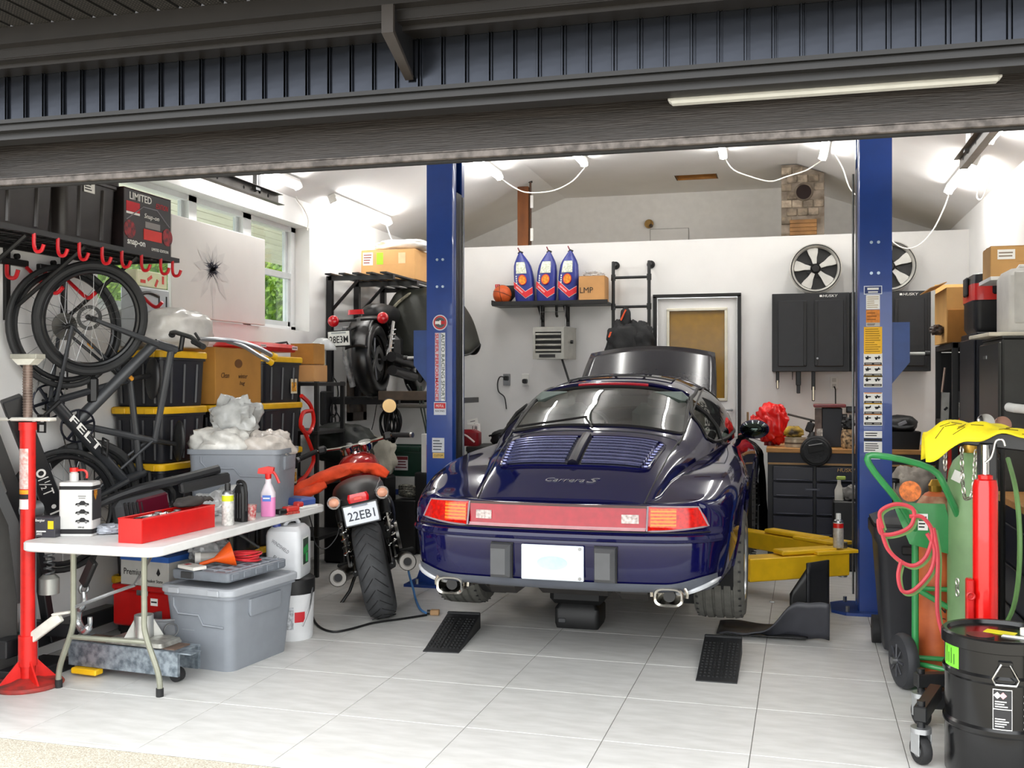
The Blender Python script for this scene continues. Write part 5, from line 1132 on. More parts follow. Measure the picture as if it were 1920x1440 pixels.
bx((0, 0, .165), (.43, .44, .33), .003).ob('body', PBM, pb); bx((0, 0, .332), (.43, .44, .003)).ob('flap', mt('#4a1016', .5), pb)
fx_ = .2155
txt('LIMITED', pb, (fx_, -.07, .295), RR, .04, .2, PAPER, bold=.01); txt('EDITION', pb, (fx_, .13, .275), RR, .03, .12, REDI, shear=.3)
bx((fx_, -.14, .235), (.002, .12, .055)).ob('red_panel', REDI, pb); bx((fx_, -.14, .2), (.002, .12, .012)).ob('white_stripe', PAPER, pb)
txt('Snap-on', pb, (fx_+.001, .03, .20), RR, .035, .14, PAPER, shear=.2); txt('snap-on', pb, (fx_, -.11, .035), RR, .036, .16, PAPER, bold=.01); txt('LIMITED EDITION', pb, (fx_, .11, .025), RR, .016, .16, PAPER)
bx((fx_, .04, .155), (.002, .14, .035), 0).ob('grey_panel', mt('#8a8583', .5), pb); bx((fx_+.001, .04, .10), (.002, .17, .06), 0).ob('red_plate', mt('#d8281c', .5), pb)
for yy in (-.17, .18):
    B().lathe([(0, 0), (.05, 0), (.05, .002), (0, .002)], (fx_, yy, .11), (1,0,0), 24).ob('printed_wheel', mt('#a5141f', .5, n=.3, s=40, hex2='#3a0a10'), pb)
B().tube([(fx_, -.2, .16), (fx_, -.05, .25), (fx_, .08, .25), (fx_, .2, .17)], .004, 5).ob('printed_roofline', mt('#77747a', .5), pb)
# hook rails under the rack
for i, (x0, y0, x1, y1) in enumerate(((2, 487, 55, 497), (76, 500, 118, 507), (212, 523, 248, 530))):
    a = PX(x0, y0, XL+.03); c = PX(x1, y1, XL+.03); t = T('hook_rail', ('short black rail with red bike hooks by the door', 'short black rail with red bike hooks behind the upper wheel', 'short black rail with a long red hook beside the grey cabinet')[i], 'rail', (XL, (a.y+c.y)/2, a.z), group='bike hook rails'); L = abs(c.y-a.y)
    bx((.015, 0, 0), (.03, L, .035), .004).ob('bar', BLK, t); cy((.03, 0, .03), (.05, 0, .03), .015, n=10).ob('thumb_screw', BLK, t)
    B().tube(spl([(.03, L*.4, -.02), (.12, L*.42, -.10), (.2, L*.45, -.16), (.25, L*.45, -.13)], 5), .011, 8).ob('hook', HK, t)
    if i < 2: B().tube(spl([(.03, -L*.3, -.02), (.035, -L*.3, -.08), (.08, -L*.3, -.09), (.1, -L*.3, -.05)], 5), .011, 8).ob('hook', HK, t)
# ---- bicycles hung on the wall
CARB = mt('#2c2e31', .3, n=.06); CHAIN = mt('#5c5b58', .35, .8, n=.3, s=60)
def bike(name, label, hub, fwd, up, frame_m, rear_first=True, hub2=None, road=True):
    """standard diamond frame laid out in (forward, up) and placed in space"""
    t = T(name, label, 'bicycle', hub); f = Vector(fwd).normalized(); u = Vector(up); u = (u-f*u.dot(f)).normalized(); n = f.cross(u)
    def P(a, c, o=0): return f*a+u*c+n*o
    pts = dict(rh=P(0, 0), bb=P(.41, -.07), st=P(.28, .40), sp=P(.25, .55), ht=P(.82, .50), hb=P(.86, .37), fh=P(1.0, 0))
    if not rear_first: pass
    R_ = .335 if road else .305
    def wheel_(c, cas):
        w = B().tor(c, R_-.012, .016 if road else .026, n, 48, 10).ob('wheel', mt('#242526', .6, n=.1), t); B().tor(c, R_-.045, .015, n, 48, 8).ob('rim', mt('#17181a', .3), w)
        for k in range(20):
            a = 2*PI*k/20; d_ = f*math.cos(a)+u*math.sin(a); B().cyl(c+n*(.02 if k % 2 else -.02), c+d_*(R_-.05), .0013, n=4, cap=False).ob('spoke', STL, w)
        B().cyl(c-n*.05, c+n*.05, .016, n=10).ob('hub', BLK, w)
        if cas:
            for k in range(6): B().lathe([(.018, 0), (.035+.008*k, 0), (.035+.008*k, .003), (.018, .003)], c+n*(-.012-.0055*(5-k)), tuple(-n), 28, cap=False).ob('sprocket', mt('#6f6e6a', .3, .9, n=.1), w)
        else: B().lathe([(.05, 0), (.07, 0), (.07, .002), (.05, .002)], c+n*.03, tuple(n), 28, cap=False).ob('brake_disc', mt('#4d4d4c', .45, .6), w)
    wheel_(pts['rh'], True); wheel_(pts['fh'], False)
    fr = B().tube([pts['bb'], pts['hb']], [.034, .03], 12).ob('down_tube', frame_m, t)
    B().tube([pts['bb'], pts['st']], .02, 10).ob('seat_tube', frame_m, t); B().tube([pts['st'], pts['ht'].lerp(pts['hb'], .2)], [.018, .022], 10).ob('top_tube', frame_m, t); B().tube([pts['hb'], pts['ht']], .026, 12).ob('head_tube', frame_m, t)
    for s in (-1, 1):
        B().tube([pts['bb']+n*s*.03, pts['rh']+n*s*.06], .011, 8).ob('chain_stay', frame_m, t); B().tube([pts['st'].lerp(pts['bb'], .05)+n*s*.02, pts['rh']+n*s*.06], .009, 8).ob('seat_stay', frame_m, t)
        B().tube([pts['hb']+n*s*.03, pts['hb'].lerp(pts['fh'], .4)+n*s*.05, pts['fh']+n*s*.05], [.018, .016, .01], 8).ob('fork_blade', frame_m, t)
    B().tube([pts['st'], pts['sp']], .014, 8).ob('seat_post', BLK, t); s0 = pts['sp']
    sd = B(); sd.sph(s0+f*.02, .06, 16, 10, (Matrix((f*2.1, n*1.1, u*.35)).transposed()).to_4x4().to_3x3()); sd.ob('saddle', BLK, t)
    cr = B().tor(pts['bb']-n*.045, .09, .006, n, 32, 6).ob('chain_ring', mt('#20222c', .35, .6), t)
    for k in range(5): a = 2*PI*k/5; B().cyl(pts['bb']-n*.045, pts['bb']-n*.045+(f*math.cos(a)+u*math.sin(a))*.088, .009, n=6).ob('spider_arm', mt('#20222c', .35, .6), cr)
    for s, a in ((-1, 2.3), (1, 2.3+PI)):
        d_ = f*math.cos(a)+u*math.sin(a); e_ = pts['bb']+n*s*.06+d_*.172; c_ = B().cyl(pts['bb']+n*s*.06, e_, .013, .009, 8).ob('crank', BLK, cr)
        pc = e_+n*s*.05; B().tube([pc+f*.045+n*s*.035, pc-f*.045+n*s*.035, pc-f*.045-n*s*.03, pc+f*.045-n*s*.03], .007, 6, closed=True).ob('pedal', BLK, c_)
        B().cyl(e_, pc+n*s*.03, .008, n=6).ob('pedal_axle', BLK, c_)
    for s in (.09, -.09): B().tube([pts['bb']-n*.045+u*s, pts['rh']-n*.03+u*s*.5], .004, 5).ob('chain', CHAIN, t)
    stm = pts['ht']+u*.04+f*.09
    B().tube([pts['ht'], pts['ht']+u*.03, stm], .015, 8).ob('stem', BLK, t)
    if road: hbr = spl([stm-n*.21+f*.0-u*.13-f*.02, stm-n*.21+f*.09-u*.10, stm-n*.21+f*.08, stm-n*.2, stm, stm+n*.2, stm+n*.21+f*.08, stm+n*.21+f*.09-u*.10, stm+n*.21-u*.13-f*.02], 5)
    else: hbr = [stm-n*.24-f*.03, stm-n*.1, stm, stm+n*.1, stm+n*.24-f*.03]
    B().tube(hbr, .014, 8).ob('handlebar', BLK, t)
    if not road:
        for s in (-1, 1): B().tube([stm+n*s*.13-f*.02, stm+n*s*.25-f*.032], .018, 8).ob('grip', RUB, t); B().tube([stm+n*s*.2, stm+n*s*.2+f*.04+u*-.03], .008, 6).ob('brake_lever', BLK, t)
    return t, pts, f, u, n
yaw = math.radians(20); U = Vector((math.sin(yaw), math.cos(yaw), 0))
h1 = W(124, 612, 5.58)
bk1, pts, f_, u_, n_ = bike('road_bike', 'black road bike with FELT lettering hung nose-down on the left wall', h1, (0, -.02, -1), U, CARB)
mid = pts['bb'].lerp(pts['hb'], .40); ax_ = (pts['hb']-pts['bb']).normalized(); side_ = Vector((1, -.2, .0)); nn_ = (side_-ax_*side_.dot(ax_)).normalized(); yy_ = nn_.cross(ax_)
Rm = Matrix((ax_, yy_, nn_)).transposed().to_4x4(); txt('FELT', bk1, mid+nn_*.0335, Rm, .042, .26, PAPER, bold=.012)
for a_, c_, w_ in ((.0, .06, .016), (.62, .70, .022)): B().tube([pts['st'].lerp(pts['rh'], a_)+n_*.022, pts['st'].lerp(pts['rh'], a_+.08)+n_*.026], .013, 6).ob('orange_band', mt('#d9952a', .4), bk1)
bx(tuple(pts['bb'].lerp(pts['st'], .5)), (.06, .06, .16), .02).ob('strap_mount', BLK, bk1)
h2 = W(172, 597, 5.62)
bk2, p2, f2, u2, n2 = bike('mountain_bike', 'grey mountain bike hung behind the black one on the left wall', h2-Vector((.14, -.12, .983)), (.14, -.12, .983), Vector((.5, .86, 0)), mt('#3b3d40', .35, n=.08), road=False)
# silver handlebar with yellow plugs resting on the totes
sb = T('spare_handlebar', 'silver handlebar with yellow end plugs lying on the tote lids', 'handlebar', (-3.47, 5.86, 1.745)); b1 = PX(385, 645, -3.36); b2 = PX(455, 672, -3.3)
SILV = mt('#b9bcc0', .3, .8, n=.05)
B().tube(spl([(-.08, -.32, .03), (0, -.1, .035), (.02, .1, .03), (.06, .28, .0), (.10, .42, -.05)], 6), .016, 10).ob('bar', SILV, sb); B().tube(spl([(.0, .02, .03), (.05, .14, .0), (.10, .26, -.06), (.13, .32, -.09)], 6), .014, 10).ob('bar', SILV, sb)
cy((.10, .42, -.05), (.112, .455, -.062), .023, n=14).ob('end_plug', YLID, sb); cy((.13, .32, -.09), (.14, .35, -.105), .021, n=14).ob('end_plug', YLID, sb)
# ---- stacks of black totes with yellow lids
LV = [.341*k for k in range(5)]
pos = ('bottom', 'second lowest', 'middle', 'second highest', 'top')
def stk(y, ks, nm, dy=.72):
    for k in ks:
        t = tote('black tote with yellow lid, %s of the %s stack' % (pos[k], nm), (-3.772, y, LV[k]), .36, dy, .339, 0, TB, YLID, 4, 'black and yellow totes along the left wall', rec=False, lidh=.05)
        if nm == 'bike-side' and k == 2:
            sticker(t, (.174, .14, .15), RR, .10, .2, PAPER, 6, seed=3); sticker(t, (.178, .08, .27), RR, .06, .05, mt('#d9d9d6', .6), 3, seed=8); bx((.1755, .14, .225), (.001, .06, .025)).ob('red_mark', REDI, t)
        if nm == 'motorcycle-side' and k in (2, 4): s_ = sticker(t, (.174, .17, .12), RR, .10, .11, mt('#d6cdb4', .6)); bx((0, -.005, .001), (.08, .07, .001)).ob('orange_field', mt('#d99a2b', .5, n=.3, s=50), s_)
stk(5.605, range(5), 'bike-side', .50); stk(6.23, range(4), 'middle', .62); stk(6.885, range(5), 'motorcycle-side', .62)
bc = carton('brown moving carton with handwriting on top of the tote stack', (-3.765, 6.23, LV[4]+.004), .36, .60, .37, 0, mt('#b07c33', .8, n=.08, s=4))
B().lathe([(0, 0), (.05, 0), (.05, .001), (0, .001)], (.1805, -.01, .27), (1,0,0), 24, 1, .6).ob('stamp', mt('#6b4418', .8), bc); bl_ = mt('#4a2f14', .8)
txt('Clean', bc, (.1815, -.18, .19), RR, .035, .10, bl_, shear=.3); txt('winter', bc, (.1815, .05, .185), RR, .03, .12, bl_, shear=.3); txt('bag', bc, (.1815, .04, .135), RR, .035, .07, bl_, shear=.3)
rbg = T('red_flat_bag', 'flat red vinyl bag lying on the tote by the window', 'bag', (-3.76, 6.78, LV[4]+.375)); B().rr([(.30, .74, .08, .0), (.33, .78, .09, .03), (.30, .74, .09, .055), (.2, .6, .08, .065)]).ob('bag', mt('#c3141a', .35, n=.1), rbg); sticker(rbg, (.167, .28, .032), RR, .09, .03, mt('#e4c9c6', .5), 1); sticker(rbg, (.167, -.2, .034), RR, .08, .02, mt('#e4c9c6', .5), 1); B().tube([(.1, .1, .06), (.14, .2, .075), (.1, .3, .06)], .008, 6).ob('strap', BLK, rbg)
# plastic-wrapped cushion, grey cabinet, drawing
pw = T('wrapped_cushion', 'cushion wrapped in crinkled clear plastic on the tote stack', 'cushion', (-3.66, 5.60, LV[4]+.359)); B().blob((0, 0, .115), (.15, .27, .125), .12, 1.8, 5, 44, 28, .7).ob('plastic_wrap', mt('#d2cfc9', .22, n=.12, s=6), pw, sm=1.)
gc = T('grey_cabinet', 'small grey appliance with black side bands behind the wrapped cushion', 'appliance', (-3.89, 5.62, LV[4]+.359)); bx((0, 0, .19), (.11, .36, .38), .01).ob('case', mt('#b9bdc0', .4, n=.04), gc)
B().box((.054, .06, .17), (.008, .014, .33)).box((.054, .14, .17), (.008, .012, .33)).ob('dark_band', BLK, gc); B().tube(spl([(.058, -.14, .33), (.061, -.05, .345), (.058, .05, .33)], 5), .012, 6).ob('grip', BLK, gc); sticker(gc, (.0555, -.1, .06), RR, .08, .02, mt('#8d9092', .5), 1)
gp = T('patterned_packet', 'yellow packet with a red pattern on top of the grey appliance', 'packet', (-3.89, 5.62, LV[4]+.741)); bx((0, 0, .05), (.10, .32, .1), .006).ob('packet', mt('#e6e1c2', .6, n=.5, s=14, hex2='#d9e0b0'), gp)
for k in range(4): bx((.0515, -.1+.07*k, .03+.025*(k % 2)), (.002, .05, .02), 0, rotm(30*k)).ob('red_print', mt('#d8453a', .5), gp)
cvx = XL+.022; pa = PX(315, 402, cvx); pd = PX(500, 610, cvx); pc_ = PX(340, 592, cvx)
cn = T('canvas_picture', 'large white canvas with a pale flower leaning in the side window', 'picture', (cvx, 6.58, 1.955)); cw_, chh = 1.26, .67
bx((0, 0, chh/2), (.03, cw_, chh), .004, rotm(0, 0, 0)).ob('canvas', mt('#d9d6d2', .75, n=.03, s=2), cn); fxx = .0165; FCY, FCZ = -.13, .36
pm = mt('#d0cdca', .8, n=.05)
for k in range(11):
    a = 2*PI*k/11+.2; c_ = Vector((fxx, FCY, FCZ)); d_ = Vector((0, math.cos(a), math.sin(a)*.8)); tq = Vector((0, -math.sin(a), math.cos(a)))
    L_ = .24 if math.sin(a) > -.4 else .32
    B().add([c_+d_*.05, c_+d_*L_*.6+tq*.035, c_+d_*L_, c_+d_*L_*.6-tq*.035], [(0,1,2,3)]).ob('pale_petal', pm, cn, sm=0)
rn = random.Random(2); b = B()
for k in range(70):
    a = rn.random()*2*PI; l = .03+rn.random()*.10; c_ = Vector((fxx+.001, FCY+.03*rn.gauss(0, 1)*.6, FCZ+.03*rn.gauss(0, 1)*.6)); d_ = Vector((0, math.cos(a), math.sin(a))); tq = Vector((0, -math.sin(a), math.cos(a)))*.004
    b.add([c_-tq, c_+tq, c_+d_*l], [(0,1,2)])
o = b.ob('stamens', mt('#3d3f4c', .8), cn, sm=0); o['kind'] = 'stuff'
bx((fxx, FCY+.01, .16), (.001, .022, .30)).ob('pale_stem', pm, cn)
# dark shelf unit at the end of the totes
su = T('corner_shelf', 'narrow black shelf unit beyond the tote stacks', 'shelf', (-3.72, 7.52, 0))
for sx in (-1, 1):
    for sy in (-1, 1): bx((sx*.2, sy*.24, .76), (.03, .03, 1.52)).ob('post', BLK, su)
for z in (.3, .72, 1.12, 1.5): bx((0, 0, z), (.44, .52, .03), .003).ob('shelf_board', BLK, su)
carton('small brown carton with a logo on the corner shelf', (-3.68, 7.46, 1.517), .22, .24, .13, 0); carton('small brown carton stacked higher on the corner shelf', (-3.68, 7.45, 1.655), .2, .2, .16, 0, mt('#a8742f', .8))
bwl = T('glass_bowl', 'upturned clear plastic bowl on the small cartons', 'bowl', (-3.66, 7.68, 1.518)); B().lathe([(.0, .36), (.05, .35), (.10, .30), (.11, .27), (.11, .26)], n=24, cap=False).ob('bowl', mt('#dfe3e4', .1, al=.45), bwl, th=.004); bx((0, 0, .13), (.03, .03, .26)).ob('stand', mt('#c9b48c', .7), bwl)
for i, (pts_, lab) in enumerate((([(565, 742), (582, 760), (588, 790), (578, 812), (564, 800), (568, 775), (584, 770)], 'coiled red air hose hanging on the corner shelf, upper loops'), ([(566, 800), (580, 830), (588, 862), (575, 890), (560, 905), (572, 915), (590, 900)], 'red hose hanging down the corner shelf, lower run'))):
    cord('red_hose', lab, [PX(x, y, -3.48) for x, y in pts_], .016, RED, 7)
# things on the left wall towards the corner
p = PX(617, 705, XL+.02); wh = T('wall_hook', 'small steel hook on the left wall near the corner', 'hook', (XL, p.y, p.z)); bx((.008, 0, 0), (.016, .05, .07), .004).ob('plate', STL, wh); B().tube(spl([(.02, 0, -.02), (.05, 0, -.05), (.06, 0, .0)], 4), .008, 6).ob('hook', BLK, wh)
cord('power_lead', 'thin black cord running down the left wall near the corner', [PX(x, y, XL+.03) for x, y in ((618, 702), (630, 715), (634, 740), (628, 765), (637, 785), (630, 800), (617, 790))], .006, BLK)
p = PX(614, 782, XL+.04); cg = T('battery_charger', 'black battery charger hung on the left wall with coiled cable', 'charger', (XL, p.y, p.z)); bx((.03, 0, .08), (.06, .16, .30), .012).ob('case', BLK, cg); B().tor((.07, .06, .06), .06, .008, (1,0,0), 24, 6).ob('cable_loop', BLK, cg); B().tor((.07, .05, -.03), .05, .007, (1,0,0), 24, 6).ob('cable_loop', BLK, cg); B().tube([(.03, 0, -.07), (.03, .0, -.3)], .008, 6).ob('cable', BLK, cg)
p = PX(670, 745, XL+.02); pf = T('picture_frame', 'dark brown picture frame hanging on the left wall behind the motorcycles', 'frame', (XL, p.y, p.z)); fr = B()
for (a, c, e, f) in ((-.2, -.12, -.22, .22), (.12, .2, -.22, .22), (-.2, .2, -.22, -.14), (-.2, .2, .14, .22)): fr.box((.015, (a+c)/2, (e+f)/2), (.03, c-a, f-e))
fr.ob('frame', mt('#4a3d33', .5, n=.15), pf); bx((.006, 0, 0), (.008, .3, .34)).ob('print', mt('#5d5147', .6, n=.4, s=6), pf)
# ================================================================ STORAGE RACK WITH THE COVERED MOTORCYCLE
mr = T('motorcycle_rack', 'black steel rack in the back left corner carrying a motorcycle', 'rack', (XL, 8.25, 0)); RM = BLKM
bx((1.01, .10, .66), (.05, .05, 1.32)).ob('post', RM, mr); cy((.55, .06, 1.31), (1.03, .06, 1.31), .017, n=8).ob('pipe_rail', mt('#7a7770', .4, .6), mr)
for yy in (.15, .75, 1.4): bx((.35, yy, 1.345), (.68, .05, .05)).ob('beam', RM, mr); bx((.03, yy, 1.9), (.05, .05, 1.12)).ob('wall_upright', RM, mr); bx((.33, yy, 2.44), (.62, .05, .04)).ob('beam', RM, mr)
bx((1.01, .75, 1.345), (.05, 1.3, .05)).ob('beam', RM, mr)
for yy in (.15, .75): B().tube([(.04, yy, 2.15), (.3, yy, 2.42)], .015, 6).ob('brace', RM, mr)
for k in range(5): bx((.08+.145*k, .95, 1.378), (.09, 1.75, .015)).ob('slat', RM, mr)
for k in range(5): bx((.07+.13*k, .77, 2.467), (.06, 1.5, .014)).ob('slat', RM, mr)
bx((.78, .02, 1.40), (.45, .06, .08), .004).ob('wooden_batten', mt('#4d4033', .6, n=.15), mr)
bxw = carton('tan carton with a green sticker on top of the motorcycle rack', (-3.6, 9.15, 2.475), .54, .4, .28, 0, mt('#d3a268', .8, n=.06, s=4)); sticker(bxw, (-.2, -.2015, .2), RF, .1, .12, PAPER, 4, mt('#8a3d30', .7)); sticker(bxw, (-.08, -.2015, .2), RF, .065, .11, mt('#9fdc1e', .5)); sticker(bxw, (.14, -.2015, .2), RF, .07, .1, mt('#e2c79a', .6))
pwb = T('white_plastic_bundle', 'crumpled white plastic bundle on top of the tan carton', 'bundle', (-3.52, 9.15, 2.762)); B().blob((0, 0, .05), (.26, .16, .06), .2, 2, 4, 36, 20, .8).ob('sheet', mt('#d7d6d2', .35, n=.06), pwb, sm=1.)
# ================================================================ MOTORCYCLES
def rot_local(t, rz, lean): t.rotation_euler = Euler((0, 0, 0)); t.matrix_world = Matrix.Translation(t.location) @ Matrix.Rotation(math.radians(rz), 4, 'Z') @ Matrix.Rotation(math.radians(lean), 4, 'Y')
def mtyre(b, c, R, w, n=48, pitch=0):
    h = w/2; prof = [(R-.12, -h*.75), (R-.10, -h*.95), (R-.055, -h), (R-.03, -h*.9), (R-.012, -h*.62), (R-.003, -h*.3), (R, 0), (R-.003, h*.3), (R-.012, h*.62), (R-.03, h*.9), (R-.055, h), (R-.10, h*.95), (R-.12, h*.75)]
    return b.lathe(prof, c, (1,0,0), n, cap=False)
MT = mt('#3b3c3e', .7, n=.15, s=14, b=.1); MB_ = mt('#121213', .3, n=.06); MBM = mt('#1b1b1c', .45, .3, n=.1)
# origin: rear tyre contact; y forward, x right
m1 = T('red_motorcycle', 'motorcycle with a red tank seen from behind, leaning beside the table', 'motorcycle', (-2.50, 6.16, 0)); rot_local(m1, 22, -12)
R1 = .315
wh_ = mtyre(B(), (0, 0, R1), R1, .185).ob('rear_wheel', MT, m1, sm=1.); gv = B()
for k in range(26):
    a = 2*PI*k/26
    for s in (-1, 1):
        P_ = []
        for j in range(6):
            x = s*(.006+.014*j); aa = a+.05*j; rr_ = R1-.0015-.9*(x*x); P_.append((x, math.cos(aa)*rr_, R1+math.sin(aa)*rr_))
        gv.tube(P_, .0028, 4)
o = gv.ob('tread_grooves', INK, wh_); o['kind'] = 'stuff'
B().lathe([(.195, -.06), (.20, .06), (.185, .05), (.185, -.05)], (0, 0, R1), (1,0,0), 36, cap=False).ob('rim', BLK, wh_); cy((-.08, 0, R1), (.08, 0, R1), .05).ob('hub', MBM, wh_)
for k in range(6): a = 2*PI*k/6; B().cyl((0, 0, R1), (0, math.cos(a)*.19, R1+math.sin(a)*.19), .02, .014, 6).ob('spoke', BLK, wh_)
B().lathe([(.06, 0), (.13, 0), (.13, .006), (.06, .006)], (-.075, 0, R1), (1,0,0), 28, cap=False).ob('brake_disc', STL, wh_)
fw_ = mtyre(B(), (0, 1.48, .305), .305, .12).ob('front_wheel', MT, m1, sm=1.); B().lathe([(.20, -.03), (.20, .03), (.185, .02), (.185, -.02)], (0, 1.48, .305), (1,0,0), 30, cap=False).ob('rim', BLK, fw_)
for k in range(6): a = 2*PI*k/6; B().cyl((0, 1.48, .305), (0, 1.48+math.cos(a)*.19, .305+math.sin(a)*.19), .018, .012, 6).ob('spoke', BLK, fw_)
for s in (-1, 1):
    B().tube([(s*.12, 0, R1), (s*.11, .3, .36), (s*.09, .52, .4)], .022, 8).ob('swing_arm', MBM, m1)
    sh_ = B().tube([(s*.145, .02, .36), (s*.145, .16, .70)], .018, 8).ob('rear_shock', CHR, m1); b = B()
    b.tube([(s*.145+.03*math.cos(t*.9), .045+.10*t/40+.03*math.sin(t*.9)*.5, .42+.24*t/40) for t in range(41)], .006, 5); b.ob('spring', CHR, sh_); B().cyl((s*.145, .13, .64), (s*.145, .165, .72), .032, n=12).ob('shock_can', BLK, sh_)
    mf = B().tube(spl([(s*.12, .75, .25), (s*.17, .5, .26), (s*.205, .2, .30), (s*.215, .0, .325), (s*.22, -.18, .345)], 5), [.022]*5+[.03]*3+[.052]*13, 16).ob('muffler', mt('#6c6862', .28, .85, n=.15), m1)
    B().lathe([(.052, 0), (.056, .012), (.05, .02), (.03, .02), (.026, -.03)], (s*.22, -.18, .345), (0,-1,.1), 24, cap=False).ob('muffler_tip', mt('#6a6763', .35, .6), mf); cy((s*.22, -.17, .345), (s*.22, -.185, .345), .026).ob('bore', INK, mf)
    ts = B().sph((s*.155, -.10, .80), (.042, .03, .03), 16, 10).ob('turn_signal', mt('#e7a688', .2, n=.2), m1); B().tor((s*.155, -.115, .80), .036, .006, (0,1,0), 24, 6).ob('chrome_rim', mt('#e6ddd6', .2, .8), ts); B().cyl((s*.05, -.06, .80), (s*.13, -.09, .80), .01, n=8).ob('stalk', BLK, ts)
    B().tube([(s*.13, -.05, .79), (s*.14, .2, .74), (s*.14, .5, .70)], .012, 6).ob('sub_frame', BLK, m1); B().tube([(s*.10, 1.48, .305), (s*.10, 1.33, .70), (s*.10, 1.25, .95)], [.026, .024, .02], 10).ob('fork_tube', CHR, m1)
# seat and tail
def seatp(u, v):
    y = -.12+.78*u; w_ = pl([-.12, -.06, .1, .35, .66], [.07, .14, .17, .15, .10], y); zt = pl([-.12, 0, .2, .4, .66], [.83, .895, .91, .87, .85], y); a = PI*v
    return Vector((w_*math.cos(a)*(1.0), y, zt-.11+.11*math.sin(a)**.6))
b = B(); b.grid(seatp, 20, 16); b.ob('seat', mt('#1f1f21', .42, n=.1), m1, sm=1.); bx((0, .22, .77), (.2, .65, .09), .03).ob('tail_frame', MB_, m1)
B().tube([seatp(k/20, .15) for k in range(1, 20)], .004, 5).ob('seat_piping', mt('#6a6a6c', .5), m1)
tl = B().rr([(.13, .04, .018, 0), (.14, .05, .02, .03), (.12, .04, .018, .055)], (0, -.115, .775)).ob('tail_light', mt('#d2101a', .2, n=.1, coat=.6), m1); bx((0, -.14, .80), (.05, .012, .02), .003).ob('inner_lens', mt('#ff5a50', .2), tl)
np_ = bx((0, -.145, .70), (.21, .006, .12), .003, rotm(-12)).ob('number_plate', mt('#e4e8ee', .4, n=.03), m1); bx((0, -.139, .70), (.23, .006, .14), .004, rotm(-12)).ob('plate_frame', BLK, np_)
txt('22EB1', np_, (0, -.1495, .695), rotm(78), .055, .17, mt('#20283a', .5), bold=.01); bx((0, -.15, .755), (.1, .002, .01), 0, rotm(-12)).ob('caption', mt('#8890a0', .5), np_)
B().grid(lambda u, v: Vector((-.09+.18*u, -.10+.06*v+.0, .64+.20*v)), 4, 4).ob('rear_mudguard', MB_, m1, th=.006)
# tank, engine, forks, bars
B().blob((0, .86, .885), (.155, .27, .14), .0, 1, 0, 32, 20, .85, False).ob('tank', mt('#a01212', .12, n=.05), m1, sm=1.); cy((0, .86, 1.02), (0, .86, 1.035), .04).ob('filler_cap', CHR, m1)
eb = B(); eb.box((0, .72, .42), (.34, .42, .34), .05); eb.ob('engine', MBM, m1)
for k in range(6): bx((0, .84, .56+.022*k), (.30, .2, .009), .002).ob('cooling_fin', mt('#7f7f7d', .35, .8), m1)
for s in (-1, 1): cy((s*.16, .68, .40), (s*.19, .68, .40), .10).ob('side_cover', mt('#8b8985', .3, .8), m1); B().blob((s*.15, .45, .62), (.05, .12, .10), .05, 2, 1, 18, 12, .7, False).ob('side_panel', MB_, m1)
hb_ = [(-.40, 1.05, 1.06), (-.30, 1.12, 1.08), (-.1, 1.2, 1.06), (.1, 1.2, 1.06), (.30, 1.12, 1.08), (.40, 1.05, 1.06)]
hbo = B().tube(hb_, .012, 8).ob('handlebar', CHR, m1)
for s in (-1, 1):
    B().tube([(s*.29, 1.125, 1.08), (s*.42, 1.03, 1.055)], .019, 10).ob('grip', RUB, hbo); cy((s*.42, 1.03, 1.055), (s*.435, 1.02, 1.052), .02).ob('bar_end', STL, hbo); B().tube([(s*.26, 1.15, 1.08), (s*.3, 1.2, 1.07), (s*.42, 1.13, 1.04)], .008, 6).ob('lever', STL, hbo); bx((s*.25, 1.14, 1.08), (.07, .05, .06), .015).ob('switch_gear', BLK, hbo)
mi = B().tube([(.24, 1.16, 1.09), (.30, 1.12, 1.24)], .007, 6).ob('mirror_stem', BLK, hbo); B().lathe([(0, 0), (.052, 0), (.058, .008), (.055, .02), (0, .028)], (.31, 1.11, 1.30), (0,1,0), 28).ob('mirror', BLK, hbo); B().lathe([(0, 0), (.051, 0), (.051, .001), (0, .001)], (.31, 1.108, 1.30), (0,-1,0), 28).ob('mirror_glass', mt('#8f7650', .1, .8), hbo)
for s in (-.07, .07): g_ = B().lathe([(.0, 0), (.05, 0), (.055, .02), (.05, .06), (0, .06)], (s, 1.2, 1.07), (0, .4, -1), 24).ob('gauge', CHR, m1)
cy((0, 1.33, .95), (0, 1.47, .95), .08, .09).ob('headlamp', CHR, m1)
for k in range(5): B().tube(spl([(-.05+.03*k, 1.2, 1.05), (-.12+.05*k, 1.28, .95), (-.06+.03*k, 1.22, .8)], 5), .006, 5).ob('cable', BLK, m1)
B().tube([(-.12, .55, .28), (-.22, .5, .12), (-.32, .47, .03)], .012, 8).ob('kick_stand', BLK, m1); B().tube([(-.12, .42, .24), (.0, .40, .2), (.12, .42, .24)], .014, 8).ob('centre_stand', BLK, m1)
for s in (-1, 1): bx((s*.22, .55, .30), (.1, .04, .025), .008).ob('foot_peg', RUB, m1)
for s in (-.05, .05): B().tube([(s*2.4, -.02, .33), (s*2.3, .5, .42)], .006, 5).ob('chain', STL, m1)
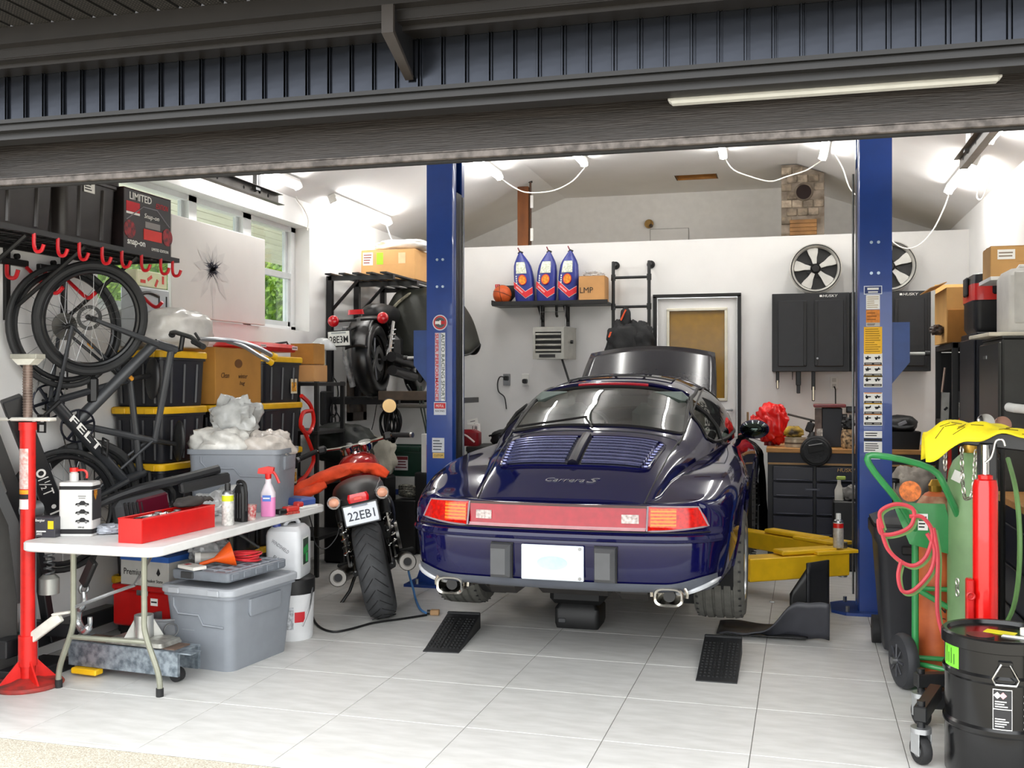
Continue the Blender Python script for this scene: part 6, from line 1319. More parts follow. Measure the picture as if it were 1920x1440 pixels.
# orange cloth and dark bag on it
oc = T('orange_cloth', 'crumpled orange cloth lying over the red motorcycle seat', 'cloth', (-2.86, 6.38, .835))
OCM = mt('#e3481c', .8, n=.15, s=9, b=.3)
def fold(P, R_, seed, nm):
    P = spl(P, 7); N = len(P)
    def fn(u, v):
        k = min(N-1, int(u*(N-1)+.5)); c = P[k]; d = (P[min(k+1, N-1)]-P[max(k-1, 0)]).normalized(); x = d.cross(Vector((0, 0, 1))).normalized(); z = x.cross(d); a = 2*PI*v
        r_ = R_*(.35+.65*math.sin(PI*min(1, max(0, .08+.84*u)))**.5)*(1+.35*noise.noise(Vector((math.cos(a)*1.5+seed, math.sin(a)*1.5, u*6)))); return c+x*(r_*1.25*math.cos(a))+z*(r_*.75*math.sin(a))
    b = B(); b.grid(fn, N-1, 20, cv=True); b.ob(nm, OCM, oc, sm=1.)
fold([(-.30, -.20, -.06), (-.22, -.14, -.01), (-.10, -.05, .055), (.0, .03, .085), (.10, .10, .095)], .06, 1, 'cloth_roll'); fold([(.02, .02, .085), (.10, .04, .10), (.19, .06, .09), (.26, .08, .05)], .05, 4, 'cloth_roll'); fold([(-.28, -.24, -.08), (-.20, -.20, -.05), (-.10, -.13, .0)], .05, 7, 'cloth_end')
bgx = T('dark_green_bag', 'dark green and black bag sitting behind the motorcycle handlebars', 'bag', (-3.62, 7.98, 0)); bx((0, 0, .44), (.26, .2, .88), .02).ob('stand', BLK, bgx); B().blob((0, 0, 1.0), (.26, .2, .16), .2, 2, 3, 36, 22, .8).ob('bag', mt('#1e241c', .6, n=.3, s=6, hex2='#101110'), bgx, sm=1.); B().blob((.02, -.12, .95), (.14, .06, .07), .2, 2, 6, 24, 14, .8, False).ob('green_panel', mt('#2d4a24', .6), bgx, sm=1.)
# ---- motorcycle on the rack
m2 = T('black_motorcycle', 'black motorcycle with plate 28E3M stored high on the corner rack', 'motorcycle', (-3.50, 8.36, 1.388)); rot_local(m2, 4, -3); R2 = .33
w2 = mtyre(B(), (0, 0, R2), R2, .17).ob('rear_wheel', MB_, m2, sm=1.); B().lathe([(.20, -.05), (.21, .05), (.19, .04), (.19, -.04)], (0, 0, R2), (1,0,0), 30, cap=False).ob('rim', MBM, w2)
for k in range(9): a = 2*PI*k/9; B().cyl((.03, 0, R2), (.03, math.cos(a)*.2, R2+math.sin(a)*.2), .008, n=6).ob('spoke', STL, w2)
B().lathe([(.05, 0), (.11, 0), (.11, .006), (.05, .006)], (.07, 0, R2), (1,0,0), 24, cap=False).ob('sprocket', STL, w2)
f3 = mtyre(B(), (0, 1.35, R2), R2, .12).ob('front_wheel', MB_, m2, sm=1.); B().lathe([(.21, -.03), (.21, .03)], (0, 1.35, R2), (1,0,0), 30, cap=False).ob('rim', MBM, f3)
b = B(); b.grid(lambda u, v: Vector((-.1+.2*u, .0+math.cos(.35+2.1*v)*(R2+.05)*-1*-1, R2+math.sin(.35+2.1*v)*(R2+.05)-.012*(2*u-1)**2)), 8, 18); b.ob('rear_fender', MB_, m2, sm=1., th=.006)
b = B(); b.grid(lambda u, v: Vector((-.10+.2*u, math.cos(1.9+1.0*v)*(R2+.06), R2+math.sin(1.9+1.0*v)*(R2+.06)-.02*(2*u-1)**2)), 8, 14); b.ob('rear_fender', MB_, m2, sm=1., th=.006)
for s in (-1, 1):
    tsg = B().sph((s*.22, -.30, .66), (.05, .035, .05), 16, 10).ob('turn_signal', mt('#c2121c', .2, n=.1, coat=.5), m2); cy((s*.02, -.28, .66), (s*.19, -.29, .66), .012).ob('stalk', BLK, tsg)
    sh3 = B().tube([(s*.15, .02, .34), (s*.15, .2, .66)], .02, 8).ob('rear_shock', CHR, m2); b = B(); b.tube([(s*.15+.032*math.cos(t*.9), .05+.13*t/40+.02*math.sin(t*.9), .38+.24*t/40) for t in range(41)], .006, 5); b.ob('spring', STL, sh3)
    B().tube([(s*.12, 0, R2), (s*.12, .5, .36)], .022, 8).ob('swing_arm', MBM, m2)
for z in (.22, .34): B().tube([(.2, -.05, z), (.2, .6, z-.05)], .045, 14).ob('muffler', mt('#232325', .35, .5), m2)
B().rr([(.14, .05, .02, 0), (.13, .05, .02, .04)], (0, -.34, .70)).ob('tail_light', mt('#c9131c', .2, coat=.5), m2)
B().tube([(-.02, -.3, .6), (-.1, -.42, .55)], .012, 6).ob('plate_arm', BLK, m2); n2_ = bx((-.13, -.43, .50), (.19, .006, .12), .004).ob('number_plate', mt('#dfe0da', .4, n=.04), m2); bx((-.13, -.424, .50), (.21, .006, .14), .004).ob('plate_frame', BLK, n2_); txt('28E3M', n2_, (-.13, -.434, .492), RF, .06, .165, INK, bold=.012); bx((-.13, -.4335, .548), (.13, .001, .014)).ob('caption', mt('#9aa0a0', .5), n2_)
bx((0, .55, .38), (.3, .4, .36), .05).ob('engine', MBM, m2); B().blob((0, .35, .74), (.13, .34, .10), .05, 2, 1, 30, 18, .8, False).ob('seat', mt('#19191a', .5), m2, sm=1.)
B().tube([(.18, .45, .1), (.25, .42, -.0), (.26, .3, .0)], .01, 6).ob('kick_stand', CHR, m2)
for z in (.55, .62): B().tube([(-.19, -.1, z), (-.215, -.06, z-.2), (-.19, .02, z-.45)], .028, 8).ob('silver_strap', mt('#a9abad', .35, .5, n=.3, s=20), m2)
mc = T('motorcycle_cover', 'dark fabric cover thrown over the front of the stored motorcycle', 'cover', (-3.36, 9.2, 1.75))
def cov(u, v):
    a = 2*PI*u; e = .75; ca, sa = math.cos(a), math.sin(a); r_ = v**.55
    x = math.copysign(abs(ca)**e, ca)*.44*r_; y = math.copysign(abs(sa)**e, sa)*.36*r_
    z = .66-.62*v**2.2+.03*math.sin(a*6+v*7)*v+.025*noise.noise(Vector((x*5, y*5, v*3)))-.14*max(0, -x)*2*v
    return Vector((x+.12*v*max(0, math.cos(a)), y, z+.10*math.sin(a*2+1)*v*.5))
b = B(); b.grid(cov, 64, 22, cu=True); b.ob('fabric', mt('#24261f', .6, n=.12, s=5, b=.2, bs=18), mc, sm=1., th=.008)
B().tube([cov(k/64, 1) for k in range(64)], .01, 6, closed=True).ob('hem', BLK, mc); B().tube(spl([cov(.60, .75)+Vector((0, -.02, .01)), cov(.68, .5)+Vector((0, -.02, .015)), cov(.74, .3)+Vector((0, -.02, .015))], 5), [.004]+[.014]*9+[.004], 6).ob('pale_strap', mt('#8f8b78', .7, n=.3, s=30), mc)
# net of black tubes hanging below, green tote and boxes
p = PY(735, 780, 9.0); ng = T('hanging_tubes', 'black bundle of inner tubes hanging from the motorcycle rack', 'bundle', (p.x, 9.0, 1.335)); rn = random.Random(4)
for k in range(16):
    a = 2*PI*k/16; r_ = .03+.055*rn.random()+.02; L_ = .33+.06*rn.random()
    B().tube(spl([(.01*math.cos(a), .01*math.sin(a), -.03), (r_*math.cos(a), r_*math.sin(a), -.12), (r_*1.15*math.cos(a+.2), r_*1.15*math.sin(a+.2), -L_*.65), (r_*.6*math.cos(a+.4), r_*.6*math.sin(a+.4), -L_), (.0, 0, -L_*.98)], 5), .012, 7).ob('tube_loop', mt('#1a1a1b', .25, n=.1), ng)
cy((0, 0, -.08), (0, 0, .0), .035, n=12).ob('tied_neck', BLK, ng); B().tube([(0, 0, -.34), (-.01, 0, -.40)], .02, 8).ob('tail', BLK, ng)
cord('thin_wire', 'thin dark wire hanging below the motorcycle rack', [PY(x, y, 9.3) for x, y in ((712, 735), (706, 760), (702, 785), (697, 806))], .004, BLK)
cord('green_strap', 'pair of dark green straps hanging from the rack beside the column', [PY(x, y, 8.6) for x, y in ((783, 724), (788, 760), (797, 800), (801, 830))], .007, mt('#39443a', .7)); cord('green_strap', 'second dark green strap hanging close to the left column', [PY(x, y, 8.6) for x, y in ((790, 724), (795, 765), (800, 800), (802, 835))], .007, mt('#39443a', .7))
lt = T('low_table', 'low dark table under the green tote in the back left corner', 'table', (-3.42, 9.0, 0)); bx((0, 0, .42), (.75, .5, .04), .005).ob('top', BLK, lt)
for sx in (-.33, .33):
    for sy in (-.2, .2): bx((sx, sy, .2), (.05, .05, .4)).ob('leg', BLK, lt)
wbx = carton('white carton with a blue band under the green tote', (-3.42, 8.97, .441), .40, .36, .21, 0, mt('#d4d2cd', .6, n=.04), tape=False); bx((0, -.1815, .07), (.398, .002, .05)).ob('blue_band', mt('#23408c', .5), wbx); txt('auto', wbx, (.08, -.183, .07), RF, .02, .07, PAPER)
gt = tote('dark green tote with a red label on the white carton', (-3.40, 8.97, .657), .50, .40, .27, 0, mt('#173a2c', .4, n=.06), mt('#173a2c', .4, n=.06), 0, None, rec=False); s_ = sticker(gt, (-.0, -.193, .12), RF, .13, .13, mt('#d8cfd0', .5), 4, mt('#6a1f28', .6), seed=5); bx((0, .045, .0008), (.125, .03, .001)).ob('red_header', mt('#7a1f28', .6), s_)
rfb = T('ring_binder', 'white and red upright binder beside the left lift column', 'binder', (-3.05, 8.62, .0)); bx((0, 0, .36), (.24, .24, .72), .01).ob('stand_box', BLK, rfb); bx((-.03, -.02, .89), (.05, .2, .34), .004).ob('white_binder', PAPER, rfb); bx((.03, -.04, .84), (.06, .2, .26), .004).ob('red_binder', REDI, rfb)
sr_ = T('striped_rope', 'grey and black striped rope coil in front of the white carton', 'rope', (-3.24, 8.52, .0)); bx((0, 0, .24), (.2, .16, .48), .01).ob('black_bin', BLK, sr_)
for k in range(4): B().tor((0, 0, .52+.022*k), .07, .014, (0, .3, 1), 24, 8).ob('coil', mt('#8f8d80', .8, n=.6, s=60, hex2='#2b2a26'), sr_)
wc_ = T('white_coat', 'pale cloth bag hanging beside the motorcycle handlebar', 'bag', (-3.46, 8.42, 0)); bx((0, 0, .35), (.22, .22, .7), .02).ob('stool', BLK, wc_); B().blob((0, 0, .86), (.12, .10, .17), .3, 1.8, 8, 36, 24, .8).ob('cloth', mt('#b9b4a4', .85, n=.12, s=7, b=.3), wc_, sm=1.)
# ================================================================ FOLDING TABLE AND WHAT IS ON AND UNDER IT
TZ = .74
tbl = T('folding_table', 'white plastic folding table loaded with car-care things', 'table', (-3.19, 5.05, 0)); TW_ = mt('#e4e4e2', .45, n=.03); LEGM = mt('#8f9081', .4, .4, n=.08)
B().rr([(.74, 1.81, .06, TZ-.045), (.76, 1.83, .07, TZ-.038), (.76, 1.83, .07, TZ-.006), (.75, 1.82, .07, TZ)], k=6).ob('top', TW_, tbl)
def tleg(sy):
    y = sy*.74
    for sx in (-1, 1):
        l = B().tube(spl([(sx*.20, y-.0*sy, TZ-.045), (sx*.20, y, .42), (sx*.205, y, .30), (sx*.27, y, .13), (sx*.285, y, .06), (sx*.285, y, .03)], 5), .0145, 10).ob('leg', LEGM, tbl); cy((sx*.285, y, 0), (sx*.285, y, .04), .018, n=12).ob('foot_cap', RUB, l)
    cy((-.225, y, .255), (.225, y, .255), .012, n=8).ob('cross_bar', LEGM, tbl); bx((0, y, TZ-.055), (.46, .03, .02)).ob('hinge_bar', LEGM, tbl)
    B().tube([(-.2, y, .40), (-.02, y-sy*.04, .47), (.06, y-sy*.12, .50)], .009, 6).ob('brace', STL, tbl); B().tube([(.06, y-sy*.12, .50), (.0, y-sy*.45, TZ-.05)], .009, 6).ob('brace', STL, tbl)
tleg(-1); tleg(1)
def on(px, py_): p = PZ(px, py_, TZ); return (p.x, p.y, TZ+.001)
# battery box
q = on(93, 1006); bb_ = T('battery_carton', 'small dark battery carton with a yellow square by the oil can', 'box', q, 8); bx((0, 0, .05), (.105, .08, .10), .002).ob('body', mt('#3b3a40', .45, n=.06), bb_); bx((.03, -.0405, .062), (.03, .001, .04)).ob('yellow_square', mt('#e9c61c', .5), bb_); txt('Energizer', bb_, (-.025, -.0412, .083), RF, .016, .05, PAPER, shear=.2); bx((-.02, -.0412, .03), (.05, .001, .006)).ob('caption', PAPER, bb_); txt('2032', bb_, (-.03, -.0412, .018), RF, .012, .03, PAPER)
# oil can
q = on(150, 1003); oc_ = T('oil_can', 'tall white oil can with black bands and a crest', 'can', q, 14); OW = mt('#d6d6d3', .35, n=.03)
B().rr([(.165, .105, .012, 0), (.17, .11, .014, .004), (.17, .11, .014, .262), (.165, .105, .014, .268), (.15, .095, .012, .270)]).ob('body', OW, oc_)
B().rr([(.1712, .1112, .014, .012), (.1712, .1112, .014, .036)], cap=(False, False)).ob('black_band', INK, oc_); B().rr([(.1712, .1112, .014, .232), (.1712, .1112, .014, .25)], cap=(False, False)).ob('black_band', INK, oc_)
sp_ = B().lathe([(.022, .27), (.022, .31), (.017, .312), (.017, .325)], (-.03, 0, 0), n=16).ob('neck', mt('#c9c9c6', .3), oc_); B().lathe([(.021, .318), (.021, .338), (0, .338)], (-.03, 0, 0), n=16).ob('red_cap', RED, sp_); B().tube(spl([(-.01, 0, .325), (.02, 0, .325), (.035, 0, .31), (.035, 0, .285)], 4), .006, 6).ob('pull_ring', RED, sp_)
bx((.0845, 0, .155), (.004, .10, .15)).ob('dark_side', mt('#333437', .5), oc_); b = B(); b.prism([(-.018, .025), (.018, .025), (.018, 0), (0, -.028), (-.018, 0)], (.0875, -.02, .205), (0,1,0), (0,0,1), .001); b.ob('crest', mt('#d9a52a', .4, n=.3, s=60, hex2='#8a2018'), oc_)
for k in range(3):
    zz = .155-.042*k; cs = B().prism([(-.035, 0), (-.03, .01), (-.015, .012), (-.005, .022), (.01, .022), (.02, .012), (.034, .01), (.036, 0)], (.035, -.0562, zz), (1,0,0), (0,0,1), .001).ob('printed_car', INK, oc_)
    for s in (-.018, .02): B().lathe([(0, 0), (.007, 0), (.007, .001), (0, .001)], (.035+s, -.0563, zz), (0,-1,0), 12).ob('printed_wheel', mt('#777', .5), cs)
bx((.035, -.0562, .20), (.04, .001, .006)).ob('caption', mt('#8a8a88', .5), oc_); bx((.035, -.0562, .19), (.034, .001, .005)).ob('caption', mt('#8a8a88', .5), oc_); txt('10W-60', oc_, (.03, -.0562, .045), RF, .008, .03, INK)
# plastic bag, red tray, tools
q = on(195, 1000); pbg = T('clear_bag', 'small crumpled clear plastic bag beside the red tray', 'bag', q); B().blob((0, 0, .022), (.10, .06, .024), .3, 2.6, 4, 34, 18, .8).ob('plastic', mt('#a8adb6', .15, n=.2, s=20), pbg, sm=1.)
a = PZ(266, 1020, TZ); c = PZ(402, 988, TZ); ang = math.degrees(math.atan2(c.y-a.y, c.x-a.x))
L_ = (Vector((c.x, c.y))-Vector((a.x, a.y))).length; trm = mt('#d31310', .4, n=.04)
tr_ = T('red_tray', 'long red steel tool tray on the front corner of the table', 'tray', (a.x, a.y, TZ+.001), ang); w_, h_ = .13, .115; e = .004
b = B(); b.box((L_/2, 0, h_/2), (L_, e, h_)).box((L_/2, w_, h_/2), (L_, e, h_)).box((0, w_/2, h_/2), (e, w_, h_)).box((L_, w_/2, h_/2), (e, w_, h_)).box((L_/2, w_/2, .003), (L_, w_, .006)); b.ob('tray', trm, tr_); b = B(); b.tube([(0, 0, h_), (L_, 0, h_), (L_, w_, h_), (0, w_, h_)], .005, 6, closed=True); b.ob('rim', trm, tr_)
for k, (x, y, rr_, m_) in enumerate(((.12, .05, 8, STL), (.22, .075, -8, CHR), (.30, .05, 10, STL), (.18, .095, -4, STL))):
    t = T('hand_tool', ('steel ring spanner', 'chrome ratchet', 'steel pliers', 'steel screwdriver')[k]+' lying in the red tray', 'tool', tr_.matrix_world @ Vector((0, 0, 0)), ang+rr_, 'tools in the red tray')
    R_ = Matrix.Rotation(math.radians(ang), 4, 'Z'); t.location = Vector((a.x, a.y, TZ+h_-.012)) + (R_ @ Vector((x, y, 0))); B().tube([(-.09, 0, 0), (.07, 0, .006)], .008, 8).ob('shaft', m_, t); cy((.07, 0, -.004), (.07, 0, .016), .018, n=14).ob('head', m_, t); bx((-.08, 0, 0), (.05, .02, .016), .006).ob('grip', (RED, BLK, REDI, BLK)[k], t)
t = T('work_glove', 'black glove lying over the far end of the red tray', 'glove', Vector((a.x, a.y, TZ+h_+.004))+(R_ @ Vector((L_*.80, .07, 0))), ang); B().blob((0, 0, .025), (.10, .05, .028), .15, 2, 2, 28, 16, .85).ob('palm', mt('#3a3634', .75, n=.15), t, sm=1.)
for k in range(4): B().tube([(.07, -.035+.023*k, .03), (.12, -.04+.025*k, .035), (.15, -.04+.025*k, .02)], [.012, .011, .008], 8).ob('finger', mt('#3a3634', .75, n=.15), t)
# black car trim with a maroon lamp lying across the back of the table
ctp = T('bumper_trim', 'long black car trim with a maroon lamp leaning on the table', 'car part', (-3.30, 4.78, TZ+.001), 60)
TR = mt('#222325', .35, n=.08)
B().tube(spl([(-.40, -.03, .06), (-.25, 0, .14), (-.05, 0, .20), (.2, 0, .24), (.42, 0, .28)], 5), [.022]*10+[.026]*11, 8).ob('rail', TR, ctp); bx((.33, -.01, .21), (.30, .05, .06), .01, rotm(0, -8)).ob('end_box', TR, ctp); bx((-.02, .02, .09), (.30, .10, .16), .03, rotm(0, -10)).ob('housing', mt('#3f4042', .5), ctp); bx((.02, -.035, .10), (.18, .02, .13), .01, rotm(0, -10)).ob('maroon_lens', mt('#4a1020', .15, coat=.6), ctp); cy((.16, -.03, .12), (.19, -.06, .06), .03).ob('grey_cup', mt('#6a6a6c', .4), ctp)
for k in range(5): bx((-.13+.022*k, -.04, .08), (.010, .012, .12), .002, rotm(0, -10)).ob('grille_bar', BLK, ctp)
# bottles
q = on(427, 985); sc1 = can('white spray can with a yellow-green band on the table edge', q, .031, .225, (mt('#cfcfca', .4, n=.15, s=60), mt('#cfd820', .45), BLK))
q = on(452, 978); b2 = T('black_bottle', 'black ribbed plastic bottle behind the white spray can', 'bottle', q, -20); B().rr([(.075, .045, .015, 0), (.078, .048, .016, .01), (.078, .048, .016, .16), (.06, .04, .015, .195), (.035, .03, .012, .205)]).ob('body', BLK, b2); B().tube(spl([(-.02, 0, .19), (-.025, 0, .215), (.01, 0, .22), (.035, 0, .19), (.037, 0, .06)], 5), .010, 8).ob('handle', BLK, b2)
for k in (-.022, .0, .022): bx((k, -.025, .09), (.006, .006, .14), .002).ob('rib', DKG, b2)
q = on(470, 975); cu_ = T('patterned_cup', 'small red and white patterned cup between the bottles', 'cup', q); B().lathe([(.027, 0), (.032, .07), (.034, .085), (.03, .085), (.026, .01)], n=20).ob('cup', mt('#d9c9c2', .5, n=.6, s=55, hex2='#b8202c'), cu_)
q = on(503, 968); pk = T('spray_bottle', 'clear bottle of pink liquid with a red trigger', 'bottle', q, 10); B().rr([(.078, .05, .02, 0), (.082, .054, .022, .008), (.082, .054, .022, .11)], cap=(True, True)).ob('pink_liquid', mt('#e58cc0', .15, n=.03), pk); B().rr([(.083, .055, .022, .11), (.083, .055, .022, .135), (.05, .04, .018, .175), (.034, .03, .014, .19), (.034, .03, .014, .215)]).ob('neck', mt('#d8cfd6', .2, n=.03), pk)
tg = B().rr([(.03, .03, .012, .212), (.034, .032, .012, .225), (.034, .032, .012, .245)]).ob('collar', RED, pk); B().prism([(-.06, 0), (-.055, .03), (.0, .042), (.035, .035), (.03, .0), (.0, -.005)], (0, .013, .245), (1,0,0), (0,0,1), .026).ob('trigger_head', RED, tg); B().tube([(.025, 0, .26), (.045, 0, .235), (.065, 0, .19)], .008, 6).ob('trigger', RED, tg); sticker(pk, (.0, -.0285, .105), RF, .05, .035, mt('#5b7fd0', .5), 1, PAPER)
q = on(552, 950); bl2 = T('blue_pack', 'flat blue and white packet at the far end of the table', 'packet', q, 75); bx((0, 0, .035), (.14, .24, .05), .012).ob('pack', mt('#3c5698', .5, n=.08), bl2); bx((0, 0, .008), (.15, .25, .016), .003).ob('white_base', PAPER, bl2)
q = on(560, 958); rb2 = T('red_brush', 'red scrubbing brush with a black end on the table', 'brush', (q[0]+.02, q[1]-.14, q[2]), 70); bx((0, 0, .03), (.10, .055, .03), .008).ob('back', mt('#c8362f', .4), rb2); bx((0, 0, .008), (.095, .05, .016)).ob('bristles', mt('#b8463c', .9, n=.3, s=80), rb2); bx((-.075, 0, .02), (.06, .045, .03), .006).ob('black_end', BLK, rb2); bx((.06, .0, .05), (.05, .05, .03), .008).ob('tip', mt('#b02a26', .4), rb2)
q = on(530, 945); kp = T('kraft_paper', 'folded brown kraft paper behind the pink bottle', 'paper', (q[0]-.1, q[1]+.02, q[2])); B().add([(-.09, 0, .10), (.09, .03, .12), (.10, .12, .14), (-.07, .10, .13), (-.09, .0, 0), (.09, .03, .0), (.1, .12, 0), (-.07, .1, 0)], [(0,1,2,3), (0,4,5,1), (1,5,6,2), (3,7,4,0)]).ob('sheet', mt('#c08a50', .8), kp, th=.003)
q = on(395, 965); cpp = T('crumpled_papers', 'pile of crumpled white papers in the middle of the table', 'papers', (q[0], q[1]+.05, q[2])); B().blob((0, 0, .05), (.11, .16, .06), .45, 2.6, 11, 36, 20, .8).ob('sheets', mt('#dcdddd', .5, n=.06), cpp, sm=.5); B().add([(-.05, -.1, .03), (.1, -.12, .05), (.12, .04, .17), (.0, .06, .15)], [(0,1,2,3)]).ob('leaflet', PAPER, cpp, th=.002)
# grey tote with bags on the far left of the table
gt2 = tote('grey tote full of plastic bags standing on the table', (-3.20, 5.62, TZ+.001), .58, .42, .37, 10, GRYP, None, 0, None, rec=2, r=.05)
for i, (dx, dy, dz, rx, ry, rz_, m_, lb) in enumerate(((-.12, .0, .37, .18, .16, .12, '#d8d6d0', 'crumpled clear plastic bag in the grey tote, left'), (.13, .02, .36, .15, .14, .11, '#cfc6bd', 'crumpled pale plastic bag in the grey tote, right'), (-.07, .06, .55, .14, .11, .12, '#b5b6b4', 'puffed clear bag on top of the pile in the grey tote'))):
    R_ = Matrix.Rotation(math.radians(12), 4, 'Z'); t = T('plastic_bag', lb, 'bag', Vector((-3.20, 5.62, TZ))+(R_ @ Vector((dx, dy, dz-rz_*.9))), 12, 'plastic bags in the grey tote'); B().blob((0, 0, rz_*.93), (rx, ry, rz_), .3, 2.2, i+3, 36, 22, .85).ob('plastic', mt(m_, .18, n=.15, s=12), t, sm=1.)
    if i == 0: bx((.05, -.09, .14), (.09, .03, .02), .006, rotm(20, 0, 10)).ob('yellow_label', YLID, t)
    if i == 1: bx((-.09, -.06, .12), (.07, .03, .02), .008, rotm(10, 0, -20)).ob('pink_label', mt('#d68a86', .5), t)
# ---- under the table
ug = tote('grey lidded tote on the floor under the table', (-2.94, 5.03, 0), .46, .60, .44, -8, GRYP, mt('#a8acb2', .45, n=.03), 0, None, rec=2, r=.05, taper=.84)
sticker(ug, (-.07, -.268, .235), RF @ rotm(-3), .085, .06, mt('#e6e7ea', .5), 3, mt('#6a7490', .6), seed=3)
og = T('parts_organizer', 'clear grey compartment organizer lying on the grey tote lid', 'organizer', (-2.94, 5.02, .467), -8); OM = mt('#787e86', .25, n=.08); b = B(); b.rr([(.36, .50, .015, 0), (.37, .51, .015, .01), (.37, .51, .015, .045), (.36, .50, .015, .05)]); b.ob('case', OM, og)
for k in range(5): bx((-.15+.075*k, 0, .053), (.006, .46, .006)).ob('divider', mt('#9aa0a8', .2), og)
for k in range(6): bx((0, -.2+.08*k, .053), (.33, .006, .006)).ob('divider', mt('#9aa0a8', .2), og)
for k in range(5): bx((.187, -.2+.1*k, .025), (.008, .06, .035), .003).ob('latch', OM, og)
bx((-.08, -.258, .025), (.08, .012, .035), .003).ob('latch', DKG, og)
fn = T('orange_funnel', 'orange plastic funnel lying on the parts organizer', 'funnel', (-2.94, 4.90, .525), 35); fo = B().lathe([(.010, 0), (.012, .08), (.065, .17), (.068, .18), (.062, .17), (.008, .08)], (-.10, 0, .0675-.055), (1, 0, .28), 28, cap=False).ob('cone', mt('#e85a14', .35, n=.05), fn)
rc_ = T('red_wire_coil', 'coil of red wire lying behind the orange funnel', 'wire', (-2.88, 5.08, .522)); 
for k in range(7): B().tor((.01*math.sin(k*2), .01*math.cos(k*3), .008+.007*k), .075-.004*(k % 3), .005, (.1*math.sin(k), .1*math.cos(k), 1), 30, 6).ob('loop', mt('#cf3038', .4), rc_)
wt = T('white_tube', 'white plastic cap and tube on the parts organizer', 'tube', (-3.03, 5.0, .522), 30); cy((-.08, 0, .028), (.06, 0, .028), .027, n=18).ob('tube', mt('#cfccc6', .4), wt); cy((-.1, 0, .028), (-.07, 0, .028), .031, n=18).ob('cap', PAPER, wt)
pc2 = T('parts_packet', 'white parts packet with a red square on the organizer', 'packet', (-3.04, 4.80, .522), -25); bx((0, 0, .01), (.15, .08, .018), .003).ob('packet', PAPER, pc2); bx((-.04, 0, .0195), (.03, .03, .001)).ob('red_square', REDI, pc2)
cbg = T('grey_plastic_bag', 'crumpled grey plastic bag behind the organizer', 'bag', (-3.14, 5.12, .522)); B().blob((0, 0, .06), (.10, .10, .065), .35, 2.2, 9, 34, 20, .8).ob('plastic', mt('#a5a8aa', .2, n=.2, s=14), cbg, sm=.7)
# jerrycan on a bucket of wipes
wk = T('wipes_bucket', 'white wipes bucket with red and blue print under the jerrycan', 'bucket', (-2.83, 5.53, 0)); B().lathe([(.115, 0), (.12, .01), (.128, .27), (.12, .28)], n=32).ob('bucket', mt('#d9dadb', .4, n=.03), wk); B().lathe([(.118, .012), (.1205, .06)], n=32, cap=False).ob('blue_base', mt('#4a8cc9', .4), wk); B().lathe([(.13, .27), (.132, .29), (.132, .355), (.118, .365), (0, .365)], n=32).ob('black_lid', BLK, wk)
def cylpatch(parent, name, R_, a0, a1, z0, z1, mat): B().grid(lambda u, v: Vector((R_(z0+(z1-z0)*v)*math.cos(a0+(a1-a0)*u), R_(z0+(z1-z0)*v)*math.sin(a0+(a1-a0)*u), z0+(z1-z0)*v)), 10, 3).ob(name, mat, parent)
Rw = lambda z: .1215+.0075*(z-.01)/.26
cylpatch(wk, 'red_panel', Rw, -2.3, -1.75, .13, .23, REDI); cylpatch(wk, 'red_panel', Rw, -1.0, -.5, .11, .17, REDI); cylpatch(wk, 'print', Rw, -1.6, -1.05, .07, .2, mt('#b9bcc0', .5, n=.3, s=60))
B().tube(spl([(.13, 0, .30), (.15, -.08, .2), (.13, -.13, .1)], 5), .005, 6).ob('bail_handle', STL, wk)
jc = T('jerrycan', 'white plastic jerrycan with a green label standing on the bucket', 'jerrycan', (-2.85, 5.52, .366), 10); B().rr([(.20, .24, .03, 0), (.21, .25, .035, .015), (.21, .25, .035, .25), (.20, .24, .035, .275), (.16, .18, .03, .30)]).ob('body', mt('#d3d5d8', .35, n=.03), jc); cy((-.05, -.07, .29), (-.05, -.07, .325), .025, n=16).ob('blue_cap', mt('#3a4a94', .4), jc); B().tube(spl([(-.02, -.02, .295), (.0, .0, .325), (.03, .05, .325), (.04, .09, .29)], 5), .012, 8).ob('handle', mt('#d3d5d8', .35, n=.03), jc)
lb_ = sticker(jc, (.1058, -.01, .15), RR, .12, .17, mt('#d6d8d4', .5)); bx((0, 0, .0008), (.105, .15, .001)).ob('dark_panel', mt('#3c4a40', .5, n=.3, s=40), lb_); bx((0, .01, .0016), (.09, .04, .001), .0, rotm(0, 0, 12)).ob('green_panel', mt('#2f9a4c', .5, n=.2, s=40), lb_); bx((.02, -.04, .0016), (.04, .05, .001)).ob('green_panel', mt('#3aa85a', .5), lb_)
txt('WINDSHIELD', jc, (-.01, -.1262, .19), RF @ rotm(0, 0, -35), .02, .12, mt('#77787c', .6)); txt('FLUID', jc, (-.02, -.1262, .11), RF @ rotm(0, 0, -35), .022, .075, mt('#77787c', .6))
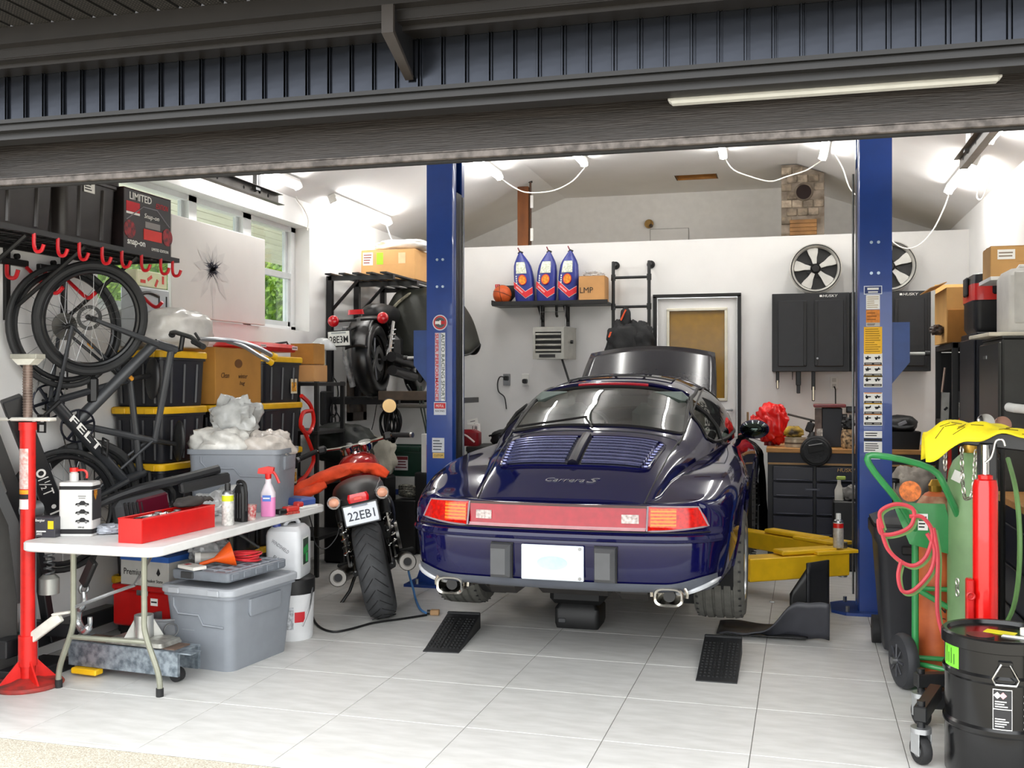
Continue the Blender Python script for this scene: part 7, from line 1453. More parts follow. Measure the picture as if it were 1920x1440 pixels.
# dolly, hitch parts, boxes
dl = T('steel_dolly', 'blue-grey galvanised steel channel lying under the table', 'channel', (-3.245, 4.50, .05), -5); b = B(); b.box((0, 0, .06), (.68, .02, .12)).box((0, .08, .118), (.68, .17, .008)).box((0, .16, .06), (.68, .02, .12)); b.ob('channel', GALV, dl); bx((0, .08, .125), (.6, .12, .006)).ob('rusty_deck', mt('#6f5a4c', .8, n=.3, s=12, hex2='#4a3c34'), dl); bx((.37, .03, .118), (.10, .08, .006)).ob('tab', GALV, dl)
for x in (-.26, .27): cy((x, .06, -.015), (x, .10, -.015), .035, n=16).ob('caster', RUB, dl)
bx((-.22, -.01, -.02), (.16, .06, .03), .006).ob('yellow_strap', YLID, dl)
jb = T('jack_base', 'aluminium jack base with a round socket on the steel channel', 'jack', (-3.18, 4.58, .179), -5); b = B(); b.rr([(.36, .17, .02, 0), (.34, .16, .02, .02), (.26, .12, .02, .03)]); b.ob('plate', mt('#9a9992', .4, .6, n=.25, s=20), jb); B().lathe([(.05, .03), (.048, .14), (.04, .14), (.04, .04)], (0, 0, 0), n=20).ob('socket', mt('#c6c6c2', .3, .8), jb)
for k in range(4): a = PI/4+PI/2*k; B().prism([(.04, .03), (.095, .03), (.045, .12)], (0, 0, 0), (math.cos(a), math.sin(a), 0), (0,0,1), .008).ob('web', mt('#b9b9b5', .35, .7), jb)
rtb = T('red_toolbox', 'red steel toolbox under the table behind the hook', 'toolbox', (-3.42, 5.06, 0), -8); bx((0, 0, .25), (.44, .24, .20), .01).ob('body', mt('#b3100f', .35, n=.06), rtb); bx((0, 0, .365), (.45, .25, .03), .008).ob('lid', mt('#b3100f', .35, n=.06), rtb); bx((0, 0, .075), (.36, .2, .15)).ob('plinth', BLK, rtb); sticker(rtb, (.08, -.1212, .3), RF, .05, .04, PAPER, 1); bx((0, -.125, .345), (.08, .012, .03), .004).ob('latch', STL, rtb)
pdb = T('engine_oil_carton', 'grey and blue oil carton stacked on the red toolbox', 'box', (-3.42, 5.06, .381), -8); bx((0, 0, .075), (.34, .22, .15), .003).ob('body', mt('#b4b3ae', .6, n=.05), pdb); bx((0, 0, .152), (.342, .222, .03)).ob('blue_top', mt('#2e5fb0', .5, n=.06), pdb); txt('Premium', pdb, (-.07, -.1112, .075), RF, .035, .15, INK); txt('Quaker State', pdb, (.07, -.1112, .03), RF, .02, .12, INK); b = B(); b.prism([(0, .045), (.014, .015), (0, 0), (-.014, .015)], (.1, -.1108, .06), (1,0,0), (0,0,1), .001); b.ob('drop_mark', INK, pdb)
hk = T('tow_hook', 'heavy steel tow hook hanging below the table', 'hook', (-3.40, 4.40, .34), -20); B().tube(spl([(0, 0, .12), (0, 0, .06), (-.045, 0, .02), (-.05, 0, -.04), (0, 0, -.075), (.05, 0, -.045), (.055, 0, .0)], 6), [.014]*8+[.02]*22+[.012]*7, 10).ob('hook', mt('#c3c7ca', .25, .9, n=.1), hk); B().tor((0, 0, .135), .022, .009, (1,0,0), 20, 8).ob('eye', STL, hk); bx((.04, 0, .22), (.06, .03, .16), .008, rotm(0, 35)).ob('black_block', BLK, hk); B().tube([(.04, .02, .26), (.0, .1, .40)], .012, 6).ob('strap', BLK, hk)
# engine crane beams standing at the left edge
crm = mt('#1c1d20', .4, n=.08)
cb_ = T('crane_boom', 'black engine crane boom lettered 1½T and 1T leaning at the left wall', 'crane', (-3.73, 4.46, 0), 0)
p0 = Vector((-.0, -.18, 1.43)); p1 = Vector((.02, .16, .74)); d_ = (p1-p0); ax_ = d_.normalized(); nn_ = Vector((.75, -.66, 0)); nn_ = (nn_-ax_*nn_.dot(ax_)).normalized(); yy_ = nn_.cross(ax_); Rm = Matrix((ax_, yy_, nn_)).transposed().to_4x4(); mid = (p0+p1)/2
b = B(); b.t = Matrix.Translation(mid) @ Rm; b.box((0, 0, 0), (d_.length, .10, .06), .006); b.ob('boom', crm, cb_)
txt('1½T', cb_, mid+ax_*.12+nn_*.031, Rm, .055, .10, PAPER); txt('1T', cb_, mid+ax_*.31+nn_*.031, Rm, .06, .08, PAPER); B().lathe([(0, 0), (.012, 0), (.012, .001), (0, .001)], mid+ax_*.24+nn_*.031, tuple(nn_), 14).ob('dot', PAPER, cb_); B().lathe([(.014, 0), (.024, 0), (.024, .001), (.014, .001)], mid+ax_*.04+nn_*.031, tuple(nn_), 18, cap=False).ob('ring', PAPER, cb_)
bx((.0, -.06, .60), (.06, .06, .84), .006).ob('mast', mt('#a7abb0', .4, .5), cb_); cy((.02, -.10, .86), (.02, -.02, .86), .045, n=18).ob('grey_socket', mt('#8d9194', .4, .5), cb_); B().tube([(-.17, -.16, 1.34), (-.12, -.02, .95), (-.10, .10, .55)], .045, 4).ob('side_arm', crm, cb_); B().tube([(-.10, -.2, 1.05), (-.02, -.14, .8), (.0, -.1, .4)], .035, 4).ob('side_arm', crm, cb_); cy((-.10, -.2, 1.05), (-.06, -.24, 1.05), .02).ob('pin', STL, cb_); bx((.0, .0, .03), (.2, .34, .06), .006).ob('foot', crm, cb_); bx((-.1, .30, .16), (.09, .9, .09), .006).ob('base_beam', crm, cb_); bx((.0, .1, .22), (.3, .07, .07), .006).ob('base_beam', crm, cb_); bx((-.06, .12, .42), (.05, .05, .6), .004, rotm(12)).ob('strut', crm, cb_)
b = B(); b.tube([(.06+.025*math.cos(t*.8), .02+.025*math.sin(t*.8), .5+.004*t) for t in range(46)], .006, 5); b.ob('coil_spring', mt('#7d8083', .35, .7), cb_); B().lathe([(.0, .42), (.05, .42), (.05, .5), (.03, .52)], (.06, .02, 0), n=20).ob('shock_body', mt('#b7b9b4', .4, .5), cb_); bx((.0, -.06, .12), (.07, .07, .14), .004).ob('square_socket', mt('#9fa3a6', .4, .4), cb_)
ptf = T('panel_offcut', 'dark steel plate leaning against the left wall', 'plate', (-3.88, 4.42, 0), 40); bx((0, 0, .47), (.10, .02, .94), .002).ob('plate', mt('#34322f', .5, n=.12), ptf); bx((0, .03, .02), (.12, .06, .04), .004).ob('foot', BLK, ptf)
pot = T('stock_pot', 'black and white pot with a wire ring under the table', 'pot', (-3.22, 4.86, 0)); B().lathe([(.10, 0), (.11, .01), (.115, .24), (.12, .245), (.12, .255), (.105, .255), (.1, .03)], n=30).ob('pot', mt('#1c1d20', .25, n=.2, s=4, hex2='#8d8f92'), pot); B().tor((.08, -.10, .2), .035, .004, (.6, -.7, 0), 22, 6).ob('ring_handle', STL, pot)
# red pole jack
jx = W(52, 720, 5.10); pj = T('pole_jack', 'tall red pole jack with a grey saddle standing by the table', 'jack', (jx.x, jx.y, 0)); PJ = mt('#d8201a', .4, n=.08, s=20)
B().lathe([(.165, 0), (.17, .008), (.16, .02), (.08, .03), (.05, .04)], n=36).ob('base_disc', mt('#b5302a', .5, n=.3, s=14, hex2='#5c3832'), pj)
for k in range(4): a = PI/4+PI/2*k+.3; B().prism([(.03, .02), (.14, .02), (.04, .13)], (0, 0, 0), (math.cos(a), math.sin(a), 0), (0,0,1), .008).ob('gusset', PJ, pj)
cy((0, 0, .02), (0, 0, .9), .034, n=20).ob('lower_tube', PJ, pj); cy((0, 0, .10), (0, 0, .25), .044, n=20).ob('socket', PJ, pj); cy((0, 0, .88), (0, 0, 1.30), .037, n=20).ob('upper_tube', PJ, pj); cy((0, 0, 1.27), (0, 0, 1.31), .042, n=20).ob('collar', PJ, pj)
bx((.0, 0, 1.325), (.30, .06, .018), .006).ob('cross_plate', mt('#dedbd2', .5, n=.12), pj); cy((0, 0, 1.32), (0, 0, 1.60), .022, n=16).ob('screw', mt('#7d6a60', .5, .5, n=.2), pj)
for k in range(18): B().tor((0, 0, 1.35+.0135*k), .0225, .003, (0,0,1), 16, 5).ob('thread', mt('#8a7a70', .5, .5), pj)
B().prism([(-.07, .03), (.07, .03), (.035, 0), (-.035, 0)], (0, .03, 1.595), (1,0,0), (0,0,1), .06).ob('saddle_cup', mt('#e0ddd0', .5, n=.1), pj); bx((0, 0, 1.637), (.155, .07, .024), .003).ob('saddle', mt('#a9a79a', .5, n=.15), pj)
def lbl(z0, z1, m_): B().grid(lambda u, v: Vector((.0378*math.cos(-2.5+1.7*u), .0378*math.sin(-2.5+1.7*u), z0+(z1-z0)*v)), 8, 2).ob('label', m_, pj)
lbl(.98, 1.18, mt('#e3d5d0', .5, n=.2, s=60, hex2='#d89a92')); lbl(.955, .975, mt('#e0a21e', .5)); lbl(.93, .953, INK); lbl(.88, .928, PAPER)
bx((.10, .0, .29), (.22, .03, .05), .004, rotm(0, -35)).ob('foot_lever', mt('#d9d7cd', .5, n=.1), pj); bx((.2, .0, .37), (.10, .04, .012), .004, rotm(0, -10)).ob('pedal', mt('#d9d7cd', .5), pj)
# cable and plug on the floor
cord('floor_cable', 'black cable trailing over the tiles from the table to the plug', [PZ(x, y, .008) for x, y in ((575, 1090), (580, 1130), (592, 1168), (620, 1184), (655, 1180), (700, 1168), (755, 1160), (800, 1153))], .007, BLK)
cord('blue_hose', 'thin blue air hose curling on the floor beside the motorcycle', [PZ(762, 1050, .35), PZ(768, 1080, .2), PZ(775, 1105, .1), PZ(780, 1125, .012), PZ(788, 1142, .012), PZ(800, 1150, .012)], .008, mt('#4a86c4', .4))
p = PZ(807, 1153, .0); pg = T('wooden_plug', 'tan plug connector lying on the tiles at the cable end', 'plug', (p.x, p.y, 0), 10); bx((.03, 0, .018), (.06, .04, .034), .005).ob('body', mt('#b08a60', .6), pg); cy((-.02, 0, .018), (.0, 0, .018), .016, n=12).ob('sleeve', BLK, pg)
cord('table_cable', 'thin black cable hanging from the table end towards the motorcycle', [PZ(575, 950, .745), PY(585, 985, 6.0), PY(592, 1020, 6.0), PY(612, 1028, 6.02), PY(632, 1005, 6.05), PY(636, 985, 6.05)], .004, BLK)
# ================================================================ RIGHT FOREGROUND
DB = mt('#141415', .18, n=.05); dx_, dy_ = .79, 4.30
dr = T('steel_drum', 'glossy black steel drum with a green tag at the right front', 'drum', (dx_, dy_, 0)); DR = .192
B().lathe([(DR-.006, 0), (DR, .01), (DR, .19), (DR+.008, .20), (DR+.008, .215), (DR, .225), (DR, .385), (DR+.008, .395), (DR+.008, .41), (DR, .42), (DR, .515)], n=56).ob('shell', DB, dr); B().lathe([(DR, .50), (DR+.012, .505), (DR+.012, .545), (DR+.004, .552), (DR-.008, .55), (DR-.014, .536), (0, .536)], n=56).ob('lid_ring', DB, dr)
cy((-.075, -.06, .536), (-.075, -.06, .544), .05, n=24).ob('bung', mt('#3b3a38', .3, .6), dr); cy((.10, .01, .536), (.10, .01, .56), .022, n=20).ob('white_cap', PAPER, dr)
bx((.01, .02, .538), (.11, .06, .002), 0, rotm(0, 0, -25)).ob('yellow_label', mt('#e6dc1c', .5), dr); bx((.05, -.045, .538), (.09, .035, .002), 0, rotm(0, 0, -25)).ob('white_label', PAPER, dr)
def dpat(name, a0, a1, z0, z1, m_, off=.0015, par=None): return B().grid(lambda u, v: Vector(((DR+off)*math.cos(a0+(a1-a0)*u), (DR+off)*math.sin(a0+(a1-a0)*u), z0+(z1-z0)*v)), 10, 3).ob(name, m_, par or dr)
va = math.atan2(-dy_, -dx_)                                  # angle facing the camera
def ang(px): return va-math.asin(max(-1, min(1, (1870-px)/93)))*-1*-1
dpat('green_tag', va-1.30, va-.78, .415, .50, mt('#7ad63a', .5, n=.04)); 
for k in range(4): dpat('handwriting', va-1.2+.09*k, va-1.17+.09*k, .43, .49-.02*(k % 2), mt('#3d6a24', .6), .002)
lp_ = dpat('hazard_label', va-.10, va+.24, .225, .375, mt('#29292c', .4)); 
for z0, z1, a0, a1 in ((.225, .228, -.10, .24), (.372, .375, -.10, .24), (.225, .375, -.10, -.09), (.225, .375, .23, .24), (.30, .303, -.10, .24)): dpat('label_border', va+a0, va+a1, z0, z1, PAPER, .002, lp_)
for k in range(7): dpat('fine_print', va-.06, va+.10+.10*((k*37) % 5)/5, .236+.009*k if k < 4 else .309+.009*(k-4), .240+.009*k if k < 4 else .313+.009*(k-4), PAPER, .002, lp_)
for k, c_ in ((0, PAPER), (1, mt('#e0a0a4', .5))):
    a = va-.02+.10*k; c = Vector(((DR+.0025)*math.cos(a), (DR+.0025)*math.sin(a), .352)); tq = Vector((-math.sin(a), math.cos(a), 0)); B().add([c+tq*.013, c+Vector((0, 0, .013)), c-tq*.013, c-Vector((0, 0, .013))], [(0,1,2,3)]).ob('hazard_diamond', c_, lp_)
for k in range(6): dpat('side_print', va+.45, va+.8, .23+.024*k, .236+.024*k, PAPER, .002)
a = va+.12; c = Vector((DR*math.cos(a), DR*math.sin(a), .47)); tq = Vector((-math.sin(a), math.cos(a), 0)); nr = Vector((math.cos(a), math.sin(a), 0))
B().box(c+nr*.006, (.012, .05, .02), .003, Matrix.Rotation(a, 4, 'Z')).ob('bail_lug', DB, dr); B().tube([c+nr*.015-tq*.015, c+nr*.018-tq*.045-Vector((0, 0, .055)), c+nr*.018-tq*.035-Vector((0, 0, .075)), c+nr*.018+tq*.035-Vector((0, 0, .075)), c+nr*.018+tq*.045-Vector((0, 0, .055)), c+nr*.015+tq*.015], .004, 6).ob('bail', CHR, dr)
# ---- gas cart with two cylinders
GRN = mt('#2f8a4a', .35, n=.06, coat=.3); gcx = T('gas_cart', 'green two-wheeled gas cylinder cart on the right', 'cart', (.70, 5.36, 0), 0)
def ctub(pts, nm='frame_tube', r=.017): return B().tube(pts, r, 10).ob(nm, GRN, gcx)
for x in (-.09, .14): ctub([(x, 0, .06), (x, 0, .78), (x-.02, -.02, .92)])
hA = [(.14, -.02, .76), (.04, -.14, .98), (-.04, -.16, 1.10), (-.28, -.20, 1.16), (-.32, -.20, 1.12), (-.17, -.12, .92), (-.09, -.02, .78)]
ctub(spl(hA, 4), 'handle', .016)
for z in (.16, .5): ctub([(-.09, 0, z), (.14, 0, z)], 'cross_tube', .012)
ctub([(-.09, 0, .5), (.30, -.05, .28)], 'brace', .014)
bx((.03, .1, .05), (.36, .3, .012), .002).ob('toe_plate', GRN, gcx); B().prism([(-.08, 0), (.16, 0), (.22, -.25), (.0, -.2)], (-.12, -.03, .92), (1,0,0), (0,0,1), .01).ob('hose_plate', GRN, gcx); sticker(gcx, (-.06, -.044, .83), RF, .045, .08, PAPER, 4); cy((-.12, -.05, .98), (-.12, -.07, .98), .05, n=20).ob('orange_reflector', mt('#e0762c', .5, n=.3, s=40), gcx)
for s, x, y in ((-1, -.14, .02), (1, .22, -.22)):
    w_ = B().lathe([(.055, -.03), (.09, -.034), (.125, -.028), (.135, -.01), (.135, .01), (.125, .028), (.09, .034), (.055, .03)], (x, y, .135), (.96, .28, 0), 36).ob('wheel', mt('#2e2f33', .6, n=.08), gcx); B().lathe([(.0, -.036), (.03, -.036), (.085, -.03), (.085, -.022)], (x, y, .135), (.96, .28, 0), 30).ob('wheel_disc', mt('#1d1e21', .4), w_)
    for k in range(8):
        a = 2*PI*k/8; B().cyl(Vector((x, y, .135))+Vector((-.035, -.01, 0)), Vector((x, y, .135))+Vector((-.033+.28*.08*math.cos(a)*-1, .08*math.cos(a)*.96, .08*math.sin(a))), .006, n=6).ob('wheel_rib', mt('#3a3b40', .4), w_)
    cy((x, y, .135), (x-.06, y-.015, .135), .018, n=12).ob('hub_cap', STL, w_)
ctub([(-.14, .02, .135), (.22, -.22, .135)], 'axle', .012)
oxy = T('green_cylinder', 'tall pale green gas cylinder standing behind the red ram', 'gas cylinder', (.865, 5.34, .0)); B().lathe([(.10, 0), (.108, .01), (.112, .04), (.112, 1.02), (.105, 1.08), (.085, 1.13), (.055, 1.16), (.035, 1.17), (.035, 1.2), (.0, 1.2)], n=36).ob('cylinder', mt('#7a9c6c', .45, n=.08, s=6), oxy); B().lathe([(.04, 1.17), (.045, 1.19), (.04, 1.22), (.02, 1.23), (.02, 1.28), (0, 1.28)], n=16).ob('valve', mt('#b08a3a', .3, .8), oxy); cy((-.06, -.0, 1.22), (.06, 0, 1.22), .018, n=10).ob('valve_body', BLKM, oxy)
vx = math.atan2(-5.3, -.9)
for k in range(6): a = vx+.42; bx((.1135*math.cos(a), .1135*math.sin(a), .8-.055*k), (.02, .002, .035), 0, rotm(0, 0, math.degrees(a)+90)).ob('stencil_mark', mt('#cdd6c4', .6), oxy)
bx((.113*math.cos(vx-.6), .113*math.sin(vx-.6), 1.06), (.05, .003, .05), 0, rotm(-8, 20, math.degrees(vx-.6)+90)).ob('paper_tag', PAPER, oxy)
ace = T('orange_cylinder', 'orange gas cylinder with stencilled letters in the green cart', 'gas cylinder', (.72, 5.50, .062)); B().lathe([(.085, 0), (.092, .01), (.092, .78), (.08, .85), (.05, .89), (.03, .9), (.0, .9)], n=32).ob('cylinder', mt('#d9703c', .5, n=.15, s=7, hex2='#b8582c'), ace); B().lathe([(.03, .9), (.035, .93), (.02, .96), (0, .96)], n=14).ob('valve', mt('#b0893a', .3, .8), ace)
B().lathe([(.093, .80), (.088, .84), (.06, .88)], n=32, cap=False).ob('rusty_collar', mt('#a0553c', .7, n=.4, s=16, hex2='#c9a080'), ace); txt('N', ace, (.02, -.0925, .33), RF, .035, .03, INK); txt('C', ace, (.02, -.0925, .27), RF, .035, .03, INK); B().cyl((.05, -.1, .72), (.05, -.1, .8), .012, n=10).ob('brass_fitting', mt('#b8923c', .3, .9), ace)
# hoses wound on the cart
RH = mt('#c4404a', .5, n=.06); GH = mt('#7fa866', .5, n=.06)
hp_ = [(1655, 990), (1650, 960), (1680, 945), (1712, 955), (1708, 985), (1680, 1000), (1652, 1000), (1648, 975), (1665, 1030), (1705, 1060), (1735, 1045), (1748, 1000), (1730, 970), (1705, 968)]
hp2 = [(1738, 1000), (1752, 1030), (1745, 1070), (1715, 1105), (1692, 1108), (1684, 1080), (1690, 1050)]
hp3 = [(1750, 990), (1758, 1040), (1757, 1100), (1758, 1150), (1768, 1190), (1780, 1215)]
for pts_, nm in ((hp_, 'looped round the cart handle'), (hp2, 'hanging in a loop below the cart handle'), (hp3, 'running down beside the orange cylinder')):
    cord('red_gas_hose', 'red gas hose '+nm, [PY(x, y, 5.10) for x, y in pts_], .010, RH, 8); cord('green_gas_hose', 'green gas hose '+nm, [PY(x+4, y+4, 5.125) for x, y in pts_], .010, GH, 8)
cord('green_gas_hose', 'long green hose running down to the drum at the far right', [PX(x, y, 1.0) for x, y in ((1890, 860), (1905, 920), (1912, 1000), (1910, 1080), (1900, 1140), (1880, 1180))], .011, mt('#6f9a5a', .5), 7)
# ---- folded engine crane with the red ram
cm = mt('#161719', .35, n=.06); ec = T('engine_crane', 'folded black engine crane with a red hydraulic ram', 'crane', (.95, 4.75, 0))
rx, ry = .0, .0
p = PY(1850, 900, 4.72); rl = p.x-.95
B().lathe([(.046, 0), (.050, .005), (.050, .60), (.044, .63), (.030, .635), (.030, .65), (.018, .655)], (rl, 0, .46), n=30).ob('ram_body', mt('#d8120f', .25, n=.04, coat=.4), ec); cy((rl, 0, 1.1), (rl, 0, 1.24), .016, n=14).ob('piston', CHR, ec); bx((rl+.01, 0, .445), (.15, .09, .03), .006).ob('ram_foot', mt('#c01414', .35), ec); bx((rl-.065, -.02, .56), (.03, .05, .22), .006).ob('pump_block', mt('#c01414', .35), ec); B().tor((rl-.065, -.05, .60), .014, .005, (0,1,0), 16, 6).ob('release_ring', mt('#c01414', .35), ec)
for x in (-.05, .05): cy((rl+x, -.0, .40), (rl+x, 0, .45), .012, n=8).ob('bolt', CHR, ec)
bx((rl+.02, .08, .62), (.07, .07, 1.25), .005).ob('mast', cm, ec); q0 = PX(1795, 815, .72); 
B().add([], []); bm_ = B(); bA = Vector((-.24, .12, 1.275)); bB = Vector((.5, -.05, 1.20)); dd = bB-bA; xx_ = dd.normalized(); zz_ = Vector((0, 0, 1)); zz_ = (zz_-xx_*zz_.dot(xx_)).normalized(); yy2 = zz_.cross(xx_); bm_.t = Matrix.Translation((bA+bB)/2) @ Matrix((xx_, yy2, zz_)).transposed().to_4x4(); bm_.box((0, 0, 0), (dd.length, .06, .07), .006); bm_.ob('boom', cm, ec)
bx((rl, .08, .12), (.5, .08, .08), .006).ob('base_bar', cm, ec); bx((rl+.0, .0, .28), (.06, .14, .30), .006).ob('support_plate', cm, ec)
def caster(px, py_, rz_, nm):
    p = PZ(px, py_, .0); c = Vector((p.x-.95, p.y-4.75, 0)); 
    w_ = B().lathe([(.02, -.018), (.05, -.02), (.055, -.012), (.055, .012), (.05, .02), (.02, .018)], c+Vector((0, 0, .055)), (.9, .4, 0), 26).ob('caster_wheel', RUB, ec); B().lathe([(.0, -.021), (.025, -.021), (.03, -.016)], c+Vector((0, 0, .055)), (.9, .4, 0), 20).ob('wheel_hub', STL, w_)
    for s in (-1, 1): bx(c+Vector((s*.026*.9, s*.026*.4, .085)), (.004, .06, .09), .001, rotm(0, 0, 24)).ob('fork_plate', mt('#c9ccce', .3, .8), w_)
    cy(c+Vector((0, 0, .125)), c+Vector((0, 0, .145)), .04, n=18).ob('swivel_plate', mt('#b9bbbd', .3, .8), w_); cy(c+Vector((0, 0, .14)), c+Vector((0, 0, .25)), .016, n=12).ob('stem', cm, w_)
    return c
c1 = caster(1727, 1432, 0, ''); c2 = caster(1727, 1360, 0, '')
def leg(c, e):
    d_ = e-c; b = B(); a = math.atan2(d_.y, d_.x); b.box((c+e)/2+Vector((0, 0, .20)), (d_.length+.05, .05, .06), .004, Matrix.Rotation(a, 4, 'Z')); b.ob('leg', cm, ec)
leg(c1, Vector((c1.x+.09, c1.y+.30, 0))); leg(c2, Vector((c2.x+.28, c2.y+.10, 0)))
# yellow cloth over the boom, chains and hooks
ycl = T('yellow_cloth', 'yellow printed cloth draped over the crane boom', 'cloth', (.95, 4.78, 1.22)); 
def ycp(u, v):
    x = -.36+.82*u; z = .115+.01*math.sin(u*8)-.09*u*.6-.05*(1-smst(0, .12, u)); e = (v-.5)*2; drop = abs(e)**2.2*(.10*(1-smst(.05, .4, u))+.03)
    return Vector((x, .11-.24*u*.7+e*(.085-.02*u)*-1, z-drop+.012*noise.noise(Vector((u*9, v*5, 1)))+.008*math.sin(u*30+v*9)))
b = B(); b.grid(ycp, 50, 20); YC = mt('#ecd916', .7, n=.1, s=10, b=.2, bs=40); yo = b.ob('cloth', YC, ycl, sm=1., th=.004)
b = B(); rn = random.Random(6)
for k in range(26):
    u = .05+.9*rn.random(); v = .55+.4*rn.random(); b.tube([ycp(u, v)+Vector((0, -.004, .004)), ycp(min(1, u+.02+.05*rn.random()), max(0, v-.12*rn.random()))+Vector((0, -.004, .004))], .0016, 4)
o = b.ob('printed_lines', mt('#7a6a12', .7), ycl); o['kind'] = 'stuff'
def chain(label, pts, r=.0035, s=.03):
    P = spl(pts, 8); t = T('steel_chain', label, 'chain', P[0]); acc = 0; k = 0; last = P[0]
    out = [P[0]]
    for q in P[1:]:
        if (q-out[-1]).length >= s*.72: out.append(q)
    for i in range(len(out)-1):
        c = (out[i]+out[i+1])/2-P[0]; d_ = (out[i+1]-out[i]).normalized(); n1 = d_.orthogonal().normalized(); n2_ = d_.cross(n1); sd_ = n1 if i % 2 else n2_
        B().tube([c+d_*(s*.5*math.cos(a))+sd_*(s*.27*math.sin(a)) for a in [2*PI*j/10 for j in range(10)]], r, 5, closed=True).ob('link', mt('#c9c6bd', .3, .9), t)
for pts_, lb in ((((1772, 838), (1772, 865), (1772, 890)), 'short steel chain hanging from the yellow cloth corner'), (((1803, 838), (1804, 880), (1808, 930), (1816, 940), (1824, 920), (1828, 870), (1830, 845)), 'steel chain hanging in a loop in front of the green cylinder'), (((1795, 1085), (1795, 1110), (1796, 1125)), 'short steel chain on the cart by the green cylinder')):
    chain(lb, [PY(x, y, 4.95 if y < 1000 else 5.12) for x, y in pts_])
sh_ = T('s_hook', 'bright steel S-shaped hook hanging on the crane boom', 'hook', PY(1862, 845, 4.6)); B().tube(spl([(-.03, 0, -.05), (-.01, 0, -.03), (.0, 0, .0), (.01, 0, .04), (.035, 0, .045), (.045, 0, .02)], 6), .005, 7).ob('hook', CHR, sh_)
for i, (px, py_) in enumerate(((1848, 792), (1880, 796))):
    p = PY(px, py_, 5.3+.25*i); t = T('pressure_gauge', ('chrome round gauge', 'copper-toned round gauge')[i]+' showing above the yellow cloth', 'gauge', (p.x, 5.3+.25*i, 0), group='round gauges above the cloth'); cy((0, 0, 0), (0, 0, p.z-.05), .012, n=8).ob('stem', BLK, t); B().lathe([(0, -.012), (.035, -.012), (.042, .0), (.04, .01), (.02, .014), (0, .014)], (0, 0, p.z), (.2, -1, .25), 26).ob('dial', CHR if i == 0 else mt('#b98f80', .2, .9), t)
# ---- wheelie bin
wbn = T('wheelie_bin', 'black wheelie bin between the lift column and the gas cart', 'bin', (.70, 6.12, 0)); B().rr([(.36, .34, .04, .04), (.44, .44, .05, .62), (.48, .48, .05, .66), (.48, .48, .05, .72), (.44, .44, .04, .70)]).ob('body', mt('#26272b', .45, n=.08), wbn); B().rr([(.46, .46, .05, .70), (.47, .47, .05, .74), (.36, .36, .05, .77)]).ob('lid', mt('#1c1d20', .45), wbn)
for s in (-1, 1): cy((s*.17, .17, .08), (s*.22, .17, .08), .08, n=20).ob('wheel', RUB, wbn)
for s in (-1, 1): bx((s*.12, -.14, .02), (.05, .05, .04), .006).ob('foot', BLK, wbn)
bx((0, -.225, .60), (.2, .02, .05), .008).ob('grip', BLK, wbn)
# ---- right wall: cabinets, fridge, shelf and boxes
lk = T('tall_locker', 'tall black steel locker against the right wall', 'cabinet', (1.40, 7.55, 0)); bx((0, 0, .92), (.40, .62, 1.84), .006).ob('carcass', mt('#15161d', .4, n=.05), lk); bx((-.206, 0, .95), (.012, .58, 1.70), .006).ob('door', mt('#171820', .35), lk); bx((0, -.316, .95), (.34, .012, 1.7), .006).ob('side_panel', mt('#191a22', .35), lk)
fg = T('dark_fridge', 'dark steel fridge with a white handle at the right edge', 'fridge', (1.38, 6.62, 0)); FG = mt('#3f3f3d', .3, .6, n=.05); bx((0, 0, .88), (.40, .62, 1.76), .01).ob('body', FG, fg); bx((-.208, 0, .55), (.024, .60, 1.05), .008).ob('door', FG, fg); bx((-.208, 0, 1.42), (.024, .60, .64), .008).ob('freezer_door', FG, fg); B().tube([(-.17, -.315, 1.37), (-.15, -.36, 1.365), (.05, -.37, 1.345), (.18, -.36, 1.33), (.19, -.315, 1.33)], .026, 12).ob('handle', mt('#dcdcd9', .35), fg); bx((-.221, .1, 1.66), (.004, .1, .02)).ob('badge', STL, fg); bx((0, 0, 1.765), (.4, .62, .01)).ob('top', FG, fg)
fbd = T('white_board', 'thin cream board lying on top of the fridge', 'board', (1.38, 6.60, 1.772), 3); bx((-.05, 0, .012), (.46, .50, .022), .004).ob('board', mt('#d8d0bd', .6), fbd)
pcs = T('white_case', 'pale grey plastic case standing on the fridge', 'case', (1.415, 6.64, 1.798)); B().rr([(.33, .40, .04, 0), (.35, .42, .05, .02), (.35, .42, .05, .33), (.31, .38, .05, .37)]).ob('shell', mt('#cfcdc8', .45, n=.03), pcs); bx((0, -.214, .2), (.3, .012, .3), .02).ob('moulded_panel', mt('#c3c1bc', .45), pcs); B().tube([(-.1, 0, .36), (-.08, 0, .395), (.08, 0, .395), (.1, 0, .36)], .016, 8).ob('handle', mt('#cfcdc8', .45), pcs)
tbx = T('red_cooler_box', 'red and black tool chest on the tall locker', 'tool chest', (1.39, 7.5, 1.842)); B().rr([(.36, .40, .03, 0), (.40, .44, .05, .03), (.40, .44, .05, .20), (.41, .45, .05, .21)]).ob('base', mt('#202124', .4, n=.06), tbx); B().rr([(.412, .452, .05, .21), (.412, .452, .05, .32)]).ob('red_band', RED, tbx); B().rr([(.41, .45, .05, .32), (.40, .44, .05, .38), (.30, .34, .05, .40)]).ob('lid', mt('#202124', .4), tbx); bx((-.03, -.232, .31), (.12, .02, .13), .01).ob('latch', BLK, tbx); bx((-.215, 0, .31), (.02, .12, .13), .01).ob('latch', BLK, tbx)
hs = T('metal_shelf_unit', 'black shelf unit against the right wall holding red jack stands', 'shelf unit', (1.38, 8.42, 0))
for sx in (-.2, .2):
    for sy in (-.42, .42): bx((sx, sy, .90), (.04, .04, 1.80)).ob('post', BLK, hs)
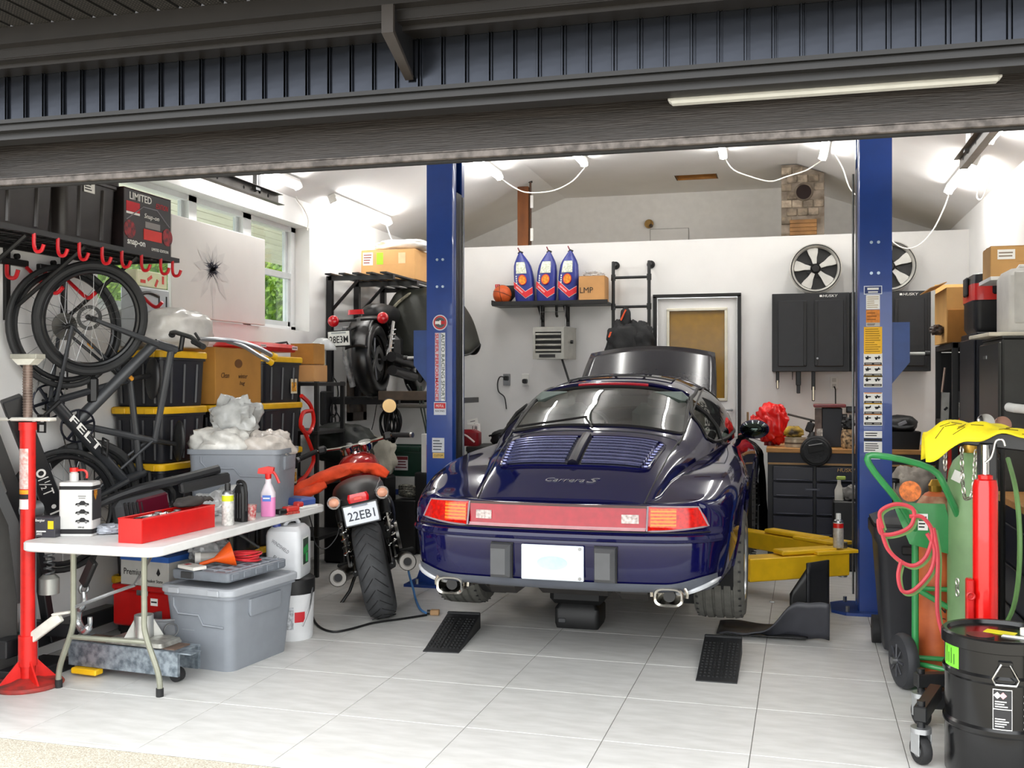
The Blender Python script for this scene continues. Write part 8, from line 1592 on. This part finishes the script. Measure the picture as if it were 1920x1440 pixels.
for z in (.3, .75, 1.20, 1.78): bx((0, 0, z), (.44, .88, .045), .004).ob('shelf_board', mt('#2b2726', .5), hs)
bx((.19, 0, .9), (.012, .86, 1.7)).ob('back_panel', BLK, hs); bx((.0, .43, .9), (.4, .012, 1.7)).ob('end_panel', BLK, hs)
for i, (y, m_) in enumerate(((-.22, RED), (.02, BLKM))):
    t = T('bottle_jack', ('red bottle jack', 'black bottle jack')[i]+' on the right wall shelf', 'jack', (1.30, 8.42+y, 1.223), group='jacks on the right wall shelf'); B().rr([(.12, .12, .02, 0), (.12, .12, .02, .02)]).ob('base', m_, t); cy((0, 0, .02), (0, 0, .22), .04, n=20).ob('body', m_, t); cy((0, 0, .22), (0, 0, .30), .018).ob('ram', CHR, t); cy((-.06, 0, .03), (-.06, 0, .14), .012).ob('pump', CHR, t)
stl_ = T('steel_bracket', 'pale perforated steel bracket standing on the right wall shelf', 'bracket', (1.34, 8.12, 1.223)); bx((0, 0, .2), (.09, .03, .40), .003).ob('plate', mt('#bdb7ae', .4, .4, n=.1), stl_); cy((0, -.016, .2), (0, -.018, .2), .018, n=12).ob('hole', INK, stl_); bx((0, .03, .01), (.1, .1, .02)).ob('foot', STL, stl_)
rbk = T('red_crate', 'red plastic crate on the lower right wall shelf', 'crate', (1.32, 8.35, .773)); B().rr([(.26, .34, .02, 0), (.29, .37, .02, .24), (.31, .39, .02, .25), (.27, .35, .02, .25)]).ob('crate', mt('#c81a1c', .4, n=.05), rbk)
fjk = T('rack_strut', 'perforated grey steel upright leaning at the shelf unit', 'post', (1.10, 8.05, 0), 0); bx((0, 0, .72), (.055, .03, 1.44), .003, rotm(0, 2)).ob('upright', mt('#8d8b86', .4, .6, n=.1), fjk)
for k in range(14): bx((.024-.0018*k*0, -.016, .15+.09*k), (.016, .004, .03), .002, rotm(0, 45)).ob('slot', INK, fjk)
cy((0, 0, 1.44), (.02, 0, 1.62), .008, n=8).ob('rod', mt('#b8a090', .4, .5), fjk)
oc2 = carton('open brown carton with loose flaps on the right wall shelf', (1.33, 8.35, 1.805), .40, .62, .40, 0, mt('#c99a58', .8, n=.06, s=4), flaps=.12)
bx((-.12, -.33, .12), (.16, .04, .24), .002, rotm(12)).ob('hanging_flap', mt('#a87432', .8), oc2); B().blob((-.24, -.12, .1), (.05, .07, .035), .4, 3, 2, 20, 14, .9, False).ob('dark_packet', mt('#4a3c36', .4, n=.4, s=30), oc2)
ylb = T('yellow_packet', 'yellow packet peeping over the brown carton', 'packet', (1.44, 8.02, 1.805)); bx((0, 0, .23), (.2, .1, .46), .02).ob('packet', YEL, ylb)
c3 = carton('brown carton with white labels high on the right wall', (1.40, 7.02, 2.16), .36, .26, .19, 0, mt('#bf935a', .8, n=.06, s=4)); sticker(c3, (-.09, -.1312, .14), RF, .1, .06, PAPER, 2, mt('#8a7a6a', .7)); sticker(c3, (.08, -.1312, .13), RF, .1, .09, mt('#e2cba0', .6), 2)
sp2 = T('high_shelf', 'white bracket shelf high on the right wall under the carton', 'shelf', (XR, 7.02, 2.16)); bx((-.2, 0, -.012), (.4, .4, .022)).ob('board', WALLM, sp2)
for y in (-.12, .12): B().prism([(0, 0), (-.2, 0), (0, -.15)], (0, y, -.023), (1,0,0), (0,0,1), .02).ob('bracket', STL, sp2)
sbn = T('side_workbench', 'wood-topped black workbench along the right wall behind the ram', 'workbench', (1.36, 5.75, 0)); bx((0, 0, .88), (.48, 1.0, .04), .004).ob('wooden_top', WOOD, sbn); bx((.02, 0, .44), (.42, .94, .84)).ob('body', mt('#111114', .4), sbn)
for z in (.2, .42, .64): bx((-.195, 0, z), (.012, .9, .2), .004).ob('drawer', mt('#15161c', .35), sbn)
wbt = T('water_bottle', 'clear water bottle with a pink label on the side workbench', 'bottle', (1.24, 5.42, .902)); B().lathe([(.03, 0), (.034, .01), (.034, .13), (.03, .15), (.013, .18), (.013, .195)], n=20).ob('bottle', mt('#b9c3c6', .1, n=.1), wbt); B().lathe([(.0345, .06), (.0345, .12)], n=20, cap=False).ob('label', mt('#d889a8', .5), wbt); cy((0, 0, .195), (0, 0, .212), .015).ob('cap', PAPER, wbt)
